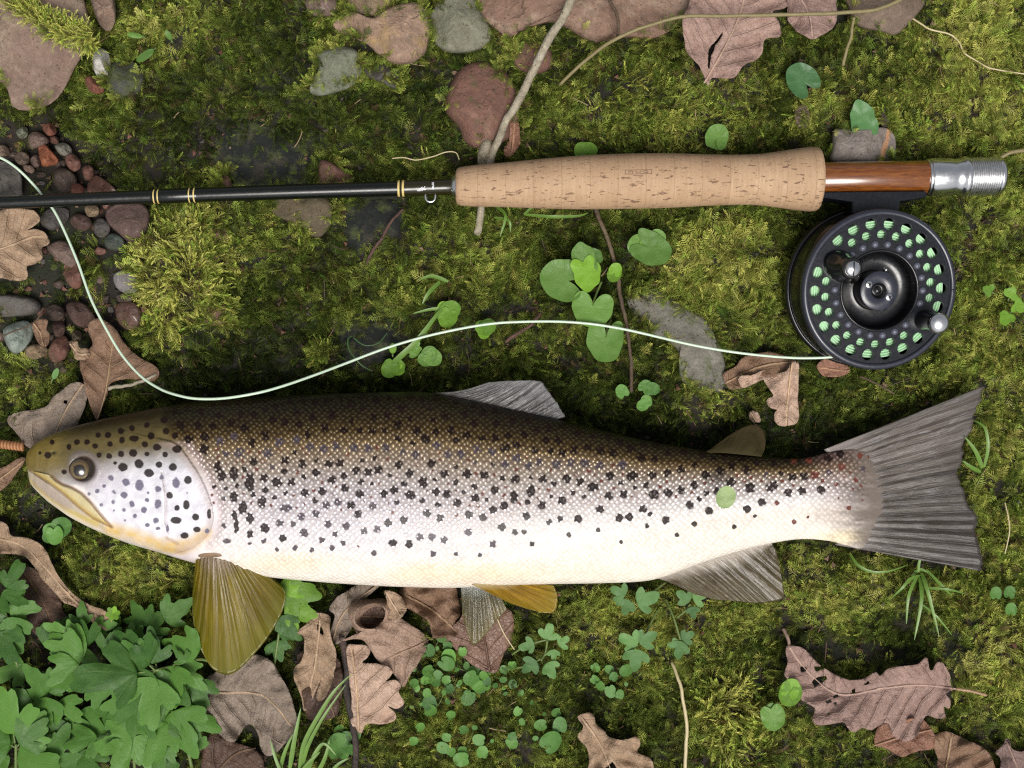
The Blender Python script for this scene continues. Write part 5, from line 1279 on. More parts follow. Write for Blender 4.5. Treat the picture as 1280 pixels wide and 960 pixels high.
# big lobed herb bottom left -----------------------------------------------------------------
HERBS = [
 ("leafy herb at the left edge, the leaves beside the curled tan strip", [(8,735,60,34,12), (2,742,330,40,10), (4,758,290,52,9), (10,775,250,40,7), (0,790,300,38,8)], [[(-10,840,2),(4,800,6),(6,758,9)], [(30,860,0),(18,820,4),(6,790,7)]]),
 ("leafy herb with broad toothed leaves in the bottom left corner", [(20,935,100,62,12), (24,930,35,52,13), (14,935,150,46,10), (22,950,0,50,10), (60,955,60,44,8), (0,975,80,36,9)], [[(20,1000,0),(20,965,6),(20,930,12)]]),
 ("leafy herb with the largest pale leaf left of the pectoral fin tip", [(194,838,188,76,17), (190,842,228,70,16), (196,836,150,50,14), (205,838,255,64,13), (178,868,250,60,12), (160,880,270,56,10)], [[(252,820,4),(226,830,10),(194,838,16)]]),
 ("leafy herb with overlapping leaves in the middle of the bottom left corner", [(108,812,170,48,11), (112,806,120,40,10), (110,820,215,50,12), (128,838,190,52,13), (136,836,250,46,12), (92,800,150,36,8), (130,815,60,36,9)], [[(120,900,0),(118,860,5),(112,815,11)]]),
 ("leafy herb with small bright leaflets touching the pectoral fin", [(250,812,165,42,14), (232,828,130,22,15), (218,832,270,46,13), (224,836,320,38,11), (240,850,290,40,9)], [[(270,830,2),(250,824,8),(216,832,14)]]),
 ("dark leafy herb in the shade under the bright one by the pectoral fin", [(160,815,80,36,5), (165,812,20,44,6), (190,790,60,34,4), (182,782,120,30,4), (205,775,40,34,4), (102,782,90,26,4), (100,788,190,28,4), (120,790,20,30,4)], [[(150,860,-4),(156,835,0),(160,815,5)]]),
 ("leafy herb at the bottom edge with leaves spreading right", [(165,925,190,46,11), (162,925,245,52,10), (166,922,300,40,10), (215,890,300,56,11), (212,888,250,52,10), (226,895,340,44,10), (200,930,270,46,8), (120,920,200,40,8)], [[(170,990,0),(168,955,6),(165,925,11)], [(240,960,0),(230,920,6),(214,888,10)]]),
 ("herb sprig left of the big pale leaf, pointing down", [(58,868,130,40,9), (60,866,60,36,9), (57,872,270,44,10), (72,878,320,34,8), (42,880,200,38,7), (90,895,270,40,5), (106,885,300,44,4), (85,905,215,40,5)], [[(55,930,0),(56,900,5),(58,868,9)]]),
 ("dark leaves low down between the herbs in the bottom left corner", [(30,830,200,42,1), (60,840,260,44,1), (140,900,240,44,1), (100,940,300,44,2), (185,960,60,42,2), (60,810,60,40,2), (235,940,80,40,2), (150,780,160,36,1)], []),
]
for k, (lab, leaves, stems) in enumerate(HERBS):
    x, y = leaves[0][:2]; g = float(ground(x, y))
    t = thing("leafy_herb", W(x, y, g), lab, "herb", "lobed green herbs in the bottom left corner")
    for q, (a, b, an, L, z) in enumerate(leaves):
        big = L > 55
        for e, (da, l_, off) in enumerate(((0, 0.95, 0.30), (62, 0.78, 0.14), (-62, 0.78, 0.14)) if (L > 49 and q % 2 == 0) else ((0, 1.02, 0.0),)):
            a0 = math.radians(an); a2 = a0 + math.radians(da * 0.8)
            x0, y0 = a + off * L * math.cos(a2), b - off * L * math.sin(a2)
            add_leaf(t, x0, y0, an + da + 14 * math.sin(3.1 * q + e), l_ * L * (1.0 + 0.12 * math.sin(5 * q + 2 * e)), shape_lobed(50 * k + 3 * q + e, 0.24, 1.0, 0.86, 3), z + 0.8 * (e == 0), G_herb, segs=72, rings=6, cup=-0.10, wide=0.95, tiltx=0.05 + 0.2 * math.sin(q * 2.1 + k + e), tilty=0.25 * math.sin(q * 1.7 + 2 * k + 2 * e))
            if off: stalk([(a, b, z - 1), (x0, y0, z - 0.4)], 1.3, 1.0, t, name="leaf_stalk")
    for s_ in stems: stalk(s_, 2.4, 1.8, t)
t = thing("leafy_herb", W(372, 760, 0), "bright green leaf spray right behind the pectoral fin", "herb", "lobed green herbs in the bottom left corner")
for q, (a, b, an, L, z) in enumerate([(352,738,350,46,7), (356,760,340,38,6), (352,770,300,30,6), (352,785,330,26,4), (345,800,280,28,3), (360,745,60,30,7)]): add_leaf(t, a, b, an, L, shape_lobed(300 + q, 0.17, 0.7, 0.8, 3), z, G_bright if q in (0, 1, 5) else G_herb, segs=96, rings=7, cup=-0.1)
stalk([(340,850,0),(346,810,3),(352,770,6)], 1.8, 1.6, t)
fl = thing("leaf_bud", W(140, 766, 0.006), "bright yellow green leaf bud beside the end of the curled tan strip", "bud")
for q in range(6): add_leaf(fl, 141, 767, 60 * q + 10, 10, shape_oval(0.7), 7, G_bright, segs=20, rings=3, tiltx=0.2)
# grass --------------------------------------------------------------------------------------
def blade(root, pts, w, mat=None):
    p = np.asarray(pts, float)
    q = cr(p, 6); n = len(q)
    P = Wn(q[:, 0], q[:, 1], q[:, 2] * 1e-3); T = unit(np.gradient(P, axis=0)); U = unit(np.cross(T, (0, 0, 1.0)))
    s = np.linspace(0, 1, n); ww = (w * S * np.minimum(1, 0.55 + s * 2) * (1 - s ** 3) + 0.00008)[:, None]
    v = np.concatenate([P + U * ww, P - np.array([0, 0, 0.25]) * ww, P - U * ww]); i = np.arange(n - 1)
    f = np.concatenate([np.stack([i, i + 1, i + 1 + n, i + n], -1), np.stack([i + n, i + 1 + n, i + 1 + 2 * n, i + 2 * n], -1)])
    return part("blade", v, face_up(v, [f]), mat or m_grass, root)
def tuft(lab, blades):
    x, y = blades[0][0][0][:2]
    t = thing("grass_tuft", W(x, y, float(ground(x, y))), lab, "grass", "grass tufts in the moss")
    for pts, w in blades: blade(t, pts, w)
tuft("grass tuft at the bottom edge left of the dark stick", [([(374,962,0),(380,930,6),(398,895,11),(418,864,14),(440,842,13)],2.6), ([(378,960,0),(384,935,6),(402,900,11),(432,856,13)],2.2), ([(362,962,0),(368,925,6),(376,885,9)],2.8), ([(350,962,0),(356,940,4),(366,918,6)],2.2), ([(384,970,0),(390,950,4),(404,930,6),(420,944,5)],2.4),
      ([(370,975,0),(385,955,4),(400,940,5)],2.6), ([(395,970,0),(406,948,4),(412,925,6)],2.4), ([(360,985,0),(345,950,4),(338,925,5)],2), ([(400,985,0),(420,958,4),(436,948,4)],2)])
tuft("grass tuft in the moss to the right below the tail fin", [([(1150,722,4),(1152,750,9),(1143,800,6)],2.4), ([(1152,716,4),(1160,740,9),(1174,796,5)],2.4), ([(1150,720,4),(1138,724,8),(1128,735,9),(1114,748,5)],2.0), ([(1158,712,4),(1180,735,8),(1190,745,4)],1.6), ([(1148,718,4),(1136,745,8),(1133,780,5)],2.0), ([(1156,735,5),(1185,737,9),(1206,742,6)],1.4), ([(1148,715,4),(1150,700,6),(1160,690,5)],1.6), ([(1152,755,5),(1172,772,7),(1190,794,3)],1.2)])
tuft("grass blades beside the notch of the tail fin", [([(1228,585,3),(1220,565,8),(1206,546,10)],2.6), ([(1230,584,3),(1235,560,8),(1231,535,9),(1216,525,6)],2.0), ([(1226,590,3),(1214,584,7),(1203,576,8)],2.4)])
tuft("thin curved grass blade under the lower tail lobe", [([(1063,692,2),(1072,706,5),(1090,715,6),(1112,714,6),(1135,706,3)],1.6), ([(1140,720,1),(1150,712,4),(1160,716,5)],2)])
tuft("broad green grass blade slanting down to the fly line in the middle", [([(480,464,1),(500,446,6),(522,425,8),(545,395,7),(562,375,3)],3.4), ([(560,352,2),(540,345,5),(524,350,6)],2.2), ([(550,352,3),(536,366,6),(528,380,5)],2.4), ([(566,392,2),(545,386,5),(516,392,5)],2.0)])
tuft("thin grass blades at the lower edge of the cork handle", [([(620,258,2),(632,270,7),(625,296,6)],1.8), ([(618,272,2),(636,276,7),(638,290,5)],1.5), ([(655,268,3),(690,271,7),(722,270,5),(735,266,3)],1.8), ([(655,268,3),(666,258,6),(672,250,4)],1.4)])
# ------------------------------------------------------------------ brown trout
ft_s = cr(FISH_TOP, 8); fb_s = cr(FISH_BOT, 8)
def mono(P, x):
    o = np.argsort(P[:, 0], kind='stable'); return np.interp(x, P[o, 0], P[o, 1])
ZC = np.array([(32, 13), (60, 15), (120, 17.5), (250, 19.5), (450, 20.5), (600, 20.5), (750, 17.5), (850, 15), (950, 12), (1030, 10), (1104, 8)])
TT = np.array([(32, 1.2), (36, 4), (45, 7), (60, 9.5), (90, 12), (130, 14.2), (200, 17), (300, 19), (450, 20.3), (600, 19.8), (700, 17.5), (800, 14.6), (870, 12), (950, 8.2), (1000, 5.8), (1040, 3.4), (1070, 1.9), (1090, 1.0), (1104, 0.3)])
def zc_(x): return np.interp(x, ZC[:, 0], ZC[:, 1]) * 1e-3
def tt_(x): return np.interp(x, TT[:, 0], TT[:, 1]) * 1e-3
GILL = [(205,550),(214,552),(224,558),(235,573),(248,592),(258,612),(265,632),(267,648),(263,664),(252,677),(238,686),(225,690)]
PREOP = [(202,590),(204,602),(207,620),(207,640),(206,652),(210,666)]
MAX_UP = [(64,594),(70,600),(78,605),(90,609),(102,616),(114,628),(126,643),(140,659)]
MAX_LO = [(37,588),(48,595),(62,604),(80,618),(98,634),(116,648),(138,659)]
GX_Y = np.array([(440,196),(520,204),(553,214),(572,234),(592,248),(612,258),(632,265),(648,267),(664,263),(684,246),(700,262),(740,300)])
def fish_base(px, py):
    t, b = mono(ft_s, px), mono(fb_s, px)
    u = np.clip((py - (t + b) / 2) / np.maximum((b - t) / 2, 1e-3), -1, 1)
    return zc_(px) + tt_(px) * (1 - np.abs(u) ** 2.15) ** 0.52
def fish_disp(px, py):
    d_ = np.zeros(px.shape)
    dg, sg = pdist(px, py, GILL)
    front = sg > 0
    d_ += np.where(front, 0.85 * (1 - sstep(0, 60, dg)) , -0.35 * (1 - sstep(0, 9, dg)) + 0.35 * np.exp(-((dg - 14) / 6) ** 2))
    dp, sp_ = pdist(px, py, PREOP)
    d_ += np.where(sp_ > 0, 0.45 * (1 - sstep(0, 26, dp)), 0.0) - 0.35 * np.exp(-(dp / 1.6) ** 2)
    du, su_ = pdist(px, py, MAX_UP); dl, sl_ = pdist(px, py, MAX_LO)
    inm = pip(px, py, MAX_UP + MAX_LO[::-1])
    d_ += np.where(inm, 0.9 * sstep(0, 4, du) * sstep(0, 2.0, dl) + 0.15, 0)
    d_ += -0.9 * np.exp(-(dl / 1.7) ** 2) * (px > 40) - 0.55 * np.exp(-(du / 1.6) ** 2)
    re = np.hypot(px - 103.5, (py - 586) * 1.02)
    d_ += -1.9 * (1 - sstep(11, 17.5, re)) + 0.35 * np.exp(-((re - 19.5) / 3.0) ** 2)
    d_ += -0.8 * np.exp(-(((px - 67) ** 2 + (py - 566) ** 2) / 7.0))
    # broad muscle undulation, lateral line furrow
    return d_ * 1e-3
NXF, NUF = 980, 250
xs = np.concatenate([32 + 30 * np.linspace(0, 1, 60, endpoint=False) ** 1.6, np.linspace(62, 1104, NXF - 60)])
phi = np.linspace(0, np.pi, NUF)
uu = -np.cos(phi); uu = np.sign(uu) * np.abs(uu) ** 1.0
T_, B_ = mono(ft_s, xs), mono(fb_s, xs)
PX = np.repeat(xs[:, None], NUF, 1); PY = (T_ + B_)[:, None] / 2 + uu[None] * (B_ - T_)[:, None] / 2
Z0 = zc_(xs)[:, None] + tt_(xs)[:, None] * np.maximum(0, 1 - np.abs(uu[None]) ** 2.15) ** 0.52
rim = np.minimum(1, np.sin(phi) * 4)[None] * sstep(33, 46, PX)
Z1 = Z0 + fish_disp(PX, PY) * rim
top_v = Wn(PX, PY, Z1)
# underside, coarser
NB = 26
ub = np.cos(np.linspace(0, np.pi, NB + 2))[1:-1]
PYb = (T_ + B_)[:, None] / 2 + ub[None] * (B_ - T_)[:, None] / 2
Zb = zc_(xs)[:, None] - tt_(xs)[:, None] * (1 - np.abs(ub[None]) ** 2.15) ** 0.52
bot_v = Wn(np.repeat(xs[:, None], NB, 1), PYb, np.maximum(Zb, -0.006))
allv = np.concatenate([top_v, bot_v], 1); nc_ = NUF + NB
PXa = np.concatenate([PX, np.repeat(xs[:, None], NB, 1)], 1).ravel(); PYa = np.concatenate([PY, PYb], 1).ravel()
fv = allv.reshape(-1, 3)
ff = grid_faces(len(xs), nc_, True)
# --- colours: pigment, with shade on the back and sheen on the flank painted in
Ta, Ba = mono(ft_s, PXa), mono(fb_s, PXa)
V_ = np.clip((PYa - Ta) / np.maximum(Ba - Ta, 1), 0, 1)
V_ = V_ + 0.018 * (fbm(PXa / 26, PYa / 14, 3, 61) - 0.5)
vw = V_ * (1 + 0.55 * sstep(560, 900, PXa)) - 0.02 * sstep(150, 300, PXa) * (1 - sstep(300, 500, PXa))
stops = [(0, (24,19,8)), (.07, (36,29,12)), (.13, (56,45,20)), (.185, (80,64,30)), (.222, (106,89,56)), (.26, (144,124,88)), (.34, (174,160,142)), (.46, (206,200,196)), (.60, (224,218,219)), (.76, (232,229,228)), (.9, (234,230,224)), (1.0, (231,224,213)), (1.6, (231,224,213))]
sp = np.array([s[0] for s in stops]); cl_ = lin(np.array([s[1] for s in stops]))
col = np.stack([np.interp(vw, sp, cl_[:, k]) for k in range(3)], -1)
def paint(w, c):
    global col
    w = np.clip(w, 0, 1)[:, None]; col = col * (1 - w) + lin(c) * w
def blob(cx, cy, rx, ry, p=1.5): return np.exp(-(((PXa - cx) / rx) ** 2 + ((PYa - cy) / ry) ** 2) ** p)
# bluish silver patch and warm belly
paint(0.45 * blob(430, 640, 150, 45), (222,222,240))
paint(0.42 * blob(560, 716, 95, 15) * (0.6 + 0.8 * fbm(PXa / 12, PYa / 12, 2, 62)), (246,208,150))
paint(0.45 * blob(360, 703, 70, 14), (236,208,160))
paint(0.22 * blob(700, 716, 130, 12), (248,226,180))
paint(0.6 * blob(1060, 672, 40, 10), (232,212,160))
paint(0.35 * sstep(990, 1050, PXa) * (1 - sstep(648, 668, PYa)), (150,120,120))
paint(0.97 * sstep(1030, 1092, PXa + 46 * (fbm(PXa / 16, PYa / 3.2, 3, 63) - 0.5)), (106,96,88))
# head
GXY = np.interp(PYa, GX_Y[:, 0], GX_Y[:, 1])
hd = 1 - sstep(-3, 3, PXa - GXY)
cheek_line = np.interp(PXa, [32, 60, 85, 120, 150, 180, 205, 230, 270], [600, 600, 606, 592, 582, 578, 574, 574, 585])
dyc = PYa - cheek_line + 6 * (fbm(PXa / 14, PYa / 14, 2, 64) - 0.5)
head = np.where((dyc < 0)[:, None], lin((104,90,56)), lin((238,236,242)))
f1 = sstep(-26, 24, dyc)[:, None]; head = lin((100,88,52)) * (1 - f1) + lin((216,214,221)) * f1
fe = (sstep(0.75, 1.25, np.hypot((PXa - 196) / 92, (PYa - 622) / 58)) * sstep(-4, 20, dyc) * 0.5)[:, None]; head = head * (1 - fe) + lin((168,156,134)) * fe
f2 = (1 - sstep(0.0, 0.24, V_))[:, None] * np.minimum(1, sstep(60, 110, PXa))[:, None]; head = head * (1 - f2) + lin((42,34,15)) * f2
f3 = (1 - sstep(52, 92, PXa))[:, None] * (1 - sstep(0, 20, dyc))[:, None]; head = head * (1 - 0.8 * f3) + lin((126,108,52)) * 0.8 * f3
head = head * (0.72 + 0.5 * fbm(PXa / 9, PYa / 9, 4, 66))[:, None]
fp = (np.exp(-(((PXa - 120) / 34) ** 2 + ((PYa - 600) / 16) ** 2)) * 0.55)[:, None]; head = head * (1 - fp) + lin((160,150,156)) * fp
fp = (sstep(0.62, 0.80, fbm(PXa / 5, PYa / 5, 3, 68)) * 0.35 * sstep(0, 20, dyc))[:, None]; head = head * (1 - fp) + lin((176,170,176)) * fp
col = col * (1 - hd[:, None]) + head * hd[:, None]
d_up, _ = pdist(PXa, PYa, MAX_UP); d_lo, s_lo = pdist(PXa, PYa, MAX_LO); d_g, s_g = pdist(PXa, PYa, GILL); d_p, _ = pdist(PXa, PYa, PREOP)
inm = pip(PXa, PYa, MAX_UP + MAX_LO[::-1])
paint(inm * 0.9, (188,174,126)); paint((1 - sstep(0, 7, d_lo)) * inm * (PXa > 40) * 0.8, (176,146,66))
lowj = (s_lo > 0) & (PXa < 150) & (PYa > 586) & ~inm & (PYa > np.interp(PXa, [32, 138, 150], [586, 659, 664]))
paint(lowj * 0.95, (176,164,142))
dj, _ = pdist(PXa, PYa, [(38,604),(60,626),(90,643),(120,655)]); paint((1 - sstep(2, 7, dj)) * 0.8 * lowj, (190,168,92))
dj, _ = pdist(PXa, PYa, [(46,603),(66,618),(84,632)]); paint((1 - sstep(3, 9, dj)) * 0.5 * lowj, (150,132,130))
paint(lowj * sstep(0.93, 1.0, V_) * 0.8, (226,214,200))
paint(sstep(0, 4, dyc) * (1 - sstep(2, 9, d_up)) * ~inm * (PXa > 66) * 0.7, (232,222,214))
# yellow chin folds
dj, _ = pdist(PXa, PYa, [(138,662),(165,668),(195,680),(222,684),(240,680),(258,668)]); paint((1 - sstep(0, 15, dj)) * 0.75 * (0.6 + 0.7 * fbm(PXa / 6, PYa / 4, 2, 69)), (208,172,88))
dj, _ = pdist(PXa, PYa, [(205,686),(228,690),(248,682)]); paint((1 - sstep(0.5, 6, dj)) * 0.7, (186,152,70))
dj, _ = pdist(PXa, PYa, [(208,672),(222,680)]); paint((1 - sstep(1, 3, dj)) * 0.5, (150,110,60))
# gill edge
paint((s_g > 0) * (1 - sstep(0, 13, d_g)) * 0.6 * (PYa > 553), (168,146,140))
paint((s_g < 0) * (1 - sstep(0, 5, d_g)) * 0.38 * (PYa > 552) * (0.3 + 1.2 * fbm(PXa / 9, PYa / 9, 2, 90)), (112,84,78))
paint((s_g < 0) * np.exp(-((d_g - 10) / 6) ** 2) * 0.75 * (PYa > 552) * (PXa < 300), (206,190,192))
paint((1 - sstep(0.3, 1.8, d_p)) * 0.7, (120,90,88))
paint((1 - sstep(0.3, 2.2, d_up)) * 0.85, (104,62,44)); paint((1 - sstep(0.2, 1.6, d_lo)) * (PXa > 66) * 0.75, (120,86,52)); paint((1 - sstep(0.2, 1.8, d_lo)) * (PXa <= 66) * 0.6, (110,92,80))
# throat and pectoral root
paint(blob(262, 690, 26, 12) * 0.6, (232,222,218))
# eye ring
re = np.hypot(PXa - 103.5, PYa - 586)
paint((1 - sstep(15, 23, re)) * 0.7, (112,98,92)); paint(np.exp(-((re - 20) / 2.8) ** 2) * sstep(-6, 14, 588 - PYa + (PXa - 103) * 0.5) * 0.4, (140,130,138)); paint((1 - sstep(15, 17, re)), (40,30,24))
paint(blob(67, 566, 3, 2.4), (18,14,10))
# --- spots: traced ones (zoomed px /4 + origin) then filler on the back and small rusty ones
SP = []
def addsp(ox, oy, pts, r=21, st=1.0, c=0):
    for p in pts:
        SP.append((ox + p[0] / 4, oy + p[1] / 4, (p[2] if len(p) > 2 else r) / 4, (p[3] if len(p) > 3 else (p[2] if len(p) > 2 else r)) / 4, st, c))
addsp(320, 480, [(40,470),(105,490,26),(178,490),(245,545),(330,535),(30,590,22,30),(145,380),(232,400),(300,445),(365,400),(420,395),(380,480),(445,520),(500,435),(520,550),(560,440),(610,430),(640,550),(690,530),(712,405),(770,445),(770,555,28,22),(835,490,22,30),(878,395),(945,450),(900,540),(955,550),(1055,450,24),(1140,455),(1195,530),(1095,570),(1005,595),(855,645),(920,670),(1065,655),(1135,665),(1185,630),(1240,610),(1230,715),(660,695),(740,680),(510,650),(475,605),(45,720,24),(135,770),(685,795),(765,800)])
addsp(320, 480, [(1060,740),(1185,800),(940,780),(880,765),(820,765),(590,845,16),(885,850,18),(1000,850,13),(1120,855,14),(605,725),(540,735),(450,710),(410,590),(585,610),(350,605),(360,700),(300,650),(225,665),(150,620,34,20),(240,745,24),(330,780,18),(395,750,18),(435,795,16),(380,820,16),(280,830,16),(195,820,16),(120,695),(185,700,16),(40,785,16),(105,828,12)], st=0.78, c=1)
addsp(320, 480, [(60,345,26),(115,290,24),(200,280),(270,315),(335,325),(400,310),(490,320),(560,320),(650,320),(800,355),(960,350),(1025,350),(1105,325),(1180,340),(905,305),(1245,400)], st=0.85, c=1)
addsp(640, 480, [(15,475),(10,565,20,30),(95,535,20,30),(155,475),(275,475),(340,490),(150,605),(250,585),(70,660),(240,675,16),(330,675),(405,515,30,22),(440,625),(490,460),(485,560),(560,550),(600,460,26),(700,455),(775,445),(845,425),(710,555,24),(780,545,22),(655,625),(845,530),(910,505),(890,605),(985,635),(1095,490,24),(1190,520,26),(1250,590),(1175,625),(970,455),(1040,435),(535,670),(585,665),(770,680,20,24),(1030,535)])
addsp(640, 480, [(970,545,16),(935,575,16),(690,650,14),(185,690,16),(430,730,13),(285,755,15),(100,800,16),(15,740,18),(60,740,14),(545,790,12),(825,755,14),(910,700,16),(1110,715,14),(675,710,14),(1215,660,12)], st=0.8)
addsp(640, 480, [(25,370,24),(85,410),(225,400,24),(295,395),(365,395,24),(440,410),(550,405,24),(135,390)], st=0.8, c=1)
addsp(960, 480, [(120,465),(180,460),(300,370),(360,350),(30,505),(100,545),(170,535),(265,530),(10,520)], st=0.95)
addsp(960, 480, [(235,455,24),(370,415,18),(425,300,20),(460,360,16),(510,365,16),(45,595,14),(130,690,14),(200,665,9),(405,620,14),(205,380,18),(130,385,18),(340,500,12),(440,480,14)], st=0.8, c=2)
SP0 = len(SP)
addsp(0, 480, [(1060,210),(990,205),(1155,195),(1225,220),(945,275),(1020,325,24),(1260,295),(1090,415,18,30),(1110,462,22,26),(1170,450,22,32),(1250,490,26,46),(1170,565,20,30),(1215,620,22,34),(1250,670,20,30),(1170,655,14,24),(1182,710,13,44),(1250,750,18,22),(1270,385)])
addsp(0, 480, [(1100,285,24),(1170,265,20),(1195,345,28),(1130,350,18),(1135,785,22,14),(1120,710,14),(1120,575,12),(1250,798,14,8)], st=0.8, c=1)
addsp(0, 480, [(615,415,24,22),(695,400,23),(745,445,25,21),(795,403,17),(880,682,28,18),(978,665,18),(922,757,21,16),(985,727,19,14),(932,605,17,24),(1045,650,11,28),(848,557,17),(885,620,14),(670,272,25,16),(785,317,22,17),(885,325,24,20),(865,415,20),(940,480,20)])
addsp(0, 480, [(808,465,14),(880,495,22,30),(697,505,25,32),(630,490,22),(620,555,20),(555,470,16),(790,525,18),(790,600,20,26),(720,630,18),(780,682,17),(675,660,14),(660,600,16,20),(735,580,13),(487,535,14),(738,705,14,12),(838,722,9,20),(1035,735,14),(520,510,11),(790,722,14,10)], st=0.8, c=1)
addsp(0, 480, [(570,540,15),(568,590,16),(507,605,14),(620,630,14),(570,633,9),(625,682,9),(740,545,11),(935,545,10),(445,550,12)], st=0.62, c=1)
addsp(0, 480, [(345,315,14,18),(385,290),(435,290),(475,310),(550,300,16),(605,350,18),(545,360,16),(610,280,18),(665,345,22),(725,302,18),(735,350,14),(825,352,16),(830,235,18),(735,205),(820,180,20),(755,260,20),(660,220,16),(605,235,18),(540,255,18),(875,260,18),(490,255,16),(495,355,15),(240,355,20),(260,290,14),(575,395,10),(200,345,9),(320,440,14)], r=16, st=0.85, c=0)
SP = [((x, y, rx * 0.95, ry * 0.95, min(st * 1.08, 1.0), c_) if x > 255 else (x, y, rx, ry, st, c_)) for (x, y, rx, ry, st, c_) in SP]
sr2 = np.random.default_rng(8)
def filler(cnt, v0, v1, r0, r1, mind, st, c, x0=215, x1=1080):
    k = 0; tr = 0
    while k < cnt and tr < 20000:
        tr += 1
        x = sr2.uniform(x0, x1); t, b = float(mono(ft_s, x)), float(mono(fb_s, x)); k_ = 1 / (1 + 0.55 * float(sstep(560, 900, np.array(x))))
        y = t + (b - t) * sr2.uniform(v0, v1) * k_; rr_ = sr2.uniform(r0, r1)
        if any((x - q[0]) ** 2 + (y - q[1]) ** 2 < (mind + 0.5 * q[2]) ** 2 for q in SP): continue
        if x < 300 and y > 552 and x < 262: continue
        SP.append((x, y, rr_, rr_ * sr2.uniform(0.85, 1.15), st, c)); k += 1
filler(200, 0.02, 0.24, 3.6, 5.6, 12.5, 0.95, 0)
filler(40, 0.24, 0.40, 3.2, 4.6, 14, 0.7, 1)
filler(70, 0.26, 0.58, 2.4, 4.0, 12, 0.95, 0)
filler(110, 0.28, 0.62, 1.8, 3.1, 7.5, 0.62, 2)
filler(14, 0.62, 0.80, 1.6, 2.6, 16, 0.6, 2)
spot = np.zeros(len(PXa)); scol = np.tile(lin((24,18,20)), (len(PXa), 1))
SC = [lin((30,19,17)), lin((72,64,70)), lin((96,50,40)), lin((100,96,114))]
for (x, y, rx, ry, st, c_) in SP:
    m_ = (np.abs(PXa - x) < rx * 2.2) & (np.abs(PYa - y) < ry * 2.2)
    idx = np.nonzero(m_)[0]
    if not len(idx): continue
    r_ = np.sqrt(((PXa[idx] - x) / rx) ** 2 + ((PYa[idx] - y) / ry) ** 2)
    w = st * np.clip(1.5 - r_ * 1.0, 0, 1)
    b_ = w > spot[idx]
    spot[idx[b_]] = w[b_]; scol[idx[b_]] = SC[3 if (c_ == 1 and x < 262) else c_]
cs = [lin((16,12,8))]
# scale lattice coordinates: along the body, and round the girth
arc = np.concatenate([np.zeros((len(xs), 1)), np.cumsum(np.linalg.norm(np.diff(allv, axis=1), axis=2), axis=1)], 1)
mid_i = NUF // 2
arc = (arc - arc[:, mid_i:mid_i + 1]) / (S * 5.6)
su = PXa / 5.6; sv = arc.ravel()
scal = sstep(0, 14, PXa - GXY - 2) * np.interp(vw, [0, .12, .2, .35, .6, .75, .9, 1.2], [.6, .8, .95, 1, .8, .5, .30, .26]) * (1 - sstep(1048, 1096, PXa + 30 * (fbm(PXa / 10, PYa / 4, 2, 83) - 0.5)))
fm = N("trout_skin")
A = fm.attr('su').outputs['Fac']; Bq = fm.attr('sv').outputs['Fac']; SCm = fm.attr('scale_amt').outputs['Fac']
cmb = fm.n("CombineXYZ"); jit = fm.math('MULTIPLY', fm.math('SUBTRACT', fm.noise(170, 2, 0.5), 0.5), 0.9)
fm.link(fm.math('ADD', fm.math('ADD', A, Bq), jit), cmb.inputs[0]); fm.link(fm.math('SUBTRACT', A, fm.math('ADD', Bq, jit)), cmb.inputs[1])
vor = fm.n("TexVoronoi", voronoi_dimensions='2D', feature='F1'); vor.inputs['Scale'].default_value = 0.72; vor.inputs['Randomness'].default_value = 0.42
fm.link(cmb.outputs[0], vor.inputs['Vector'])
cc_ = fm.mr(vor.outputs['Distance'], 0.10, 0.52, 1.0, 0.0)
sepc = fm.n("SeparateColor"); fm.link(vor.outputs['Color'], sepc.inputs[0])
rndc = fm.mr(sepc.outputs[0], 0, 1, 0.82, 1.15)
base = fm.attr('col').outputs['Color']
edge = fm.mix(1.0, base, (0.36, 0.30, 0.25), 'MULTIPLY')
hi = fm.mix(1.0, base, (1.16, 1.13, 1.12), 'MULTIPLY')
hi = fm.mix(1.0, hi, (0.018, 0.015, 0.008), 'ADD')
cellc = fm.mix(cc_, edge, hi)
cellv = fm.n("VectorMath", operation='SCALE'); fm.link(cellc, cellv.inputs[0]); fm.link(rndc, cellv.inputs['Scale'])
cfin = fm.mix(SCm, base, cellv.outputs[0])
mott = fm.mr(fm.noise(160, 4, 0.6), 0.3, 0.7, 0.9, 1.06)
mv = fm.n("VectorMath", operation='SCALE'); fm.link(cfin, mv.inputs[0]); fm.link(mott, mv.inputs['Scale'])
sadj = fm.math('MULTIPLY', fm.math('MULTIPLY', fm.math('SUBTRACT', 0.38, cc_), 0.60), SCm)
smk = fm.n("MapRange", interpolation_type='SMOOTHSTEP'); fm.link(fm.math('ADD', fm.math('ADD', fm.attr('spot').outputs['Fac'], fm.math('MULTIPLY', fm.math('SUBTRACT', fm.noise(560, 3, 0.6), 0.5), 0.6)), sadj), smk.inputs[0])
smk.inputs[1].default_value = 0.36; smk.inputs[2].default_value = 0.66
cfin2 = fm.mix(fm.math('MULTIPLY', smk.outputs[0], 0.95), mv.outputs[0], fm.attr('scol').outputs['Color'])
fm.set(Base_Color=cfin2, Roughness=fm.mr(cc_, 0, 1, 0.40, 0.24), Coat_Weight=0.12, Coat_Roughness=0.12, Metallic=fm.math('MULTIPLY', fm.math('MULTIPLY', cc_, SCm), fm.math('MULTIPLY', fm.math('MULTIPLY', fm.attr('silver').outputs['Fac'], fm.math('SUBTRACT', 1.0, smk.outputs[0])), 0.45)), Specular_IOR_Level=fm.math('MULTIPLY', fm.mr(smk.outputs[0], 0, 1, 1.0, 0.4), fm.math('ADD', 0.18, fm.math('MULTIPLY', fm.attr('silver').outputs['Fac'], 0.4))))
fm.p.inputs['Specular IOR Level'].default_value = 0.55
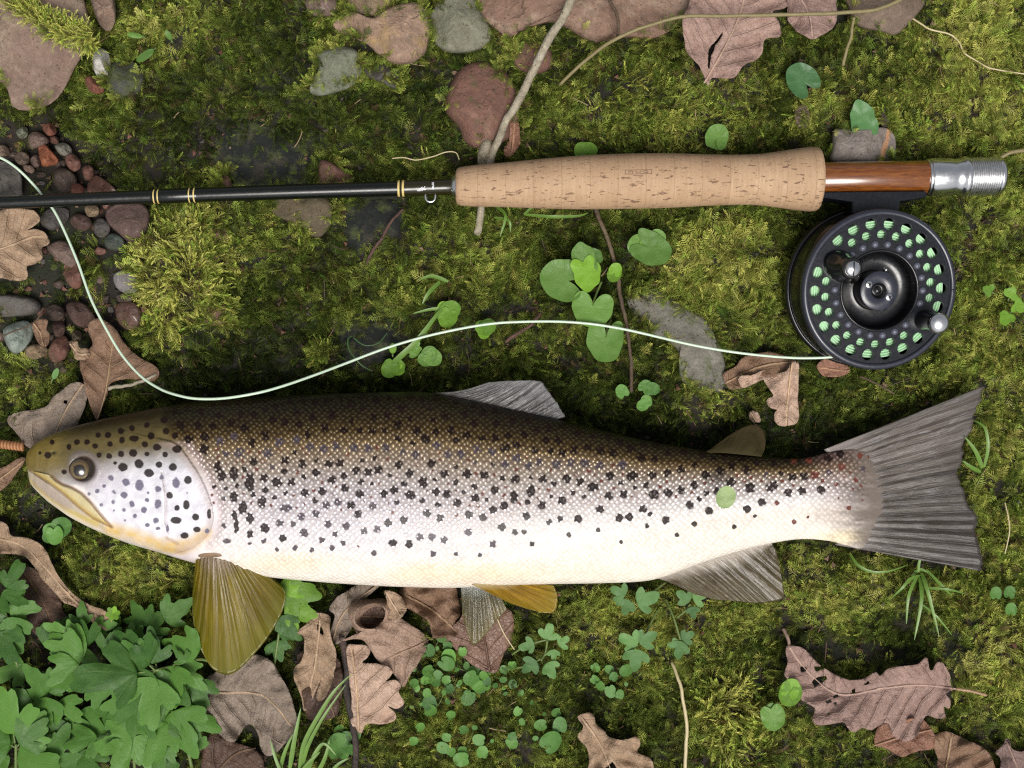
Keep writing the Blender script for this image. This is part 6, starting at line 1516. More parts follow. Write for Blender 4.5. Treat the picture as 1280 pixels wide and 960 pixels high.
hgt = fm.math('ADD', fm.math('MULTIPLY', cc_, SCm), fm.math('ADD', fm.math('MULTIPLY', fm.noise(600, 3, 0.6), 0.22), fm.math('MULTIPLY', fm.noise(150, 4, 0.6), 1.1)))
fm.bump(hgt, 0.7, 0.0008)
trout = thing("brown_trout", W(560, 620, 0.0), "large brown trout lying on its side with black spots, silver flank and white belly", "fish")
cg = col.reshape(len(xs), nc_, 3)
for _ in range(2):
    c2 = cg.copy(); c2[1:-1] = (cg[:-2] + 2 * cg[1:-1] + cg[2:]) / 4; c3 = c2.copy(); c3[:, 1:-1] = (c2[:, :-2] + 2 * c2[:, 1:-1] + c2[:, 2:]) / 4; cg = c3
col = cg.reshape(-1, 3)
body = part("body", fv, ff, fm.m, trout, attrs={'col': col, 'spot': spot, 'scol': scol, 'su': su, 'sv': sv, 'scale_amt': scal, 'silver': np.interp(vw, [0, .2, .28, .62, .8, 1.6], [0.0, .15, 1, 1, .3, 0.15]) * (1 - sstep(1030, 1075, PXa))})
# --- eye
em = N("trout_eye")
er = em.attr('er').outputs['Fac']; ea = em.attr('ea').outputs['Fac']
ir = em.ramp(em.math('ADD', er, em.math('MULTIPLY', em.math('SUBTRACT', em.noise(420, 4), 0.5), 0.42)), [(0.0, (0.008,0.007,0.007)), (0.50, (0.014,0.010,0.008)), (0.60, (0.15,0.10,0.034)), (0.74, (0.085,0.058,0.024)), (0.82, (0.09,0.055,0.025)), (0.95, (0.02,0.014,0.010))])
em.set(Base_Color=ir, Roughness=0.25, Coat_Weight=1.0, Coat_Roughness=0.03)
ez = float(fish_base(np.array([103.5]), np.array([586.0]))[0])
th = np.linspace(0, 1.35, 18); R_ = 0.0068
v, f = rev((0, 0, 0), [(R_ * math.sin(t), R_ * math.cos(t)) for t in th], 40)
n_ = len(th); v[:, 2] = v[:, 2] * 0.9
ce_ = np.array(W(103.5, 586.0, ez - 0.0063 + 0.0004))
tl = Matrix.Rotation(math.radians(3), 3, 'Y') @ Matrix.Rotation(math.radians(4), 3, 'X')
eye = part("eye", v @ np.array(tl).T + ce_, face_up(v, [f]), em.m, trout, attrs={'er': np.repeat(np.sin(th) / math.sin(0.86), 40).clip(0, 1), 'ea': np.tile(np.linspace(0, 1, 40), n_)})
# --- fins
def m_fin(name, c_ray, c_mem, c_tip, c_base, nr, alpha=0.0, rough=0.3, streak=0.5, light=(0.45, 0.45, 0.46), spec=0.45):
    m = N(name)
    u0 = m.attr('u').outputs['Fac']; v = m.attr('v').outputs['Fac']
    cw = m.n('CombineXYZ'); m.link(m.math('MULTIPLY', u0, 9.0), cw.inputs[0]); m.link(m.math('MULTIPLY', v, 0.8), cw.inputs[1]); cw.inputs[2].default_value = nr
    u = m.math('ADD', u0, m.math('MULTIPLY', m.math('SUBTRACT', m.noise(1.0, 3, 0.6, cw.outputs[0]), 0.5), 1.6 / nr))
    fold = m.noise(0.7, 3, 0.6, cw.outputs[0])
    cb = m.n("CombineXYZ"); m.link(m.math('MULTIPLY', u, nr * 1.0), cb.inputs[0]); m.link(m.math('MULTIPLY', v, 2.2), cb.inputs[1])
    n1 = m.noise(1.0, 4, 0.65, cb.outputs[0]); 
    cb2 = m.n("CombineXYZ"); m.link(m.math('MULTIPLY', u, nr * 7.0), cb2.inputs[0]); m.link(m.math('MULTIPLY', v, 5.0), cb2.inputs[1])
    n2 = m.noise(1.0, 3, 0.7, cb2.outputs[0])
    fr = m.math('ABSOLUTE', m.math('SUBTRACT', m.math('FRACT', m.math('ADD', m.math('MULTIPLY', u, nr), m.math('MULTIPLY', n1, 0.5))), 0.5))
    fr2 = m.math('ABSOLUTE', m.math('SUBTRACT', m.math('FRACT', m.math('MULTIPLY', u, nr * 2.0)), 0.5))
    fr4 = m.math('ABSOLUTE', m.math('SUBTRACT', m.math('FRACT', m.math('ADD', m.math('MULTIPLY', u, nr * 4.0), n1)), 0.5))
    r12 = m.math('ADD', m.math('MULTIPLY', m.mr(fr, 0.10, 0.40, 1.0, 0.0), m.mr(v, 0.3, 0.65, 1.0, 0.25)), m.math('MULTIPLY', m.mr(fr2, 0.10, 0.40, 0.8, 0.0), m.mr(v, 0.25, 0.6)))
    ray = m.math('MULTIPLY', m.math('ADD', m.math('MULTIPLY', r12, 0.6), m.math('MULTIPLY', m.mr(fr4, 0.1, 0.4, 1.0, 0.0), 0.35)), m.mr(n1, 0.25, 0.6, 0.35, 1.0), clamp=True)
    c = m.mix(ray, c_mem, c_ray)
    c = m.mix(m.mr(n1, 0.35, 0.65), c, m.mix(1.0, c, (0.55, 0.5, 0.45), 'MULTIPLY'))
    c = m.mix(m.mr(fold, 0.28, 0.55, 0.55, 0.0), c, m.mix(1.0, c, (0.40, 0.36, 0.32), 'MULTIPLY'))
    c = m.mix(m.math('MULTIPLY', m.mr(n2, 0.52, 0.72), streak), c, light)
    c = m.mix(m.mr(v, 0.55, 1.0, 0.0, 0.6), c, c_tip)
    c = m.mix(m.mr(v, 0.0, 0.30, 0.9, 0.0), c, c_base)
    tv_ = m.n('VectorMath', operation='SCALE'); m.link(c, tv_.inputs[0]); m.link(m.attr('tn').outputs['Fac'], tv_.inputs['Scale']); c = tv_.outputs[0]
    m.set(Base_Color=c, Roughness=rough, Coat_Weight=0.12 if spec > 0.3 else 0.0, Coat_Roughness=0.2)
    m.p.inputs['Specular IOR Level'].default_value = spec
    h = m.math('ADD', m.math('MULTIPLY', ray, 0.7), m.math('MULTIPLY', n2, 0.6))
    m.bump(h, 0.55, 0.0005)
    m.trans(c, 0.18)
    if alpha:
        out = m.t.nodes["Material Output"]; src = out.inputs[0].links[0].from_socket
        tr = m.n("BsdfTransparent"); mx = m.n("MixShader"); m.put(mx.inputs[0], m.mr(n2, 0.3, 0.7, alpha * 1.25, alpha * 0.7))
        m.link(src, mx.inputs[1]); m.link(tr.outputs[0], mx.inputs[2]); m.link(mx.outputs[0], out.inputs[0])
    return m.m
def fin(key, mat, zb, zt, nr, amp=0.0007, bulge=0.0, nu=120, nv=36, ragged=2.0, seed=0, sag=0.0, thick=0.0005, name=None, tones=((0, 1), (1, 1))):
    b, o = FINS[key]
    Bc = resample(cr(b, 6), nu); Oc = resample(cr(o, 6), nu)
    u = np.linspace(0, 1, nu); v = np.linspace(0, 1, nv)
    Oc = Oc + unit(Oc - Bc) * (ragged * ((fbm(u * nr * 0.9, u * 0 + seed, 3, seed) - 0.5) * 2 + 0.7 * (vnoise(u * nr * 5, u * 0 + seed, seed + 9) - 0.5)))[:, None]
    zbv = np.interp(u, np.linspace(0, 1, len(zb)), zb) * 1e-3; ztv = np.interp(u, np.linspace(0, 1, len(zt)), zt) * 1e-3
    Pm = Bc[:, None] * (1 - v)[None, :, None] + Oc[:, None] * v[None, :, None]
    if bulge:
        nrm_ = np.stack([-(Oc - Bc)[:, 1], (Oc - Bc)[:, 0]], -1)
        Pm = Pm + nrm_[:, None] * (bulge * np.sin(np.pi * v))[None, :, None] * (1 - 1.0 * u)[:, None, None]
    z = zbv[:, None] * (1 - v)[None] + ztv[:, None] * v[None]
    uw = u + 0.8 / nr * (fbm(u * 9, u * 0 + seed, 2, seed + 1) - 0.5)
    z = z + amp * 0.55 * (np.cos(2 * np.pi * uw * nr) * (0.3 + 1.1 * fbm(u * 11, u * 0 + 3, 2, seed + 2)))[:, None] * sstep(0, 0.3, v)[None] + 0.0016 * (fbm(u[:, None] * 3.2 + seed, v[None] * 1.2 + 0 * u[:, None], 2, seed + 4) - 0.5) * 2 * v[None] - sag * 1e-3 * np.sin(np.pi * v)[None]
    tv = Wn(Pm[..., 0], Pm[..., 1], z).reshape(-1, 3)
    f = face_up(tv, [grid_faces(nu, nv)])[0]
    bv = tv - np.array([0, 0, thick]); n = len(tv)
    idx = np.arange(n).reshape(nu, nv); ring = np.concatenate([idx[0], idx[1:, -1], idx[-1, ::-1][1:], idx[::-1, 0][1:-1]])
    rim = np.stack([ring, np.roll(ring, -1), np.roll(ring, -1) + n, ring + n], -1)
    U2 = np.repeat(u, nv); V2 = np.tile(v, nu)
    return part(name or key, np.vstack([tv, bv]), [f, f[:, ::-1] + n, rim], mat, trout, attrs={'u': np.tile(U2, 2), 'v': np.tile(V2, 2), 'tn': np.tile(1 + sstep(0.05, 0.45, V2) * (-1 + np.interp(U2 + 0.03 * (fbm(U2 * 5, V2 * 3, 2, seed) - .5), [t[0] for t in tones], [t[1] for t in tones])), 2)})
F_pec = m_fin('fin_pectoral', (0.26,0.185,0.007), (0.165,0.130,0.005), (0.115,0.120,0.007), (0.15,0.085,0.07), 13, streak=0.10, light=(0.36,0.27,0.05))
F_tail = m_fin('fin_tail', (0.180,0.160,0.142), (0.110,0.092,0.076), (0.070,0.060,0.053), (0.31,0.265,0.245), 17, streak=0.6, light=(0.36,0.36,0.385), alpha=0.10)
F_dors = m_fin('fin_dorsal', (0.14,0.138,0.136), (0.062,0.058,0.054), (0.17,0.168,0.17), (0.08,0.068,0.04), 12, streak=0.5, light=(0.46,0.47,0.50))
F_anal = m_fin('fin_anal', (0.15,0.12,0.066), (0.075,0.057,0.024), (0.10,0.078,0.034), (0.42,0.37,0.31), 11, streak=0.4, light=(0.34,0.30,0.25))
F_pelv = m_fin('fin_pelvic', (0.42,0.24,0.008), (0.30,0.175,0.006), (0.22,0.17,0.008), (0.50,0.40,0.22), 9, streak=0.15, light=(0.45,0.33,0.07))
F_clear = m_fin('fin_clear', (0.24,0.22,0.12), (0.15,0.14,0.075), (0.20,0.18,0.04), (0.30,0.32,0.30), 8, alpha=0.55, rough=0.12, streak=0.12, light=(0.5,0.5,0.48))
F_adip = m_fin('fin_adipose', (0.055,0.048,0.018), (0.04,0.034,0.012), (0.06,0.04,0.02), (0.06,0.048,0.02), 3, streak=0.1, rough=0.7, light=(0.06,0.05,0.02), spec=0.1)
fin('tail_fin', F_tail, [9.4, 9.2, 9.0, 9.0, 9.2], [7.5, 8, 7, 8, 7, 8, 7.5], 17, 0.00045, 0.0, 220, 40, 4.5, 3, tones=((0, .8), (.05, 1.3), (.3, 1.35), (.36, 1.0), (.4, 1.25), (.46, .7), (.5, 1.1), (.56, .65), (.62, .9), (.7, .75), (1, .65)))
fin('dorsal_fin', F_dors, [21, 21, 20.5, 19], [23, 22, 20, 18], 12, 0.0004, 0.055, 130, 40, 1.6, 5)
fin('anal_fin', F_anal, [15, 13.5, 12, 11], [8, 8.5, 8, 9], 11, 0.0006, -0.02, 120, 34, 1.2, 7)
fin('pelvic_fin', F_pelv, [26, 25, 23, 20], [13, 12.5, 12, 13], 9, 0.0004, 0.0, 90, 30, 0.7, 9)
fin('clear_pelvic', F_clear, [12, 12, 12, 13], [9, 8.5, 8.5, 9], 8, 0.0005, 0.0, 90, 30, 1.5, 11, name="pelvic_fin")
fin('pectoral_fin', F_pec, [27, 29, 30, 28], [15, 13, 12, 13, 15], 13, 0.0007, -0.02, 150, 40, 0.7, 13, sag=-2.0)
fin('adipose_fin', F_adip, [16.5, 16, 15, 13], [13, 12, 12], 3, 0.0001, 0.02, 40, 20, 0.5, 15, thick=0.0012)
# fleshy root of the pectoral fin
M = MB()
q = Wn(np.array([248, 262, 280, 294]), np.array([693, 690, 690, 692.5]), np.array([26.2, 27.6, 28.0, 26.6]) * 1e-3)
tv, tf = tube(cr(q, 8), 2.5e-3 * np.sqrt(np.clip(1 - np.linspace(-1, 1, 25) ** 2, 0.02, 1)) ** 0.6, 14)
part("fin_root", tv, tf, m_plain('fin_root', (0.20,0.13,0.08), 0.4, var=0.45, bump=0.4), trout)
# dark thread of debris on the pectoral fin
# ------------------------------------------------------------------ fly rod
RZ = 0.0150
kr = K(RZ)
rod = thing("fly_rod", W(560, 233, RZ - 0.011), "fly fishing rod with dark glossy blank, cork handle and wooden reel seat", "fishing rod")
def rodrev(prof, seg=40, a0=0.0, a1=2 * np.pi, grow=0.0):
    pr = np.asarray(prof, float); th = np.linspace(a0, a1, seg, endpoint=(a1 - a0) < 6.2)
    c = Wn(pr[:, 0], rod_s(pr[:, 0]), RZ); r = (pr[:, 1] + grow) * kr
    v = np.stack([np.repeat(c[:, 0:1], seg, 1), c[:, 1:2] + r[:, None] * np.cos(th), c[:, 2:3] + r[:, None] * np.sin(th)], -1)
    return v.reshape(-1, 3), grid_faces(len(pr), seg, (a1 - a0) > 6.2), np.repeat(pr[:, 0], seg), np.tile(th, len(pr))
rs_ = cr(ROD_AX, 12)
def rod_s(x): return np.interp(x, rs_[:, 0], rs_[:, 1])
def rodpart(name, prof, mat, seg=40, **kw):
    v, f, ax, th = rodrev(prof, seg)
    return part(name, v, f, mat, rod, attrs={'ax': ax, 'th': th}, **kw)
m_blank = m_plain('blank_black', (0.0035,0.0045,0.003), 0.24, var=0.2, spec=0.55)
m_wrap = m_plain('wrap_olive', (0.016,0.014,0.004), 0.2, var=0.3, spec=0.55)
m_gold = m_plain('gold_band', (0.62,0.47,0.17), 0.35, coat=0.6, var=0.1)
m_silver = m_plain('silver', (0.72,0.72,0.72), 0.22, metal=1.0, var=0.06)
m_satin = m_plain('satin_metal', (0.66,0.66,0.66), 0.34, metal=1.0, var=0.08)
m_print = m_plain('silver_print', (0.55,0.56,0.58), 0.4, var=0.05)
def brad(x): return np.interp(x, [-340, 0, 100, 320, 500, 570], [7.0, 7.7, 8.3, 9.3, 9.6, 9.8])
xs_ = np.linspace(-330, 500, 70)
rodpart("blank", [(x, brad(x)) for x in xs_], m_blank, 36)
rodpart("thread_wrap", [(500, 9.4), (500.5, 10.1)] + [(x, 10.25) for x in np.linspace(503, 558, 12)] + [(564, 10.6), (566, 10.9), (569, 10.9)], m_wrap, 36)
rodpart("thread_wrap", [(190, 8.7), (191, 9.15), (215, 9.25), (246, 9.3), (247.5, 8.9)], m_blank, 36)
for a, b in ((193, 1.5), (198, 1.5), (237, 1.4), (243, 1.6)):
    rodpart("gold_band", [(a - .2, brad(a) + .1), (a, brad(a) + .55), (a + b, brad(a) + .55), (a + b + .2, brad(a) + .1)], m_gold, 32)
for a, b in ((497.6, 2.4), (503, 2.6)):
    rodpart("gold_band", [(a - .2, 9.8), (a, 10.45), (a + b, 10.45), (a + b + .2, 9.8)], m_gold, 32)
rodpart("winding_check", [(564.5, 9.5), (565, 12.2), (567, 13.0), (569.4, 15.5), (571.5, 16.5), (572, 12)], m_silver, 40)
# silver emblem print on the wrap: a stag-like splash of strokes, then a block
def onrod(name, strokes, rr, mat, w=0.9):
    M = MB()
    for st_ in strokes:
        p = resample(np.array(st_, float), 8)
        x, off = p[:, 0], p[:, 1]
        th = np.arcsin(np.clip(off / rr, -0.98, 0.98))
        yy = rod_s(x); c = Wn(x, yy, RZ)
        def pt(t): return np.stack([c[:, 0], c[:, 1] - rr * kr * np.sin(t), c[:, 2] + rr * kr * np.cos(t)], -1)
        dxy = np.gradient(p, axis=0); hor = np.abs(dxy[:, 1]) < np.abs(dxy[:, 0])
        dx_ = np.where(hor, 0, w * 0.5 * kr); dt = np.where(hor, w * 0.5 / rr, 0)
        a_ = pt(th - dt); b_ = pt(th + dt); a_[:, 0] -= dx_; b_[:, 0] += dx_
        i = np.arange(len(p) - 1); n = len(p)
        v = np.concatenate([a_, b_]); M.add(v, face_up(v, [np.stack([i, i + 1, i + 1 + n, i + n], -1)])[0])
    v, f, a = M.data()
    return part(name, v, f, mat, rod)
onrod("emblem_print", [[(524, 4), (529, 1)], [(526, 5), (531, 2)], [(528, 5.5), (532, 0)], [(522, 5), (526, 5)], [(530, 4), (533, 4)]], 10.5, m_print, 1.1)
onrod("emblem_print", [[(541, -5), (541, -1)], [(542.5, -5), (542.5, 4)], [(541.5, 0), (541.5, 4)]], 10.5, m_print, 1.0)
# hook keeper
hk = np.stack([np.linspace(0, 1, 30)] * 2, -1); t_ = np.linspace(0, np.pi, 30)
kx = 538 - 6.2 * np.cos(t_); ky = 245.0 + 7.5 * np.sin(t_) ** 0.8
kx = np.concatenate([[531.6], kx, [544.4]]); ky = np.concatenate([[241], ky, [241]])
v, f = tube(Wn(kx, ky, RZ + 0.001), 0.00052, 8)
part("hook_keeper", v, f, m_silver, rod)
# cork grip
ck = N("cork")
o = ck.obj(); ax = ck.attr('ax').outputs['Fac']; th = ck.attr('th').outputs['Fac']
seam = ck.math('ABSOLUTE', ck.math('SUBTRACT', ck.math('FRACT', ck.math('DIVIDE', ck.math('ADD', ax, 6.0), 34.5)), 0.5))
seam = ck.mr(seam, 0.0, 0.018, 1.0, 0.0)
cb = ck.n("CombineXYZ"); ck.link(ck.math('MULTIPLY', ax, 0.33), cb.inputs[0]); ck.link(ck.math('MULTIPLY', th, 0.7), cb.inputs[1])
grain = ck.noise(1.0, 5, 0.7, cb.outputs[0])
cb3 = ck.n("CombineXYZ"); ck.link(ck.math('FLOOR', ck.math('DIVIDE', ck.math('ADD', ax, 23.0), 34.5)), cb3.inputs[0])
ringr = ck.n("TexWhiteNoise", noise_dimensions='3D'); ck.link(cb3.outputs[0], ringr.inputs[0])
c = ck.mix(ck.mr(grain, 0.3, 0.7), (0.36, 0.230, 0.130), (0.50, 0.338, 0.208))
c = ck.mix(ck.mr(ringr.outputs[0], 0, 1, 0, 0.55), c, (0.36, 0.225, 0.13))
c = ck.mix(ck.mr(ck.noise(110, 4, 0.65, o), 0.45, 0.7, 0.0, 0.35), c, (0.28, 0.165, 0.095))
cb2 = ck.n("CombineXYZ"); ck.link(ck.math('MULTIPLY', ax, 0.05), cb2.inputs[0]); ck.link(ck.math('MULTIPLY', th, 5.6), cb2.inputs[1]); ck.link(ringr.outputs[0], cb2.inputs[2])
pit = ck.noise(1.5, 4, 0.62, cb2.outputs[0], 0.5)
cb4 = ck.n("CombineXYZ"); ck.link(ck.math('MULTIPLY', ax, 0.25), cb4.inputs[0]); ck.link(ck.math('MULTIPLY', th, 8.0), cb4.inputs[1])
pit2 = ck.noise(1.2, 3, 0.6, cb4.outputs[0])
pm = ck.math('MAXIMUM', ck.mr(pit, 0.60, 0.65), ck.math('MULTIPLY', ck.mr(pit2, 0.66, 0.72), 0.7))
c = ck.mix(ck.math('MULTIPLY', pm, 0.8), c, (0.12, 0.055, 0.03))
c = ck.mix(ck.math('MULTIPLY', seam, 0.35), c, (0.25, 0.15, 0.085))
stripe = ck.mr(ck.noise(1.0, 2, 0.5, ck.mapping(cb.outputs[0], (3.2, 0.1, 1))), 0.55, 0.75)
c = ck.mix(ck.math('MULTIPLY', stripe, 0.22), c, (0.30, 0.19, 0.11))
ck.set(Base_Color=c, Roughness=0.72)
ck.bump(ck.math('SUBTRACT', ck.math('MULTIPLY', ck.noise(700, 4, 0.6, o), 0.4), ck.math('ADD', ck.math('MULTIPLY', pm, 1.0), ck.math('MULTIPLY', seam, 0.35))), 0.6, 0.0006)
CORK = [(570, 5), (570, 19), (571.5, 22.2), (576, 24), (590, 25.4), (610, 26.5), (640, 28.2), (680, 31), (720, 33), (760, 34), (800, 34.2), (840, 33.6), (880, 32), (920, 31), (945, 31.6), (965, 33.6), (985, 36.6), (1003, 39), (1013, 40), (1019, 39.6), (1022.5, 38), (1024, 34), (1024, 10)]
cp = np.array(CORK); cps = np.concatenate([cp[:4], cr(cp[4:19], 10), cp[19:]])
cork = rodpart("cork_grip", cps, ck.m, 72)
m_stamp = m_plain('stamp_ink', (0.17,0.10,0.07), 0.8, var=0.4)
ST = [[(778, -8.5), (811, -8.5)], [(778, -3.5), (811, -3.5)], [(779, -8.5), (779, -3.5)], [(811, -8.5), (811, -3.5)]] + [[(783 + 4.6 * k, -7.2), (783 + 4.6 * k, -4.6)] for k in range(6)] + [[(784, -7.2), (787, -7.2)], [(793, -5.6), (796, -5.6)], [(802, -7.2), (805, -7.2)], [(802, -4.8), (806, -4.8)]] + [[(788, -1.5), (800, -1.2)]]
onrod("stamp_print", ST, 34.35, m_stamp, 0.75)
# wooden reel seat
wd = N("seat_wood")
ax = wd.attr('ax').outputs['Fac']; th = wd.attr('th').outputs['Fac']
cb = wd.n("CombineXYZ"); wd.link(wd.math('MULTIPLY', ax, 0.035), cb.inputs[0]); wd.link(wd.math('MULTIPLY', th, 5.0), cb.inputs[1])
g = wd.noise(1.3, 5, 0.65, cb.outputs[0], 0.3)
c = wd.ramp(wd.mr(g, 0.28, 0.72), [(0.0, (0.085,0.022,0.004)), (0.5, (0.16,0.048,0.008)), (1.0, (0.25,0.085,0.014))])
wd.set(Base_Color=c, Roughness=0.3, Coat_Weight=0.8, Coat_Roughness=0.14)
rodpart("reel_seat", [(1024, 12), (1024, 20.4), (1026, 21), (1157, 21.2), (1158, 20.6), (1158, 12)], wd.m, 64)
rodpart("seat_ring", [(1022.8, 20), (1023, 22.4), (1025.6, 22.4), (1025.8, 20)], m_gold, 56)
rodpart("seat_ring", [(1157, 20), (1157.2, 22.4), (1160.6, 22.6), (1161, 20)], m_silver, 56)
P = [(1160, 21), (1160.5, 23), (1163, 23.5), (1188, 23.3), (1190, 22.4), (1196, 22.6), (1197, 23), (1200, 23.2), (1202, 25.2), (1207, 25.4), (1209, 23.2)]
rodpart("metal_hood", P, m_silver, 64)
kn = [(1208, 22)]
for k in range(13):
    x = 1209 + 2.75 * k; kn += [(x, 23.4), (x + 0.9, 23.7), (x + 1.5, 23.5), (x + 2.0, 21.6), (x + 2.4, 21.6)]
rodpart("knurled_nut", kn, m_satin, 64)
rodpart("butt_cap", [(1244, 21), (1244.5, 23.6), (1247, 24), (1250, 23.2), (1252.3, 20.6), (1253, 17), (1253, 0.1)], m_silver, 64)

# ------------------------------------------------------------------ fly reel (built flat in its own axes, then leaned)
k_ = K(0.024)
RC = W(1099.5, 362.5, 0.0265)
reel = thing("fly_reel", RC, "black fly reel with a perforated face, pale green line inside and two silver capped knobs", "fishing reel", rot=(math.radians(8), math.radians(7), 0))
m_blk = m_plain('reel_black', (0.005,0.005,0.006), 0.25, coat=0.1, var=0.2, spec=0.5)
m_face = m_plain('reel_face', (0.006,0.007,0.011), 0.3, var=0.1, spec=0.3)
m_rim = m_plain('reel_rim', (0.020,0.022,0.034), 0.3, var=0.1, spec=0.6)
m_stud = m_plain('stud_grey', (0.085,0.09,0.12), 0.35, var=0.1)
m_knob = m_plain('knob_black', (0.006,0.006,0.006), 0.22, coat=0.6, var=0.2)
m_lineg = m_plain('line_green', (0.46,0.70,0.46), 0.5, var=0.12, vs=900)
def rp(name, v, f, mat, **kw): return part(name, v, f, mat, reel, local=True, **kw)
def plate(outer, holes, z, depth, bev, mat, name):
    cu = bpy.data.curves.new(name, 'CURVE'); cu.dimensions = '2D'; cu.fill_mode = 'BOTH'; cu.extrude = depth * 500; cu.bevel_depth = bev * 1000; cu.bevel_resolution = 2
    for pl in [outer] + holes:
        s_ = cu.splines.new('POLY'); s_.points.add(len(pl) - 1); s_.use_cyclic_u = True
        s_.points.foreach_set("co", np.c_[np.asarray(pl) * 1000, np.zeros(len(pl)), np.ones(len(pl))].astype(np.float32).ravel())
    ob = bpy.data.objects.new(name, cu); COL.objects.link(ob)
    dg = bpy.context.evaluated_depsgraph_get()
    me = bpy.data.meshes.new_from_object(ob.evaluated_get(dg))
    bpy.data.objects.remove(ob); bpy.data.curves.remove(cu)
    me.name = name; me.materials.clear(); me.materials.append(mat)
    me.transform(Matrix.Translation((0, 0, z)) @ Matrix.Scale(0.001, 4))
    r_ = bpy.data.objects.new(name, me); r_.parent = reel; COL.objects.link(r_)
    return r_
def circ(cx, cy, r, n=28): a = np.linspace(0, 2 * np.pi, n, endpoint=False); return np.c_[cx + r * np.cos(a), cy + r * np.sin(a)]
px_ = k_
def pol(r, deg): return r * px_ * math.cos(math.radians(deg)), r * px_ * math.sin(math.radians(deg))
cxo = -2.5 * px_
outer_a = [-14.5 + 16.36 * k for k in range(22)]
inner_a = [90 - 16.36 * k for k in range(22)]
holes = []
KN, LV = -33, 150       # directions of the winding knob and of the black counter knob
def dang(a, b): return abs((a - b + 180) % 360 - 180)
for a in outer_a:
    if dang(a, KN) < 9 or dang(a, LV) < 5: continue
    x, y = pol(82.0, a); holes.append(circ(x + cxo * .4, y, 7.5 * px_))
for a in inner_a:
    if dang(a, KN) < 9 or dang(a, LV) < 15: continue
    x, y = pol(68.5, a); holes.append(circ(x + cxo * .4, y, 6.1 * px_, 24))
holes.append(circ(0, -1 * px_, 49 * px_, 72))
plate(circ(0, 0, 92.6 * px_, 140), holes, -0.0010, 0.0012, 0.00016, m_face, "spool_face")
v, f = rev((0, 0, 0), [(92.0 * px_, -0.0022), (92.2 * px_, -0.0012), (92.6 * px_, 0.0003), (93.8 * px_, 0.0008), (97 * px_, 0.0008), (99.6 * px_, 0.0002), (100.3 * px_, -0.0010), (100.3 * px_, -0.0030), (98.5 * px_, -0.0038), (92 * px_, -0.0036)], 128)
rp("spool_rim", v, f, m_rim)
for k, a in enumerate(inner_a):
    a2 = a - 8.2
    if dang(a2, LV) < 17 or dang(a2, KN) < 4: continue
    x, y = pol(57, a2)
    v, f = rev((x + cxo * .4, y, -0.0003), [(4.6 * px_, -0.0004), (4.4 * px_, 0.0004), (3.4 * px_, 0.0010), (1.8 * px_, 0.0013), (0.00001, 0.0014)], 20)
    rp("stud", v, f, m_stud)
v, f = rev((0, -1 * px_, 0), [(51.5 * px_, -0.0004), (51 * px_, 0.0003), (49.5 * px_, 0.0005), (48.2 * px_, 0.0), (47.2 * px_, -0.0020), (46.6 * px_, -0.0062), (45 * px_, -0.0078), (34 * px_, -0.0084), (26 * px_, -0.0084), (24.8 * px_, -0.0082), (24.6 * px_, -0.0012), (24.0 * px_, -0.0007), (10.5 * px_, -0.0005), (9 * px_, -0.0009), (7.5 * px_, -0.0026), (5 * px_, -0.0030), (4.4 * px_, -0.0018), (0.00001, -0.0017)], 96)
rp("hub", v, f, m_blk)
v, f = rev((0, -1 * px_, 0), [(24.2 * px_, -0.00062), (23.6 * px_, -0.00042), (11 * px_, -0.00038), (10.4 * px_, -0.0006)], 64)
rp("hub_disc", v, f, m_rim)
for (sx_, sy_) in ((-14, 6.5), (13, -9)):
    x, y = sx_ * px_, (sy_ - 0) * px_
    v, f = rev((x, y, -0.0004), [(5.0 * px_, 0.0), (4.8 * px_, 0.0004), (3.5 * px_, 0.0007), (0.00001, 0.0008)], 24)
    s_ = rp("screw", v, f, m_silver)
    M = MB()
    for q in (0.5, 0.5 + math.pi / 2):
        bv, bf = box((0, 0, 0), (5.2 * px_, 1.5 * px_, 0.0003)); ca, sa = math.cos(q), math.sin(q)
        bv = np.stack([bv[:, 0] * ca - bv[:, 1] * sa + x, bv[:, 0] * sa + bv[:, 1] * ca + y, bv[:, 2] + 0.00040], -1); M.add(bv, bf)
    v, f, a = M.data(); o_ = part("screw_slot", v, f, m_knob, s_, local=True)
v, f = rev((8 * px_, 25 * px_, -0.0010), [(2.2 * px_, -0.002), (2.2 * px_, 0.0), (1.4 * px_, 0.0004), (0.00001, 0.0005)], 16)
rp("hub_pin", v, f, m_silver)
# wound line: rings of pale green line seen through the holes
pr = []
for q in np.arange(50.3, 86.5, 3.3): pr += [(q * px_, -0.0042), ((q + 0.5) * px_, -0.0031), ((q + 1.1) * px_, -0.0025), ((q + 1.65) * px_, -0.0023), ((q + 2.2) * px_, -0.0025), ((q + 2.8) * px_, -0.0031)]
pr += [(86.6 * px_, -0.0050), (86.6 * px_, -0.014)]
v, f = rev((0, 0, 0), pr, 96); rp("wound_line", v, f, m_lineg)
# cage: back plate, posts, back rim
v, f = rev((0, 0, 0), [(0.001, -0.0185), (96 * px_, -0.0230), (101 * px_, -0.0225), (102.5 * px_, -0.0212), (102.2 * px_, -0.0194), (100.2 * px_, -0.0186), (98.4 * px_, -0.0186), (97.8 * px_, -0.0208), (90 * px_, -0.0214)], 128)
rp("cage_back", v, f, m_blk)
v, f = rev((0, 0, 0), [(98.4 * px_, -0.0192), (98.8 * px_, -0.0100), (98.6 * px_, -0.0052), (97.4 * px_, -0.0046), (96.8 * px_, -0.0060), (96.8 * px_, -0.0192)], 128)
rp("cage_wall", v, f, m_blk)
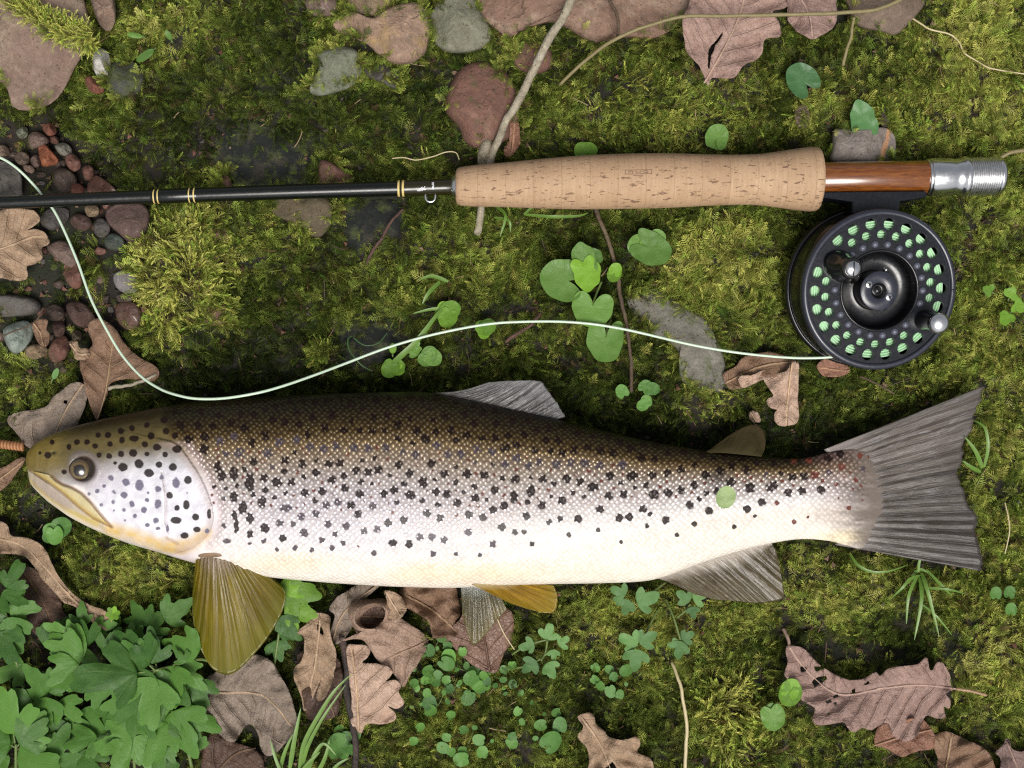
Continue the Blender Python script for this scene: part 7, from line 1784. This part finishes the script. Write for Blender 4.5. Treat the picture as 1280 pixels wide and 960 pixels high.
# winding knob with silver dome
kx_, ky_ = pol(72, -31.5)
v, f = rev((kx_, ky_, 0), [(13.5 * px_, -0.0006), (13.2 * px_, 0.0012), (11.6 * px_, 0.0035), (11.4 * px_, 0.0085), (12.6 * px_, 0.0118), (13.4 * px_, 0.0135), (12.6 * px_, 0.0146)], 40)
kb = rp("winding_knob", v, f, m_knob)
v, f = rev((kx_, ky_, 0), [(13.0 * px_, 0.0142), (12.9 * px_, 0.0150), (11 * px_, 0.0160), (7 * px_, 0.0168), (3 * px_, 0.0171), (0.00001, 0.0172)], 40)
part("knob_cap", v, f, m_silver, kb, local=True)
# counter knob: oval black body and slotted silver screw
lx_, ly_ = pol(57, 151)
def oval(r, z, st=1.35, ang=30):
    a = np.linspace(0, 2 * np.pi, 48, endpoint=False); e = np.stack([r * px_ * np.cos(a) * st, r * px_ * np.sin(a), np.full(48, z)], -1)
    ca, sa = math.cos(math.radians(-ang)), math.sin(math.radians(-ang)); return np.stack([e[:, 0] * ca - e[:, 1] * sa + lx_, e[:, 0] * sa + e[:, 1] * ca + ly_, e[:, 2]], -1)
rings_ = [oval(19, -0.0006), oval(19.2, 0.0012), oval(18.2, 0.0030, 1.3), oval(15.5, 0.0055, 1.2), oval(13.5, 0.0090, 1.08), oval(13.2, 0.0112, 1.0), oval(11.5, 0.0122, 1.0), oval(9.5, 0.0124, 1.0)]
v = np.concatenate(rings_); lv = rp("counter_knob", v, grid_faces(len(rings_), 48, True), m_knob)
v, f = rev((lx_, ly_, 0), [(9.6 * px_, 0.0118), (9.5 * px_, 0.0128), (8.4 * px_, 0.0134), (0.00001, 0.0136)], 36); cap = part("screw_cap", v, f, m_silver, lv, local=True)
bv, bf = box((lx_, ly_, 0.01352), (1.3 * px_, 17 * px_, 0.0004)); part("screw_slot", bv, bf, m_knob, lv, local=True)
M = MB()
for k in range(5):
    bv, bf = box((lx_ - (20 - 2.6 * k) * px_, ly_ + (10.5 - 1.4 * k) * px_, 0.0026 + 0.0003 * k), (1.0 * px_, 8 * px_, 0.0008)); M.add(bv, bf)
v, f, a = M.data(); part("grip_ridges", v, f, m_blk, lv, local=True)
v, f = rev((*pol(94.8, 0.5), 0.0009), [(1.6 * px_, 0.0), (1.4 * px_, 0.0002), (0.00001, 0.0002)], 14); rp("rim_mark", v, f, m_knob)
# reel foot under the wooden seat (built where it stands, then joined to the reel)
foot = [(1024, 240.5), (1158, 239), (1158.5, 246), (1140, 249.5), (1126, 251.5), (1124.5, 270), (1066, 271), (1065, 252.5), (1046, 249.5), (1024, 246.5)]
fw = Wn(np.array(foot)[:, 0], np.array(foot)[:, 1], 0.021)[:, :2]
v, f = prism(fw, 0.0105, 0.0212, 0.0007)
part("reel_foot", v, f, m_face, reel, smooth=False)

# ------------------------------------------------------------------ fly line
LN = [(-60, 186, 8), (-30, 189, 8), (0, 197, 8), (22, 211, 8), (44, 233, 6), (56, 249, 6), (68, 264, 7), (82, 292, 8), (98, 330, 9), (113, 372, 10), (131, 408, 11), (152, 443, 12), (176, 470, 15), (200, 486, 19), (222, 494, 23.5), (246, 498.3, 26), (280, 497.8, 27), (320, 491.5, 27), (352, 483, 24), (390, 470, 18), (430, 455, 12), (480, 436, 9), (530, 421, 9), (580, 410, 9), (620, 404, 9), (660, 402, 9), (700, 402, 10), (740, 405, 10), (780, 411.5, 9), (820, 420.5, 9), (860, 430, 10), (900, 437.5, 10), (940, 443, 10), (980, 446.6, 10), (1010, 447.5, 10), (1040, 446, 11), (1062, 440, 12), (1078, 425, 13)]
q = cr(LN, 8)
v, f = tube(Wn(q[:, 0], q[:, 1], q[:, 2] * 1e-3), 1.65 * S, 10)
m_fly = m_plain('fly_line', (0.52,0.65,0.50), 0.38, coat=0.2, var=0.05)
solo("fly_line", v, f, m_fly, "pale mint fly line curving from the left edge under the rod round to the reel", "fishing line")
